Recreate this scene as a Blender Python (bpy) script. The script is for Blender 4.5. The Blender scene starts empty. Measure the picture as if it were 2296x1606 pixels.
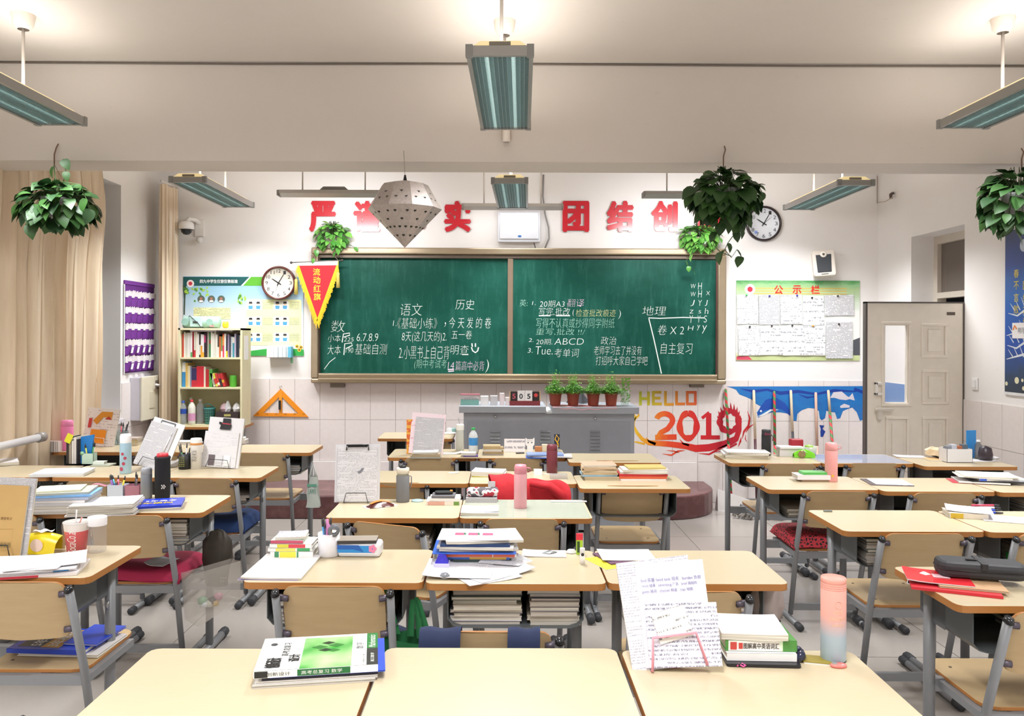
import bpy, math, random
from mathutils import Vector, Matrix
R = random.Random(7)
SC = bpy.context.scene
COL = SC.collection
# ---------------------------------------------------------------- camera
F, CX, CY, CH = 1790.0, 1124.0, 755.0, 1.60      # focal length and principal point in pixels of 2296x1606, eye height
ROLL = math.radians(0.2)
cam = bpy.data.objects.new('camera', bpy.data.cameras.new('camera'))
COL.objects.link(cam); SC.camera = cam
cam.data.sensor_width = 36; cam.data.sensor_fit = 'HORIZONTAL'
cam.data.lens = F/2296*36
cam.data.shift_x = (1148-CX)/2296; cam.data.shift_y = -(803-CY)/2296
cam.matrix_world = Matrix.Translation((0, 0, CH)) @ Matrix.Rotation(math.pi/2, 4, 'X') @ Matrix.Rotation(ROLL, 4, 'Z')
# ---------------------------------------------------------------- world, exposure, lamps
w = bpy.data.worlds.new('world'); SC.world = w; w.use_nodes = True
w.node_tree.nodes['Background'].inputs[0].default_value = (.02, .025, .04, 1)
w.node_tree.nodes['Background'].inputs[1].default_value = .3
SC.view_settings.view_transform = 'Standard'; SC.view_settings.look = 'None'
SC.view_settings.exposure = EXPO = 0.42; SC.view_settings.gamma = 1; SC.view_settings.use_curve_mapping = False
SC.cycles.use_denoising = True
try: SC.cycles.denoiser = 'OPENIMAGEDENOISE'
except Exception: pass
SC.cycles.max_bounces = 8; SC.cycles.diffuse_bounces = 5; SC.cycles.transparent_max_bounces = 12
SC.cycles.sample_clamp_indirect = 4
LAMPZ = 2.80
LAMPS = [(.005, 3.92, 1.5), (-2.46, 3.86, 0), (2.57, 3.86, 0), (.08, 6.69, 2), (-2.40, 6.69, 0), (2.72, 6.72, 0),
         (0, 1.0, 0), (-2.46, 1.0, 0), (2.55, 1.0, 0), (0, -1.2, 0), (-2.46, -1.2, 0), (2.55, -1.2, 0)]
def area(name, loc, sx, sy, power, color, rot=(0, 0, 0), spread=180):
    l = bpy.data.lights.new(name, 'AREA'); l.shape = 'RECTANGLE'; l.size = sx; l.size_y = sy
    l.energy = power; l.color = color; l.spread = math.radians(spread)
    o = bpy.data.objects.new(name, l); COL.objects.link(o); o.location = loc; o.rotation_euler = rot
    return o
for i, (x, y, a) in enumerate(LAMPS):
    area('tube_light', (x, y, LAMPZ-.034), .24, 1.16, 28, (.97, .985, 1), (0, 0, math.radians(-a)), 130)
    area('top_glow_light', (x, y, LAMPZ+.05), .22, 1.1, 4.2, (1, .96, .92), (math.pi, 0, math.radians(-a)))   # light leaving the open top of the housing
BOARDLAMPS = [(-1.42, 6.75), (.10, 7.40), (1.66, 6.75)]
for k_, (x, y) in enumerate(BOARDLAMPS):      # asymmetric lamps over the board, turned towards it
    area('board_tube_light', (x, y+.03, LAMPZ-.045),   .8, .10, (11, 1.0, 11)[k_], (.98, .985, 1), (math.radians(50), 0, 0), 165)

# ---------------------------------------------------------------- helpers
def deroll(px, py):
    dx, dy = px-CX, py-CY; c, s = math.cos(ROLL), math.sin(ROLL)
    return dx*c+dy*s, -dx*s+dy*c
def at(px, py, Y):
    dx, dy = deroll(px, py)
    return Vector((dx*Y/F, Y, CH-dy*Y/F))
def onz(px, py, z):
    dx, dy = deroll(px, py); Y = (CH-z)*F/dy
    return Vector((dx*Y/F, Y, z))
TOP = .773
def hexc(h):
    h = h.lstrip('#'); c = [int(h[i:i+2], 16)/255 for i in (0, 2, 4)]
    return tuple(x/12.92 if x <= .04045 else ((x+.055)/1.055)**2.4 for x in c)+(1,)
MATS = {}
class N:     # small node helper
    def __init__(s, name):
        s.m = bpy.data.materials.new(name); s.m.use_nodes = True; s.t = s.m.node_tree
        s.b = s.t.nodes['Principled BSDF']
    def n(s, typ, ins={}, **kw):
        x = s.t.nodes.new(typ)
        for k, v in kw.items(): setattr(x, k, v)
        for k, v in ins.items(): s.put(x.inputs[k], v)
        return x
    def put(s, inp, v):
        if isinstance(v, bpy.types.NodeSocket): s.t.links.new(v, inp)
        else: inp.default_value = v
    def math(s, op, a, b=0.0, c=None):
        x = s.n('ShaderNodeMath', {0: a, 1: b}, operation=op)
        if c is not None: s.put(x.inputs[2], c)
        return x.outputs[0]
    def ramp(s, fac, stops, interp='LINEAR'):
        x = s.n('ShaderNodeValToRGB', {0: fac}); x.color_ramp.interpolation = interp
        e = x.color_ramp.elements
        while len(e) < len(stops): e.new(.5)
        for el, (p, c) in zip(e, stops): el.position = p; el.color = hexc(c) if isinstance(c, str) else c
        return x.outputs[0]
    def mix(s, fac, a, b, mode='MIX'):
        x = s.n('ShaderNodeMix', data_type='RGBA', blend_type=mode)
        s.put(x.inputs[0], fac); s.put(x.inputs[6], hexc(a) if isinstance(a, str) else a); s.put(x.inputs[7], hexc(b) if isinstance(b, str) else b)
        return x.outputs[2]
    def obj(s, scale=(1, 1, 1)):
        c = s.n('ShaderNodeTexCoord').outputs['Object']
        return s.n('ShaderNodeMapping', {0: c, 3: scale}).outputs[0]
    def noise(s, vec, scale, detail=3, rough=.5):
        return s.n('ShaderNodeTexNoise', {'Vector': vec, 'Scale': scale, 'Detail': detail, 'Roughness': rough}).outputs['Fac']
    def bump(s, h, strength=.2, dist=.002):
        s.put(s.b.inputs['Normal'], s.n('ShaderNodeBump', {'Strength': strength, 'Distance': dist, 'Height': h}).outputs[0])
    def fin(s, col=None, rough=.5, metal=0, spec=.5, alpha=None, trans=None, emit=None, es=0, coat=None):
        b = s.b.inputs
        if col is not None: s.put(b['Base Color'], hexc(col) if isinstance(col, str) else col)
        s.put(b['Roughness'], rough); b['Metallic'].default_value = metal; b['Specular IOR Level'].default_value = spec
        if alpha is not None: s.put(b['Alpha'], alpha)
        if trans is not None: b['Transmission Weight'].default_value = trans
        if coat is not None: b['Coat Weight'].default_value = coat; b['Coat Roughness'].default_value = .15
        if emit: s.put(b['Emission Color'], hexc(emit) if isinstance(emit, str) else emit); b['Emission Strength'].default_value = es
        return s.m
def M(col, rough=.5, metal=0, spec=.5, alpha=None, mottled=.06, trans=None, emit=None, es=0, coat=None):
    key = (col, rough, metal, spec, alpha, mottled, trans, emit, es)
    if key in MATS: return MATS[key]
    n = N('m_'+col.strip('#'))
    c = hexc(col)
    if mottled:
        f = n.noise(n.obj(), 14, 2)
        dark = tuple(x*(1-mottled) for x in c[:3])+(1,); lite = tuple(min(1, x*(1+mottled)) for x in c[:3])+(1,)
        c = n.mix(f, dark, lite)
    MATS[key] = n.fin(c, rough, metal, spec, alpha, trans, emit, es, coat)
    return MATS[key]
def m_wood(name, a, b, rough, scale=(2.2, 26, 26), coat=None):
    n = N(name); v = n.obj(scale)
    f = n.noise(v, 3.2, 5, .6); g = n.noise(n.obj(), 40, 2)
    c = n.mix(n.math('MULTIPLY', f, .8), a, b); c = n.mix(n.math('MULTIPLY', g, .12), c, b)
    n.bump(f, .05)
    return n.fin(c, rough, coat=coat)
def m_wall(name, col, dark, rough=.85):
    n = N(name); f = n.noise(n.obj(), .9, 4, .6); g = n.noise(n.obj(), 9, 4, .7)
    k = n.math('GREATER_THAN', n.noise(n.obj(), 21, 2), .74)
    c = n.mix(n.math('MULTIPLY', f, .5), col, dark); c = n.mix(n.math('MULTIPLY', g, .25), c, dark)
    c = n.mix(n.math('MULTIPLY', k, .35), c, dark)
    n.bump(g, .08)
    return n.fin(c, rough)
def m_print(name, paper='#f1f0f2', ink='#55565e', pitch=.0075, fill=.5, word=330, dens=.5, block=0.0, mx=.012, amount=.75, rough=.7):
    """paper with rows of small print in object space (x along the row, y down the page)"""
    n = N(name); co = n.n('ShaderNodeTexCoord').outputs['Object']
    s = n.n('ShaderNodeSeparateXYZ', {0: co}).outputs
    fr = n.math('FRACT', n.math('DIVIDE', n.math('ADD', s[1], 5.0), pitch))
    row = n.math('FLOOR', n.math('DIVIDE', n.math('ADD', s[1], 5.0), pitch))
    line = n.math('LESS_THAN', fr, fill)
    vec = n.n('ShaderNodeCombineXYZ', {0: n.math('MULTIPLY', s[0], word), 1: n.math('MULTIPLY', row, 7.3), 2: n.math('MULTIPLY', fr, 1.6)}).outputs[0]
    wd = n.math('GREATER_THAN', n.n('ShaderNodeTexNoise', {'Vector': vec, 'Scale': 1.0, 'Detail': 1.0}).outputs['Fac'], 1-dens)
    v2 = n.n('ShaderNodeCombineXYZ', {0: n.math('MULTIPLY', s[0], 9), 1: n.math('MULTIPLY', row, 1.3)}).outputs[0]
    para = n.math('GREATER_THAN', n.n('ShaderNodeTexNoise', {'Vector': v2, 'Scale': 1.0, 'Detail': 0.0}).outputs['Fac'], .38+block)
    top = n.math('GREATER_THAN', n.n('ShaderNodeSeparateXYZ', {0: n.n('ShaderNodeNewGeometry').outputs['Normal']}).outputs[0], -2)
    f = n.math('MULTIPLY', n.math('MULTIPLY', line, wd), n.math('MULTIPLY', para, amount))
    return n.fin(n.mix(f, paper, ink), rough)
def m_pages(name, a='#e9e4d8', b='#a9a294', pitch=.0016):
    n = N(name); co = n.n('ShaderNodeTexCoord').outputs['Object']
    s = n.n('ShaderNodeSeparateXYZ', {0: co}).outputs
    v = n.n('ShaderNodeCombineXYZ', {0: n.math('MULTIPLY', s[0], 3), 1: n.math('MULTIPLY', s[1], 3), 2: n.math('DIVIDE', s[2], pitch)}).outputs[0]
    f = n.n('ShaderNodeTexNoise', {'Vector': v, 'Scale': 1.0, 'Detail': 2.0}).outputs['Fac']
    return n.fin(n.mix(n.ramp(f, [(.35, (0, 0, 0, 1)), (.7, (1, 1, 1, 1))]), a, b), .8)

class MB:
    def __init__(s): s.v = []; s.f = []; s.mi = []; s.cur = 0; s.sm = []; s.smooth = False
    def add(s, vs, fs, T=None):
        o = len(s.v)
        s.v += [(T @ Vector(v)) if T else Vector(v) for v in vs]
        for f in fs: s.f.append([i+o for i in f]); s.mi.append(s.cur); s.sm.append(s.smooth)
        return s
    def mat(s, i, smooth=None):
        s.cur = i
        if smooth is not None: s.smooth = smooth
        return s
    def box(s, x0, y0, z0, x1, y1, z1, T=None):
        v = [(x, y, z) for z in (z0, z1) for y in (y0, y1) for x in (x0, x1)]
        return s.add(v, [(0, 2, 3, 1), (4, 5, 7, 6), (0, 1, 5, 4), (2, 6, 7, 3), (0, 4, 6, 2), (1, 3, 7, 5)], T)
    def cbox(s, c, size, T=None):
        (x, y, z), (a, b, d) = c, size
        return s.box(x-a/2, y-b/2, z-d/2, x+a/2, y+b/2, z+d/2, T)
    def prism(s, poly, z0, z1, T=None, side=None, top=None):
        n = len(poly); v = [(x, y, z0) for x, y in poly]+[(x, y, z1) for x, y in poly]
        c = s.cur
        if top is not None: s.cur = top
        s.add(v, [tuple(range(n, 2*n)), tuple(reversed(range(n)))], T)
        s.cur = side if side is not None else c
        o = len(s.v)-2*n
        for i in range(n):
            j = (i+1) % n; s.f.append([o+i, o+j, o+n+j, o+n+i]); s.mi.append(s.cur); s.sm.append(s.smooth)
        s.cur = c
        return s
    def tube(s, pts, r, n=10, r2=None, cap=True, sx=1, T=None):
        pts = [Vector(p) for p in pts]; k = len(pts); vs = []; fs = []
        up = None
        for i, p in enumerate(pts):
            d = (pts[min(i+1, k-1)]-pts[max(i-1, 0)]).normalized()
            if up is None: up = Vector((0, 0, 1)) if abs(d.z) < .9 else Vector((0, 1, 0))
            a = d.cross(up).normalized(); b = a.cross(d).normalized(); up = b
            rr = r if r2 is None else r+(r2-r)*i/(k-1)
            if isinstance(r, (list, tuple)): rr = r[i]
            for j in range(n):
                t = 2*math.pi*j/n; vs.append(p+a*(math.cos(t)*rr*sx)+b*(math.sin(t)*rr))
        for i in range(k-1):
            for j in range(n):
                q = (j+1) % n; fs.append((i*n+j, i*n+q, (i+1)*n+q, (i+1)*n+j))
        if cap: fs += [tuple(reversed(range(n))), tuple(range((k-1)*n, k*n))]
        return s.add(vs, fs, T)
    def lathe(s, prof, n=20, T=None, mats=None, sy=1):
        vs = []; k = len(prof); o = len(s.v)
        for r, z in prof:
            for j in range(n):
                t = 2*math.pi*j/n; vs.append((math.cos(t)*r, math.sin(t)*r*sy, z))
        s.add(vs, [], T)
        for i in range(k-1):
            for j in range(n):
                q = (j+1) % n
                s.f.append([o+i*n+j, o+i*n+q, o+(i+1)*n+q, o+(i+1)*n+j]); s.mi.append(mats[i] if mats else s.cur); s.sm.append(s.smooth)
        return s
    def grid(s, nu, nv, fn, T=None, close=False):
        vs = [fn(i/nu, j/nv) for j in range(nv+1) for i in range(nu+1)]
        fs = [(j*(nu+1)+i, j*(nu+1)+i+1, (j+1)*(nu+1)+i+1, (j+1)*(nu+1)+i) for j in range(nv) for i in range(nu)]
        return s.add(vs, fs, T)
    def ribbon(s, pts, ws, T=None, z=0):
        """flat painted stroke in the local xy plane"""
        vs = []; k = len(pts)
        for i in range(k):
            a = pts[max(i-1, 0)]; b = pts[min(i+1, k-1)]
            dx, dy = b[0]-a[0], b[1]-a[1]; l = math.hypot(dx, dy) or 1
            w_ = (ws[i] if isinstance(ws, (list, tuple)) else ws)/2
            vs += [(pts[i][0]-dy/l*w_, pts[i][1]+dx/l*w_, z), (pts[i][0]+dy/l*w_, pts[i][1]-dx/l*w_, z)]
        return s.add(vs, [(2*i, 2*i+1, 2*i+3, 2*i+2) for i in range(k-1)], T)
    def disc(s, x, y, r, n=16, T=None, z=0, sy=1):
        return s.add([(x+math.cos(2*math.pi*i/n)*r, y+math.sin(2*math.pi*i/n)*r*sy, z) for i in range(n)], [tuple(range(n))], T)
    def poly(s, pts, T=None, z=0):
        a = sum(pts[i][0]*pts[(i+1) % len(pts)][1]-pts[(i+1) % len(pts)][0]*pts[i][1] for i in range(len(pts)))
        if a < 0: pts = list(reversed(pts))
        return s.add([(x, y, z) for x, y in pts], [tuple(range(len(pts)))], T)
    def text(s, body, x0, y0, x1, y1, T=None, off=0, z=0, ext=0, keep=False, shear=0):
        """lettering stretched to fill a box of the local xy plane; off > 0 thickens the strokes"""
        if off > 0:
            d = off*(y1-y0)
            for k in range(6):
                a = k*math.pi/3; u, v = d*math.cos(a), d*math.sin(a)
                s.text(body, x0+d+u, y0+d+v, x1-d+u, y1-d+v, T, 0, z+k*.00002, ext, keep, shear)
            return s
        me = glyphs(body, off, ext, shear)
        if not me.vertices: return s
        xs = [v.co.x for v in me.vertices]; ys = [v.co.y for v in me.vertices]
        ax, bx, ay, by = min(xs), max(xs), min(ys), max(ys)
        sx = (x1-x0)/max(bx-ax, .001); sy = (y1-y0)/max(by-ay, .001)
        if keep: sx = sy = min(sx, sy)
        return s.add([(x0+(v.co.x-ax)*sx, y0+(v.co.y-ay)*sy, z+v.co.z) for v in me.vertices], [tuple(p.vertices) for p in me.polygons], T)
    def build(s, name, mats, parent=None, loc=None, bevel=0, rot=None):
        me = bpy.data.meshes.new(name)
        me.from_pydata([tuple(v) for v in s.v], [], s.f)
        for m in (mats if isinstance(mats, (list, tuple)) else [mats]): me.materials.append(m)
        me.polygons.foreach_set('material_index', s.mi); me.polygons.foreach_set('use_smooth', s.sm)
        me.update()
        o = bpy.data.objects.new(name, me); COL.objects.link(o)
        if parent: o.parent = parent
        if loc is not None: o.location = loc
        if rot is not None: o.rotation_euler = rot
        if bevel:
            b = o.modifiers.new('bevel', 'BEVEL'); b.width = bevel; b.segments = 2; b.limit_method = 'ANGLE'; b.angle_limit = math.radians(50)
        return o
_G = {}
_fc = bpy.data.curves.new('lettering', 'FONT'); _fo = bpy.data.objects.new('lettering', _fc)
def glyphs(body, off=0, ext=0, shear=0):
    k = (body, off, ext, shear)
    if k not in _G:
        _fc.body = body; _fc.offset = off; _fc.extrude = ext; _fc.shear = shear; _fc.resolution_u = 4
        _G[k] = bpy.data.meshes.new_from_object(_fo)
    return _G[k]
def thing(name, label, cat, loc=(0, 0, 0), rz=0, group=None, rot=None):
    o = bpy.data.objects.new(name, None); COL.objects.link(o)
    o.empty_display_size = .05
    o.location = loc; o.rotation_euler = rot if rot else (0, 0, rz)
    return tag(o, label, cat, group)
def tag(o, label, cat, group=None):
    o['label'] = label; o['category'] = cat
    if group: o['group'] = group
    return o
def struct(o): o['kind'] = 'structure'; return o
def dup(o, parent=None):
    c = o.copy(); COL.objects.link(c)
    if parent: c.parent = parent
    for ch in list(o.children): dup(ch, c)
    return c
ORD = ['bottom', 'second', 'third', 'fourth', 'fifth', 'sixth', 'seventh', 'eighth', 'ninth', 'tenth', 'eleventh', 'twelfth', 'thirteenth', 'fourteenth', 'fifteenth',
       'sixteenth', 'seventeenth', 'eighteenth', 'nineteenth', 'twentieth', 'twenty-first', 'twenty-second', 'twenty-third', 'twenty-fourth', 'twenty-fifth', 'twenty-sixth',
       'twenty-seventh', 'twenty-eighth', 'twenty-ninth', 'thirtieth', 'thirty-first', 'thirty-second', 'thirty-third', 'thirty-fourth', 'thirty-fifth', 'thirty-sixth']
# ---------------------------------------------------------------- the room
D = 7.75; XL, XR, YB = -3.30, 3.654, -2.6; HC = 3.244; YN, YF, ZB = 4.80, 5.11, 2.651
FRONT = Matrix.Translation((0, D, 0)) @ Matrix.Rotation(math.pi/2, 4, 'X')        # local x = X, y = Z, z = towards the room
RIGHT = Matrix.Translation((XR, 0, 0)) @ Matrix.Rotation(-math.pi/2, 4, 'Z') @ Matrix.Rotation(math.pi/2, 4, 'X')   # local x = -Y, y = Z
LEFTW = Matrix.Translation((XL, 0, 0)) @ Matrix.Rotation(math.pi/2, 4, 'Z') @ Matrix.Rotation(math.pi/2, 4, 'X')    # local x = Y
def W2(px, py, Y=D):
    p = at(px, py, Y); return (p.x, p.z)
wallm = m_wall('painted_wall', '#f1efee', '#e4dfdc'); ceilm = m_wall('painted_ceiling', '#d6d0ca', '#c8c0b8')
def shell(name, m, *b):
    s = MB()
    for q in b: s.box(*q)
    return struct(s.build(name, m))
wall_front = shell('wall_front', wallm, (XL-.3, D, -.1, XR+.3, D+.2, HC+.2))
# left wall with the window opening (Y 4.4 .. 6.92)
wall_left = shell('wall_left', wallm, (XL-.3, YB, 0, XL, 4.4, HC), (XL-.3, 6.92, 0, XL, D, HC), (XL-.3, 4.4, 0, XL, 6.92, .86), (XL-.3, 4.4, 2.9, XL, 6.92, HC))
# right wall with the doorway (Y 6.3 .. 7.12)
DZ = 2.50
wall_right = shell('wall_right', wallm, (XR, YB, 0, XR+.3, 6.3, HC), (XR, 7.12, 0, XR+.3, D, HC), (XR, 6.3, DZ, XR+.3, 7.12, HC))
shell('wall_back', wallm, (XL-.3, YB-.2, 0, XR+.3, YB, HC))
ceiling = shell('ceiling', ceilm, (XL-.3, YB-.2, HC, XR+.3, D+.2, HC+.2))
shell('trim_beam', ceilm, (XL, YN, ZB, XR, YF, HC))
# floor tiles
fl = N('floor_porcelain'); g = fl.noise(fl.obj(), 3, 4); g2 = fl.noise(fl.obj(), 60, 2)
fc = fl.mix(fl.math('MULTIPLY', g, .5), '#aaa49e', '#98918a'); fc = fl.mix(fl.math('MULTIPLY', g2, .15), fc, '#857d76')
floorm = fl.fin(fc, .22, spec=.45)
floor = shell('floor', M('#8d8278', .9), (XL-.3, YB-.2, -.12, XR+.3, D+.2, -.006))
T = .80; tile_me = None
tx = XL; i = 0
for ix in range(9):
    for iy in range(13):
        x0 = XL+ix*T; y0 = YB+iy*T+.2; x1 = min(x0+T, XR); y1 = min(y0+T, D)
        if x1-x0 < .05 or y1-y0 < .05: continue
        full = abs(x1-x0-T) < .001 and abs(y1-y0-T) < .001
        if full and tile_me:
            o = bpy.data.objects.new('floor_tile', tile_me); COL.objects.link(o); o.parent = floor; o.location = (x0, y0, 0)
        else:
            g_ = .0022
            o = MB().box(g_, g_, -.007, x1-x0-g_, y1-y0-g_, 0).build('floor_tile', floorm, floor, (x0, y0, 0))
            if full: tile_me = o.data
# wall tiles: front wall z .39 .. 1.19, right wall to 1.12
tl = N('wall_tile_glaze'); v = tl.obj((9, 9, 1.2)); f1 = tl.noise(v, 3, 3)
tilem = tl.fin(tl.mix(tl.math('MULTIPLY', f1, .7), '#ebe4e2', '#ddd4d1'), .28)
PW = .2443; X0 = at(717.8, 900, D).x
def wall_tiles(parent, T, xs, zs, dep=.008):
    me = None
    for a, b in xs:
        for z0, z1 in zs:
            k = (round(b-a, 3), round(z1-z0, 3))
            if k in CACHE: o = bpy.data.objects.new('wall_tile', CACHE[k]); COL.objects.link(o)
            else:
                o = MB().box(.0015, .0015, 0, b-a-.0015, z1-z0-.0015, dep).build('wall_tile', tilem); CACHE[k] = o.data
            o.parent = parent; o.matrix_local = T @ Matrix.Translation((a, z0, 0))
CACHE = {}
grout = M('#a3968f', .9)
struct(MB().box(XL, D-.0045, .0, XR, D, 1.183).build('wall_grout', grout))
struct(MB().box(XR-.0045, 2.5, 0, XR, 6.3, 1.118).build('wall_grout', grout))
xs = []; x = X0-15*PW
while x < XR-.01:
    a, b = max(x, XL), min(x+PW, XR)
    if b-a > .02: xs.append((a, b))
    x += PW
wall_tiles(wall_front, FRONT, xs, [(0, .39), (.39, .79), (.79, 1.185)])
xs = [(-6.3+i*PW, -6.3+(i+1)*PW) for i in range(14)]
wall_tiles(wall_right, RIGHT, xs, [(.0, .39), (.39, .79), (.79, 1.12)])
wall_tiles(wall_right, RIGHT, [(-7.74, -7.5), (-7.5, -7.26), (-7.26, -7.12)], [(.39, .79), (.79, 1.185)])
wall_tiles(wall_left, LEFTW, [(6.93+i*.2443, min(7.73, 6.93+(i+1)*.2443)) for i in range(4)], [(.39, .79), (.79, 1.185)])
b = MB(); b.box(XL, D-.022, .20, 1.9, D-.008, .385).build('baseboard_front', M('#ece6e3', .4), None); struct(bpy.data.objects['baseboard_front'])
o = MB().tube([(XL, YN-.006, HC-.006), (-1.5, YN-.006, HC-.012), (0, YN-.006, HC-.006), (1.8, YN-.006, HC-.012), (XR, YN-.006, HC-.008)], .006, 6).build('ceiling_wire', M('#6f655c', .6))
tag(o, 'thin dark wire running along the corner of beam and ceiling', 'wire')
# stage platform, dark red, round corner
pl = [(-3.2, 6.97), (1.45, 6.97)]+[(1.45+.52*math.sin(t), 7.49-.52*math.cos(t)) for t in [math.pi/2*i/10 for i in range(1, 11)]]+[(1.97, D-.008), (-3.2, D-.008)]
pm = N('painted_platform'); g = pm.noise(pm.obj(), 6, 5, .7)
platm = pm.fin(pm.mix(pm.ramp(g, [(.45, (0, 0, 0, 1)), (.75, (1, 1, 1, 1))]), '#5c3839', '#7d5958'), .32)
struct(MB().prism(pl, 0, .205).build('floor_platform', platm, bevel=.012))
# ---------------------------------------------------------------- window on the left wall
wn = thing('window_1', 'wide window behind the curtain', 'window'); del wn['label'], wn['category']; struct(wn)
fr = M('#cfcbc6', .4)
s = MB()
for y0, y1 in ((4.4, 4.45), (5.63, 5.69), (6.87, 6.92)): s.box(XL-.24, y0, .86, XL-.18, y1, 2.9)
s.build('window_frame', fr, wn)
for z0, z1 in ((.86, .92), (2.2, 2.25), (2.85, 2.9)): MB().box(XL-.24, 4.4, z0, XL-.18, 6.92, z1).build('window_rail', fr, wn)
for a, b_ in ((4.45, 5.63), (5.69, 6.87)): MB().box(XL-.215, a, .92, XL-.209, b_, 2.85).build('window_pane', M('#1a2a2c', .05, spec=.8), wn)  # the night behind the glass is put into the dark pane colour
MB().box(XL-.2, 4.38, .84, XL+.03, 6.95, .875).build('window_sill', M('#dcd8dc', .35), wn)
struct(MB().box(XL-.6, 3.9, 0, XL-.35, 7.4, 3.2).build('night_backdrop', M('#0b1413', .9)))  # added slab outside; night darkness is put into its near-black colour
# ---------------------------------------------------------------- doorway and open door
doorm = M('#efe7da', .42); dtrim = M('#cfc6b9', .5)
dw = thing('door_1', 'x', 'x'); del dw['label'], dw['category']; struct(dw)
s = MB()
s.box(XR+.20, 6.3, 0, XR+.28, 6.36, DZ); s.box(XR+.20, 7.06, 0, XR+.28, 7.12, DZ); s.box(XR+.20, 6.36, DZ-.07, XR+.28, 7.06, DZ)
s.build('door_frame', dtrim, dw)
MB().box(XR+.20, 6.36, 1.95, XR+.28, 7.06, 2.0).build('transom_bar', dtrim, dw)
MB().box(XR+.235, 6.36, 2.0, XR+.24, 7.06, DZ-.07).build('transom_pane', M('#8b8078', .1, alpha=.55, mottled=0), dw)
struct(MB().box(XR+1.4, 5.0, 0, XR+1.5, 9.5, 3.2).build('wall_corridor', M('#a89c90', .8)))
DY = 6.30; Td = Matrix.Translation((0, DY, 0)) @ Matrix.Rotation(math.pi/2, 4, 'X')
def dp(px, py): return W2(px, py, DY)
xl, zt = dp(1944, 680); xr = dp(2159, 680)[0]
wx0, wz1 = dp(1985, 730); wx1, wz0 = dp(2034, 903)
leaf = MB()
for q in ((xl, .02, xl+.0, 0),): pass
leaf.box(xl, .01, -.04, wx0, zt, 0, Td).box(wx1, .01, -.04, xr, zt, 0, Td).box(wx0, .01, -.04, wx1, wz0, 0, Td).box(wx0, wz1, -.04, wx1, zt, 0, Td)
lf = leaf.build('door_leaf', doorm, dw)
MB().box(xl-.012, .005, -.045, xl+.003, zt+.012, .004, Td).box(xl-.012, zt, -.045, xr+.01, zt+.012, .004, Td).box(xr, .005, -.045, xr+.012, zt, .004, Td).build('edge_seal', M('#5a5450', .5), dw)
MB().box(wx0, wz0, -.024, wx1, wz1, -.018, Td).build('door_pane', M('#f4f6f8', .04, alpha=.18, mottled=0), dw)
def pframe(x0, z0, x1, z1, w_=.022, d=.012):
    s = MB()
    for a in ((x0, z0, x1, z0+w_), (x0, z1-w_, x1, z1), (x0, z0+w_, x0+w_, z1-w_), (x1-w_, z0+w_, x1, z1-w_)):
        s.box(a[0], a[1], 0, a[2], a[3], d, Td)
    return s
pframe(wx0-.03, wz0-.03, wx1+.03, wz1+.03).build('pane_molding', doorm, dw, bevel=.004)
for (a, b_, c, d_) in ((2066, 725, 2124, 803), (2067, 829, 2126, 907), (2068, 934, 2126, 1018), (1985, 934, 2038, 1018)):
    x0, z1 = dp(a, b_); x1, z0 = dp(c, d_)
    if z0 < .74: z0 = .55
    s = pframe(x0, z0, x1, z1); s.box(x0+.05, z0+.05, 0, x1-.05, z1-.05, .009, Td)
    s.build('door_panel', doorm, dw, bevel=.005)
x0, z1 = dp(1960, 857); x1, z0 = dp(1974, 886)
s = MB(); s.box(x0, z0, 0, x0+.016, z1, .035, Td).box(x0, z1-.02, 0, x1, z1, .035, Td).box(x0, z0, 0, x1, z0+.02, .035, Td)
s.build('door_handle', M('#ece9e4', .35), dw, bevel=.004)
x0, z1 = dp(1959, 914); x1, z0 = dp(1998, 921)
MB().box(x0, z0, .03, x1, z1, .045, Td).cbox((x0+.035, z0-.02, .02), (.03, .10, .04), Td).build('door_lock', M('#d8d2c6', .35), dw, bevel=.004)
x0, z1 = dp(2123, 700); x1, z0 = dp(2141, 707)
MB().box(x0, z0, 0, x1, z1, .004, Td).build('number_plate', M('#5b4f45', .4), dw)
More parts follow.
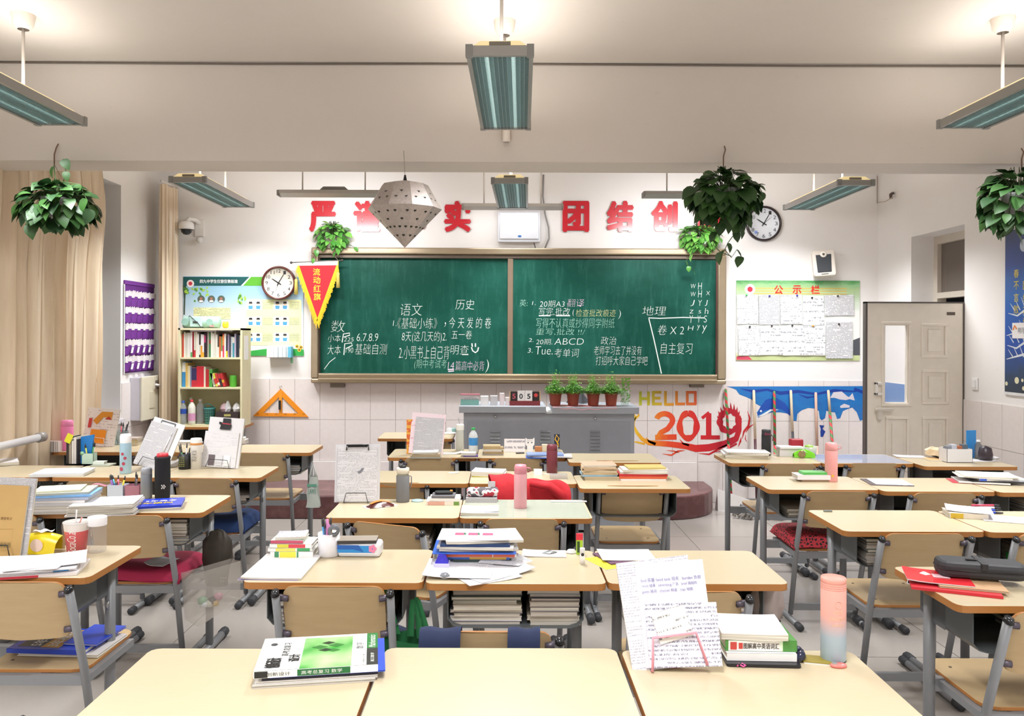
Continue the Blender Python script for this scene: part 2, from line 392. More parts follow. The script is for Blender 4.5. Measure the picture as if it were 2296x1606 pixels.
# ---------------------------------------------------------------- ceiling lamps
lm = dict(frame=M('#a9a8a5', .4, .6), cap=M('#8c8c8a', .5), top=M('#f3e6c4', .5, emit='#f6d98f', es=.35), rod=M('#bdb5ad', .5), can=M('#e3d9ce', .6))
lv = N('louver_metal'); louv = lv.fin('#b3c9cb', .35, .6)
inner = M('#a9c3c6', .4, .3)
def make_lamp():
    t = thing('ceiling_lamp', 'x', 'lamp')
    hw, hl, w_ = .14, .60, .018
    s = MB(); s.box(-hw, -hl, -.03, -hw+w_, hl, .012).box(hw-w_, -hl, -.03, hw, hl, .012).box(-hw, -hl, -.03, hw, -hl+w_, .012).box(-hw, hl-w_, -.03, hw, hl, .012)
    s.build('lamp_frame', lm['frame'], t)
    for sx in (-1, 1):
        for sy in (-1, 1): MB().cbox((sx*(hw-.012), sy*(hl-.012), -.008), (.03, .03, .05)).build('corner_cap', lm['cap'], t)
    s = MB()      # louver: small blades joined
    for i in range(1, 13): x = -hw+w_+i*(2*hw-2*w_)/13; s.box(x-.0008, -hl+w_, -.028, x+.0008, hl-w_, -.012)
    for j in range(1, 56): y = -hl+w_+j*(2*hl-2*w_)/56; s.box(-hw+w_, y-.0006, -.024, hw-w_, y+.0006, -.014)
    o = s.build('louver_grille', louv, t); o['kind'] = 'stuff'
    MB().box(-hw+w_, -hl+w_, -.004, hw-w_, hl-w_, .002).build('reflector', inner, t)
    for x in (-.055, .055): MB().mat(0, True).tube([(x, -.57, -.0095), (x, .57, -.0095)], .0035, 8).build('lamp_tube', M('#ffffff', .4, emit='#fff6ea', es=3, mottled=0), t)
    s = MB(); a, h = .085, .045
    s.add([(-hw+.02, -.58, .012), (hw-.02, -.58, .012), (hw-.02, .58, .012), (-hw+.02, .58, .012), (-a, -.56, h), (a, -.56, h), (a, .56, h), (-a, .56, h)],
          [(0, 1, 5, 4), (1, 2, 6, 5), (2, 3, 7, 6), (3, 0, 4, 7), (4, 5, 6, 7)])
    s.build('housing', lm['top'], t)
    MB().box(-.045, -.585, .018, .045, -.572, .034).build('vent_grille', M('#8a8478', .6), t)
    for y in (-.34, .24):
        MB().mat(0, True).tube([(0, y, .04), (0, y, HC-LAMPZ)], .008, 8).build('rod', lm['rod'], t)
        MB().mat(0, True).lathe([(.028, HC-LAMPZ-.075), (.05, HC-LAMPZ-.05), (.058, HC-LAMPZ)], 16, Matrix.Translation((0, y, 0))).build('ceiling_canopy', lm['can'], t)
    return t
lab = ['louvred ceiling lamp hanging in the middle in front of the beam', 'louvred ceiling lamp cut off at the upper left edge', 'louvred ceiling lamp cut off at the upper right edge',
       'small looking louvred lamp above the white wall box behind the beam', 'louvred ceiling lamp behind the beam beside the narrow curtain', 'louvred ceiling lamp behind the beam above the black speaker']
lamp0 = make_lamp()
for i, (x, y, a) in enumerate(LAMPS[:6]):
    o = lamp0 if i == 0 else dup(lamp0)
    o.location = (x, y, LAMPZ); o.rotation_euler = (0, 0, math.radians(-a)); o['label'] = lab[i]; o['group'] = 'louvred ceiling lamps'
def board_lamp(x, y, label):
    t = thing('board_lamp', label, 'lamp', (x, y, LAMPZ), 0, 'long lamps over the blackboard')
    MB().add([(-.46, -.05, .0), (-.46, .05, -.02), (-.46, .06, .012), (-.46, -.04, .03), (.46, -.05, .0), (.46, .05, -.02), (.46, .06, .012), (.46, -.04, .03)],
             [(0, 1, 2, 3), (7, 6, 5, 4), (0, 4, 5, 1), (1, 5, 6, 2), (2, 6, 7, 3), (3, 7, 4, 0)]).build('lamp_body', M('#b7b4b0', .45, .3), t)
    for s_ in (-1, 1): MB().cbox((s_*.463, 0, .003), (.012, .11, .045)).build('end_cap', M('#8d8a87', .5), t)
    MB().add([(-.14, 0, .02), (.14, 0, .02), (.09, 0, .065), (-.09, 0, .065), (-.14, .06, .02), (.14, .06, .02), (.09, .06, .065), (-.09, .06, .065)],
             [(0, 1, 2, 3), (7, 6, 5, 4), (0, 3, 7, 4), (1, 5, 6, 2), (3, 2, 6, 7)]).build('ballast_box', M('#8a8782', .5), t)
    for s_ in (-.265, .265): MB().mat(0, True).tube([(s_, 0, .02), (s_, 0, HC-LAMPZ)], .006, 6).build('rod', lm['rod'], t)
    return t
board_lamp(*BOARDLAMPS[0], 'thin grey board lamp half hidden by the silver lantern')
board_lamp(*BOARDLAMPS[1], 'thin grey board lamp passing behind the small middle ceiling lamp')
board_lamp(*BOARDLAMPS[2], 'thin grey board lamp half hidden by the trailing hanging plant')
# ---------------------------------------------------------------- desks
lam = N('desk_laminate'); q = lam.noise(lam.obj((3, 30, 1)), 6, 5, .6); q2 = lam.noise(lam.obj(), 3, 3)
lc = lam.mix(lam.math('MULTIPLY', q, .5), '#c9bb9e', '#bdad8b'); lc = lam.mix(lam.math('MULTIPLY', q2, .25), lc, '#bfb092')
laminate = lam.fin(lc, .30, spec=.5)
edge = m_wood('desk_edge', '#ba7f42', '#96602e', .45, (3, 3, 120))
ply = m_wood('chair_plywood', '#c4ab82', '#ad926a', .38, (2, 2, 14))
steel = M('#85878a', .38, .15); steeld = M('#5c6163', .45, .1); rubber = M('#35363a', .6)
DW, DD = .608, .42
def chamfer(x0, y0, x1, y1, c):
    out = []
    for cx, cy, a0 in ((x1-c, y0+c, -90), (x1-c, y1-c, 0), (x0+c, y1-c, 90), (x0+c, y0+c, 180)):
        for k in range(4): a = math.radians(a0+k*30); out.append((cx+c*math.cos(a), cy+c*math.sin(a)))
    return out
def make_desk():
    t = thing('school_desk', 'x', 'desk'); H = TOP
    MB().prism(chamfer(0, 0, DW, DD, .028), H-.024, H, side=1, top=0).build('desktop', [laminate, edge], t, bevel=.0015)
    cx = DW/2; hw = .232
    s = MB()          # sheet steel tray: U shape open to the sitter
    prof = [(-hw, H-.024), (-hw, H-.135), (-hw+.02, H-.158), (-hw+.045, H-.165), (hw-.045, H-.165), (hw-.02, H-.158), (hw, H-.135), (hw, H-.024)]
    n = len(prof); y0, y1 = .045, .36
    inn = [(x*(1-.012), z+.003 if abs(x) < hw*.98 else z) for x, z in prof]
    vs = [(cx+x, y0, z) for x, z in prof]+[(cx+x, y1, z) for x, z in prof]+[(cx+x, y0, z) for x, z in inn]+[(cx+x, y1, z) for x, z in inn]
    fs = []
    for i in range(n-1):
        fs += [(i, i+1, n+i+1, n+i), (2*n+i, 3*n+i, 3*n+i+1, 2*n+i+1), (i, 2*n+i, 2*n+i+1, i+1)]
    fs.append(tuple(n+i for i in range(n)))
    s.add(vs, fs).build('book_tray', steeld, t)
    for sx in (-1, 1):
        px_ = cx+sx*(DW/2-.072)
        MB().mat(0, True).tube([(px_, .30, .05), (px_, .30, H-.024)], .019, 12).build('leg', steel, t)
        f_ = MB().mat(0, True).tube([(px_, .10, .03), (px_, .50, .03)], .020, 10).build('foot', steel, t)
        for yy in (.10, .50): MB().mat(0, True).tube([(px_, yy-.032, .03), (px_, yy-.028, .03), (px_, yy+.028, .03), (px_, yy+.032, .03)], [.019, .0240, .0240, .019], 8).build('end_cap', rubber, f_)
        xa, xb = sorted((px_, cx+sx*hw))
        MB().box(xa, .20, H-.15, xb, .30, H-.024).build('side_bracket', steel, t)
    MB().box(.07, .288, .38, DW-.07, .312, .425).build('crossbar', steel, t)
    MB().mat(0, True).tube([(DW-.07, .275, .60), (DW-.055, .24, .585), (DW-.05, .235, .60), (DW-.05, .238, .612)], .004, 6).build('bag_hook', M('#aaaaaa', .3, .7), t)
    return t
desk0 = make_desk(); DESKS = {}; used = [0]
def desk(key, x, y, label, rz=0):
    o = desk0 if not used[0] else dup(desk0); used[0] = 1
    o.location = (x, y, 0); o.rotation_euler = (0, 0, math.radians(rz)); o['label'] = label; o['group'] = 'school desks'
    DESKS[key] = (x, y, o)
desk('c0l', -.92, 1.69, 'bare-legged school desk holding the green mathematics book pile')
desk('c0m', -.302, 1.70, 'completely empty school desk closest to the camera, in the middle')
desk('c0r', .318, 1.69, 'school desk holding the pink paper stand and tall blush flask')
desk('c1l', -.868, 2.676, 'school desk with white pencil mug and blue tissue pack')
desk('c1m', -.252, 2.67, 'school desk carrying the tall paper pile with pink drawings')
desk('c1r', .362, 2.676, 'mostly empty school desk behind the pink paper stand')
desk('c2l', -.80, 3.63, 'school desk with big clipboard stand and grey felt flask')
desk('c2m', -.188, 3.63, 'school desk under a clear cover with slim pink flask')
desk('c3l', -.79, 4.485, 'nearly empty school desk behind the big clipboard and grey flask')
desk('c3m', -.178, 4.485, 'school desk with folded white papers behind the red jacket')
desk('c3r', .432, 4.35, 'school desk with brown and red workbook piles side by side')
desk('c4l', -.775, 5.44, 'school desk with pink poster stand and green capped water bottle')
desk('c4m', -.161, 5.44, 'school desk with desk calendar and cat card before grey lectern')
desk('c4r', .45, 5.25, 'bare school desk in front of the lectern near the fiery mural')
desk('c5l', -1.0, 6.45, 'school desk beside the grey lectern, furthest back of its block')
desk('l0', -2.012, 2.72, 'school desk with red drink cup and yellow tissue pack')
desk('l1r', -2.0, 3.72, 'school desk with black flask sleeve and white paper pile')
desk('l1l', -2.618, 3.70, 'school desk with thick pile of pale blue books')
desk('l2r', -2.008, 4.64, 'school desk with white paper stand showing black hat figure')
desk('l2m', -2.62, 4.64, 'school desk with pale clipboard stand and pastel blue flask')
desk('l2l', -3.24, 4.64, 'school desk under white papers at the left edge, beside curtain')
desk('l3r', -1.955, 5.65, 'school desk end with nothing on it in front of the bookcase')
desk('l3m', -2.568, 5.65, 'school desk mostly hidden behind the pale clipboard stand')
desk('l3l', -3.19, 5.65, 'school desk with pink flask and orange roof picture stand')
desk('l4', -2.965, 7.22, 'school desk against the front wall carrying the cream bookcase')
desk('r3l', 1.415, 2.467, 'school desk with big black pencil case on red folders')
desk('r3r', 2.03, 2.467, 'school desk beyond the big black case, cut off by the edge')
desk('r2l', 1.468, 3.41, 'long bare school desk with only a small eraser on it')
desk('r2r', 2.082, 3.40, 'school desk with white notes lying on a thick book')
desk('r1l', 1.455, 4.34, 'school desk with pink loop-handled flask and green wrapped box')
desk('r1m', 2.065, 4.30, 'school desk with grey print folder at its corner')
desk('r1r', 2.68, 4.28, 'school desk with messy pile of white sheets, near wall poster')
desk('r0l', 1.506, 5.25, 'school desk with black tumbler and torn green snack bag')
desk('r0m', 2.116, 5.25, 'school desk covered by shiny clear plastic sheet near door')
desk('r0r', 2.73, 5.14, 'school desk with brown envelope and storage box by the wall')
# ---------------------------------------------------------------- chairs: origin on the floor under the top of the backrest, facing +Y
def make_chair():
    t = thing('school_chair', 'x', 'chair')
    def slope(z): return (.775-z)*.27
    s = MB()
    pts = []
    W, z0, z1, c = .168, .572, .775, .035
    o2 = []
    for k in range(5): a = math.radians(90-k*22.5); o2.append((W-c+c*math.cos(a), z1-c+c*math.sin(a)))
    o2.append((W+.004, (z0+z1)/2))
    for k in range(4): a = math.radians(-k*30); o2.append((W-c+c*math.cos(a), z0+c+c*math.sin(a)))
    o2 += [(W*.4, z0-.006), (0, z0-.008)]
    outl = o2+[(-x, z) for x, z in reversed(o2) if x > 0]
    outl = [(-x, z) for x, z in outl][::-1]
    n = len(outl)
    def bow(x): return .018*(1-(x/W)**2)
    vs = [(x, slope(z)-.004-bow(x), z) for x, z in outl]+[(x, slope(z)+.007-bow(x), z) for x, z in outl]
    # fill with strips between mirrored points
    fs = [(i, (i+1) % n, n+(i+1) % n, n+i) for i in range(n)]
    s.mat(1).add(vs, fs)
    # faces by column grid
    def colz(x):
        ax = abs(x)
        if ax > W-c: d = math.sqrt(max(0, c*c-(ax-(W-c))**2)); return z0+c-d, z1-c+d
        return z0-.008*(1-ax/W), z1
    xs_ = [-W-.001, -W+.004, -W+.012, -W+.022, -W+c, -.09, -.045, 0, .045, .09, W-c, W-.022, W-.012, W-.004, W+.001]
    for d, i_ in ((-.0045, 0), (.0075, 0)):
        s.mat(0, True)
        vs = []
        for x in xs_:
            a, b = colz(max(-W, min(W, x)))
            for k in range(4): z = a+(b-a)*k/3; vs.append((x, slope(z)+d-bow(max(-W, min(W, x))), z))
        fs = []
        for i in range(len(xs_)-1):
            for k in range(3):
                q = (i*4+k, i*4+k+4, i*4+k+5, i*4+k+1); fs.append(q if d < 0 else q[::-1])
        s.add(vs, fs)
    s.build('backrest', [ply, edge], t)
    for sx in (-1, 1):
        X = sx*.189
        lg = MB().mat(0, True).tube([(X, -.012, .752), (X, slope(.45), .45), (X*.96, slope(.05), .05)], .0165, 12, sx=.8).build('leg', steel, t)
        MB().mat(0, True).tube([(X, -.013, .748), (X, -.017, .762)], [.0185, .015], 12, sx=.8).build('end_cap', M('#1e1f22', .2), lg)
        ft = MB().mat(0, True).tube([(X*.96, slope(.05)-.13, .022), (X*.96, slope(.05)+.33, .022)], .016, 8).build('foot', steel, t)
        for yy in (-.13, .33): MB().mat(0, True).tube([(X*.96, slope(.05)+yy-.03, .022), (X*.96, slope(.05)+yy-.026, .022), (X*.96, slope(.05)+yy+.026, .022), (X*.96, slope(.05)+yy+.03, .022)], [.015, .0195, .0195, .015], 8).build('end_cap', rubber, ft)
        for z in (.735, .605): MB().mat(0, True).tube([(sx*.183, slope(z)-.004, z), (sx*.150, slope(z)-.012, z-.003)], .011, 8).build('bolt', M('#5c5560', .4, .4), t)
        MB().box(X-.012, slope(.42), .395, X+.012, slope(.42)+.34, .42).build('seat_rail', steel, t)
    MB().box(-.185, slope(.1)-.01, .075, .185, slope(.1)+.012, .11).build('crossbar', steel, t)
    MB().box(-.185, slope(.42)+.0, .385, .185, slope(.42)+.02, .42).build('seat_frame', steel, t)
    s = MB(); y0, y1 = .115, .50
    poly = chamfer(-.18, y0, .18, y1, .05)
    s.prism(poly, .421, .434, side=1, top=0).build('seat', [ply, edge], t, bevel=.002)
    for x, y in ((-.12, .19), (.12, .19), (-.12, .42), (.12, .42)): MB().disc(x, y, .006, 8, z=.4355).build('screw', M('#4e4238', .5), t)
    return t
chair0 = make_chair(); cused = [0]; CHAIRS = {}
def chair(key, cx, yt, label, rz=0):
    Y = (CH-.775)*F/(yt-CY); x = (cx-CX)*Y/F
    o = chair0 if not cused[0] else dup(chair0); cused[0] = 1
    o.location = (x, Y, 0); o.rotation_euler = (0, 0, math.radians(rz)); o['label'] = label; o['group'] = 'plywood school chairs'
    CHAIRS[key] = (x, Y, o)
chair('c1l', 750, 1315, 'school chair with green bag straps, in front of the pencil mug desk')
chair('c1m', 1105, 1415, 'school chair with navy jacket ends over its backrest')
chair('c1r', 1550, 1324, 'school chair half hidden by the pink paper stand')
chair('c2l', 866, 1176, 'school chair turned askew below the big clipboard desk', -22)
chair('c2m', 1172, 1163, 'school chair behind the tall paper pile with pink drawings')
chair('c3l', 884, 1083, 'school chair whose back peeks out behind the grey felt flask')
chair('c3m', 1180, 1086, 'school chair covered by the red jacket')
chair('c3r', 1420, 1088, 'fully visible school chair by the brown and red workbooks')
chair('c4l', 963, 1027, 'school chair tucked below the pink poster stand desk')
chair('c4m', 1162, 1027, 'school chair tucked below the desk calendar desk')
chair('c4r', 1385, 1032, 'school chair peeking over the brown workbook pile')
chair('c5l', 965, 982, 'small far school chair beside the lectern')
chair('l0', 34, 1308, 'school chair with blue textbooks lying on its seat')
chair('l1r', 286, 1158, 'school chair with crimson seat cushion and folded paper')
chair('l1l', 2, 1158, 'school chair peeking out beside the yellow tissue pack')
chair('l2r', 459, 1075, 'school chair with a navy blue seat cushion')
chair('l2m', 215, 1082, 'school chair hidden behind the pale blue book pile')
chair('l3r', 587, 1018, 'school chair with bare seat near the hanging plastic bag')
chair('l3m', 352, 1016, 'school chair between the clipboard and the black pen pot')
chair('r3l', 2398, 1368, 'school chair cut off at the right edge, lowest in view')
chair('r2l', 2076, 1193, 'school chair with bare seat behind the black pencil case')
chair('r2r', 2376, 1193, 'school chair cut off at the right edge above the black case')
chair('r1l', 1880, 1099, 'school chair with red animal print seat cushion')
chair('r1m', 2120, 1102, 'school chair beside the pink bag, under grey print folder')
chair('r0l', 1774, 1038, 'school chair behind the green wrapped white box')
chair('r0m', 1960, 1036, 'school chair behind the pink loop-handled flask')
# ================================================================ things on the front wall
FW = lambda px, py, off=0: W2(px, py, D-off)
red = M('#c71f2e', .3, coat=.3); paperw = M('#f2f1f3', .75, mottled=.02); black = M('#1f2023', .45); white = M('#eeeeee', .45); white2 = M('#f4f4f4', .25)
whiteback = M('#d9d6d4', .4)
# slogan characters, raised acrylic
for i, (c, px) in enumerate(zip('严谨求实团结创新', (724, 823, 925, 1026, 1291, 1390, 1489, 1590))):
    (x0, z0), (x1, z1) = FW(px-30, 521), FW(px+30, 451)
    what = ['first red wall character, above the small board plant', 'second red wall character, partly behind the silver lantern', 'third red wall character, almost covered by the silver lantern',
            'red wall character between the silver lantern and white box', 'red wall character with a square outline, beside the white box', 'red wall character second after the white box',
            'red wall character third after the white box', 'last red wall character, behind the trailing hanging plant'][i]
    t = thing('wall_character', what, 'sign', (0, D, 0), 0, 'red slogan characters above the blackboard', rot=(math.pi/2, 0, 0))
    MB().text(c, x0, z0, x1, z1, z=.014, off=.045, ext=.006).build('letter_face', red, t)
    MB().text(c, x0-.008, z0-.008, x1+.008, z1+.008, z=.004, off=.07, ext=.003).build('letter_backing', whiteback, t)
# blackboard
frm = N('champagne_aluminium'); g = frm.noise(frm.obj((1, 1, 30)), 5, 2)
alu = frm.fin(frm.mix(g, '#b9a88e', '#a3937c'), .33, .65)
cb = N('chalkboard_green'); v = cb.obj((1, 1, 1)); a_ = cb.noise(cb.obj((.8, 1, 2.6)), 2.2, 5, .6); b_ = cb.noise(cb.obj((7, 1, .7)), 2.5, 5, .7)
k = cb.math('MULTIPLY', cb.ramp(a_, [(.42, (0, 0, 0, 1)), (.8, (1, 1, 1, 1))]), .5)
k2 = cb.math('MULTIPLY', cb.ramp(b_, [(.5, (0, 0, 0, 1)), (.85, (1, 1, 1, 1))]), .35)
cc = cb.mix(k, '#07493c', '#2f7567'); cc = cb.mix(k2, cc, '#4a8a7c')
boardm = cb.fin(cc, .5, spec=.2)
bb = thing('blackboard', 'wide green chalkboard in a champagne metal frame, full of homework notes', 'blackboard', (0, D, 0), rot=(math.pi/2, 0, 0))
(bx0, bz0), (bx1, bz1) = FW(702, 858), FW(1623, 560)
ix0, iz0 = FW(718, 836, .03); ix1, iz1 = FW(1604, 581, .03)
xm0, _ = FW(1138, 700); xm1, _ = FW(1150, 700)
def bar(x0, z0, x1, z1, d0, d1): return MB().box(x0, z0, d0, x1, z1, d1)
BD = .10
for nm, q in (('top_rail', (bx0, iz1+.03, bx1, bz1)), ('bottom_rail', (bx0, bz0, bx1, bz0+.045)), ('side_rail', (bx0, bz0+.045, ix0-.01, iz1+.03)), ('side_rail', (ix1+.01, bz0+.045, bx1, iz1+.03))):
    bar(*q, .003, BD).build(nm, alu, bb, bevel=.012)
bar(ix0-.01, iz1-.005, ix1+.01, iz1+.03, .003, BD-.035).build('sliding_track', M('#6f6256', .4, .4), bb, bevel=.004)
s = MB(); s.box(ix0-.01, iz0-.07, .003, ix1+.01, iz0-.004, BD-.02).box(ix0-.0, iz0-.062, BD-.02, ix1, iz0-.05, BD+.03).box(ix0, iz0-.02, BD-.02, ix1, iz0-.012, BD)
s.build('chalk_tray', alu, bb, bevel=.003)
bar(ix0-.01, iz0-.01, xm0+.02, iz1, .010, .022).build('board_panel', boardm, bb)
bar(xm1-.02, iz0-.01, ix1+.01, iz1-.012, .030, .045).build('board_panel', boardm, bb)
bar(xm0, iz0-.01, xm1, iz1-.008, .02, .06).build('center_stile', M('#8b7866', .4, .5), bb, bevel=.003)
bar(ix0-.01, iz0-.01, ix0, iz1, .02, .05).build('inner_stile', M('#4b3c35', .5), bb)
bar(ix1, iz0-.01, ix1+.01, iz1, .045, .07).build('inner_stile', M('#6d4a44', .5), bb)
for px in (760, 1561): x, z = FW(px, 863); bar(x-.07, z-.022, x+.06, z+.02, .003, .07).build('bracket', M('#7d7266', .5, .3), bb)
chalk = {'w': M('#e4efe9', .9, mottled=0), 'g': M('#a9dcc9', .9, mottled=0), 'y': M('#dfe6a8', .9, mottled=0), 'p': M('#e6d3e6', .9, mottled=0)}
CH_ = {k: [MB(), MB()] for k in 'wgyp'}
BT = [Matrix.Translation((0, 0, .0235)), Matrix.Translation((0, 0, .0465))]
def bw(s, x0, y0, x1, y1, col='w', b=0, off=-.018, shear=.12):
    d = .0235 if b == 0 else .0465
    (a, c), (e, f_) = FW(x0, y1, d), FW(x1, y0, d)
    CH_[col][b].text(s, a, c, e, f_, BT[b], off=off, shear=shear)
def bl(pts, b=0, col='w', w_=.011):
    d = .0235 if b == 0 else .0465
    CH_[col][b].ribbon([FW(x, y, d) for x, y in pts], w_, BT[b])
for a in [('数', 741, 719, 774, 745), ('小本', 735, 750, 764, 767), ('225', 771, 757, 793, 766), ('6.7.8.9', 800, 748, 848, 765), ('大本', 734, 774, 764, 795), ('190', 775, 780, 792, 791),
          ('基础自测', 796, 771, 868, 795), ('语文', 898, 681, 947, 708), ('历史', 1021, 672, 1063, 694), ('1.', 881, 719, 889, 731), ('《基础小练》', 891, 713, 980, 737), ('，', 996, 723, 1000, 733),
          ('今 天 发 的 卷', 1007, 712, 1101, 736), ('8天(这几天的)2.', 901, 743, 1001, 769), ('五一卷', 1012, 741, 1058, 760), ('2.小黑书上自己背', 894, 776, 1008, 805), ('明查', 1010, 774, 1051, 795),
          ('(期中考试考', 929, 806, 1002, 829, 'g'), ('14', 1004, 812, 1018, 828, 'p'), ('篇高中必背', 1021, 810, 1086, 831, 'p'), (')', 1088, 806, 1096, 836)]: bw(*a)
bl([(1058, 770), (1059, 778)]); bl([(1066, 770), (1066, 778)]); bl([(1057, 779), (1060, 787), (1066, 791), (1071, 787), (1073, 779)]); bl([(1004, 829), (1018, 828)], col='p'); bl([(1005, 833), (1018, 832)], col='p'); bl([(1036, 795), (1050, 795)])
bl([(767, 768), (770, 749), (784, 747), (784, 752), (771, 756)], w_=.009); bl([(771, 796), (773, 771), (788, 769), (790, 775), (775, 782)], w_=.009)
bl([(727, 828), (739, 812), (752, 802)], w_=.006)
for a in [('英:', 1165, 672, 1183, 687, 'g'), ('1.', 1193, 676, 1201, 684), ('20期A3', 1210, 674, 1266, 689), ('翻译', 1272, 671, 1310, 688, 'p'), ('写完,批改', 1208, 690, 1278, 708), ('(', 1284, 693, 1288, 709), ('检查批改痕迹', 1291, 694, 1381, 710, 'y'), (')', 1386, 695, 1392, 716),
          ('写得不认真或抄得同学附纸', 1202, 714, 1378, 735, 'g'), ('重写,批改 !!/', 1201, 737, 1312, 752, 'g'), ('2.', 1185, 759, 1196, 767), ('20期.', 1202, 760, 1238, 773), ('ABCD', 1243, 759, 1309, 773),
          ('3.', 1183, 781, 1194, 791), ('Tue.', 1201, 777, 1239, 795), ('考单词', 1243, 782, 1298, 801), ('政治', 1347, 755, 1382, 773), ('老师学习去了并没有', 1332, 776, 1439, 796), ('打招呼大家自己学吧', 1336, 799, 1452, 819),
          ('地理', 1440, 687, 1493, 707), ('卷 X 2', 1475, 729, 1533, 751), ('自主复习', 1481, 769, 1553, 794), ('W', 1549, 637, 1560, 647), ('H', 1565, 634, 1574, 649), ('W', 1549, 655, 1560, 665), ('H', 1565, 651, 1574, 667), ('X', 1583, 653, 1592, 662),
          ('J', 1548, 673, 1558, 686), ('Y', 1566, 673, 1574, 686), ('J', 1580, 673, 1587, 686), ('z', 1546, 695, 1555, 703), ('s', 1566, 696, 1572, 703), ('h', 1580, 691, 1588, 704), ('Y', 1546, 707, 1554, 724), ('Y', 1564, 708, 1571, 723), ('S', 1578, 708, 1585, 723),
          ('H', 1542, 731, 1555, 741), ('y', 1563, 729, 1570, 741), ('y', 1574, 730, 1585, 748)]: bw(*a[:5], a[5] if len(a) > 5 else 'w', 1)
bl([(1454, 713), (1480, 714), (1530, 712), (1580, 713)], 1, w_=.009); bl([(1455, 715), (1466, 760), (1483, 838)], 1, w_=.010)
for a in ((1208, 1234, 708), (1247, 1278, 708)): bl([(a[0], a[2]), (a[1], a[2])], 1)
for k in CH_:
    for b in (0, 1):
        if CH_[k][b].v: CH_[k][b].build('chalk_writing', chalk[k], bb)
# wall box above the board
(x0, z0), (x1, z1) = FW(1116, 543, .09), FW(1212, 473, .09)
t = thing('wall_box', 'glossy white box on the wall above the chalkboard with small blue logo', 'equipment', (0, D, 0), rot=(math.pi/2, 0, 0))
MB().box(x0, z0, .012, x1, z1, .085).build('box_body', M('#cfd0d6', .35), t, bevel=.012)
MB().box(x0+.02, z0+.03, .085, x1-.02, z1-.015, .10).build('front_lid', M('#dadce2', .2), t, bevel=.01)
MB().box(x0+.03, z1, .01, x1-.02, z1+.03, .05).build('top_bracket', M('#d5d3d2', .4), t)
MB().disc((x0+x1)/2+.005, z0+.055, .018, z=.1008, sy=.6).build('logo', M('#2f6bb0', .4), t)
s = MB().mat(0, True)
s.tube([(x1-.06, z0, .04), (x1-.045, z0-.05, .02), (x1-.04, z0-.07, .03)], .004, 6).build('power_lead', black, t)
o = MB().mat(0, True).tube([at(1218, 392, D-.02), at(1217, 440, D-.02), at(1222, 480, D-.02), at(1230, 510, D-.02), at(1231, 535, D-.02), at(1222, 556, D-.03)], .008, 8).build('wall_conduit', M('#8d8a88', .5))
tag(o, 'grey cable hanging down the wall beside the white wall box', 'cable')
# clocks
def clock(px, py, Y, r, rim, face, label, num, ang):
    p = at(px, py, Y); t = thing('wall_clock', label, 'clock', p, rot=(math.pi/2, 0, 0))
    MB().mat(0, True).lathe([(r, 0), (r, .022), (r*.985, .034), (r*.93, .04), (r*.885, .034), (r*.87, .02), (0, .02)], 48, mats=[0, 0, 0, 0, 0, 1]).build('clock_rim', [M(rim, .25), M(face, .5, mottled=0)], t)
    s = MB()
    for h in range(1, 13):
        a = math.radians(90-30*h); x, y = math.cos(a)*r*.70, math.sin(a)*r*.70; q = r*.075*(1.5 if h > 9 else 1)
        s.text(str(h), x-q, y-r*.10, x+q, y+r*.10, z=.0215, off=num)
    for h in range(60):
        a = math.radians(6*h); c, s_ = math.cos(a), math.sin(a); q = .84; l = .035 if h % 5 == 0 else .018
        s.ribbon([(c*r*q, s_*r*q), (c*r*(q-l), s_*r*(q-l))], .0022, z=.0212)
    s.build('numerals', M('#26262a', .6), t)
    for nm, a, l, w_ in (('hour_hand', 90-30*10.08, .48, .011), ('minute_hand', 90-6*5, .70, .008), ('second_hand', ang, .6, .003)):
        a = math.radians(a); c, s_ = math.cos(a)*r, math.sin(a)*r
        MB().ribbon([(-c*.18, -s_*.18), (0, 0), (c*l*.7, s_*l*.7), (c*l, s_*l)], [w_*.8, w_, w_*.9, w_*.3], z=.023+w_*.1).build(nm, M('#111114', .4), t)
    MB().lathe([(.009, .02), (.009, .028), (0, .028)], 12).build('hub', black, t)
    return t
clock(626, 635, D-.03, .165, '#5a2c25', '#e9e3d6', 'round wall clock with red brown rim beside the red pennant', .0, -110)
c2 = clock(1711, 502, D-.004, .172, '#2b2023', '#dfe3ea', 'round wall clock with dark rim beside the hanging plant', -.005, 40)
MB().disc(-.075, -.085, .016, z=.0215).build('sticker', M('#7d95d0', .5), c2)
# speaker
p = at(1847, 592, D-.07)
t = thing('wall_speaker', 'white wall speaker with black grille tilted above the notice board', 'speaker', p, rot=(math.radians(80), math.radians(-4), math.radians(-14)))
s = MB(); s.prism(chamfer(-.10, -.125, .10, .13, .02), -.04, .03).build('speaker_case', M('#dcd3c9', .45), t, bevel=.008)
MB().add([(-.065, -.09, .032), (.06, -.09, .032), (.07, .085, .032), (-.07, .085, .032), (-.06, -.085, .036), (.056, -.085, .036), (.066, .08, .036), (-.066, .08, .036)], [(0, 1, 5, 4), (1, 2, 6, 5), (2, 3, 7, 6), (3, 0, 4, 7), (4, 5, 6, 7)]).build('speaker_grille', M('#3a3d42', .8), t)
MB().mat(0, True).lathe([(.030, .03), (.03, .04), (.02, .043), (0, .043)], 20, Matrix.Translation((0, .085, 0)), mats=[0, 0, 0]).build('tweeter', M('#e6dfd6', .4), t)
MB().disc(0, .085, .012, z=.0445).build('badge', M('#5b5048', .5), t)
MB().box(-.035, -.11, .031, .03, -.104, .034).build('name_strip', M('#4b4b4b', .5), t)
MB().cbox((0, 0, -.06), (.05, .07, .05)).build('wall_mount', M('#c9c2b9', .5), t)
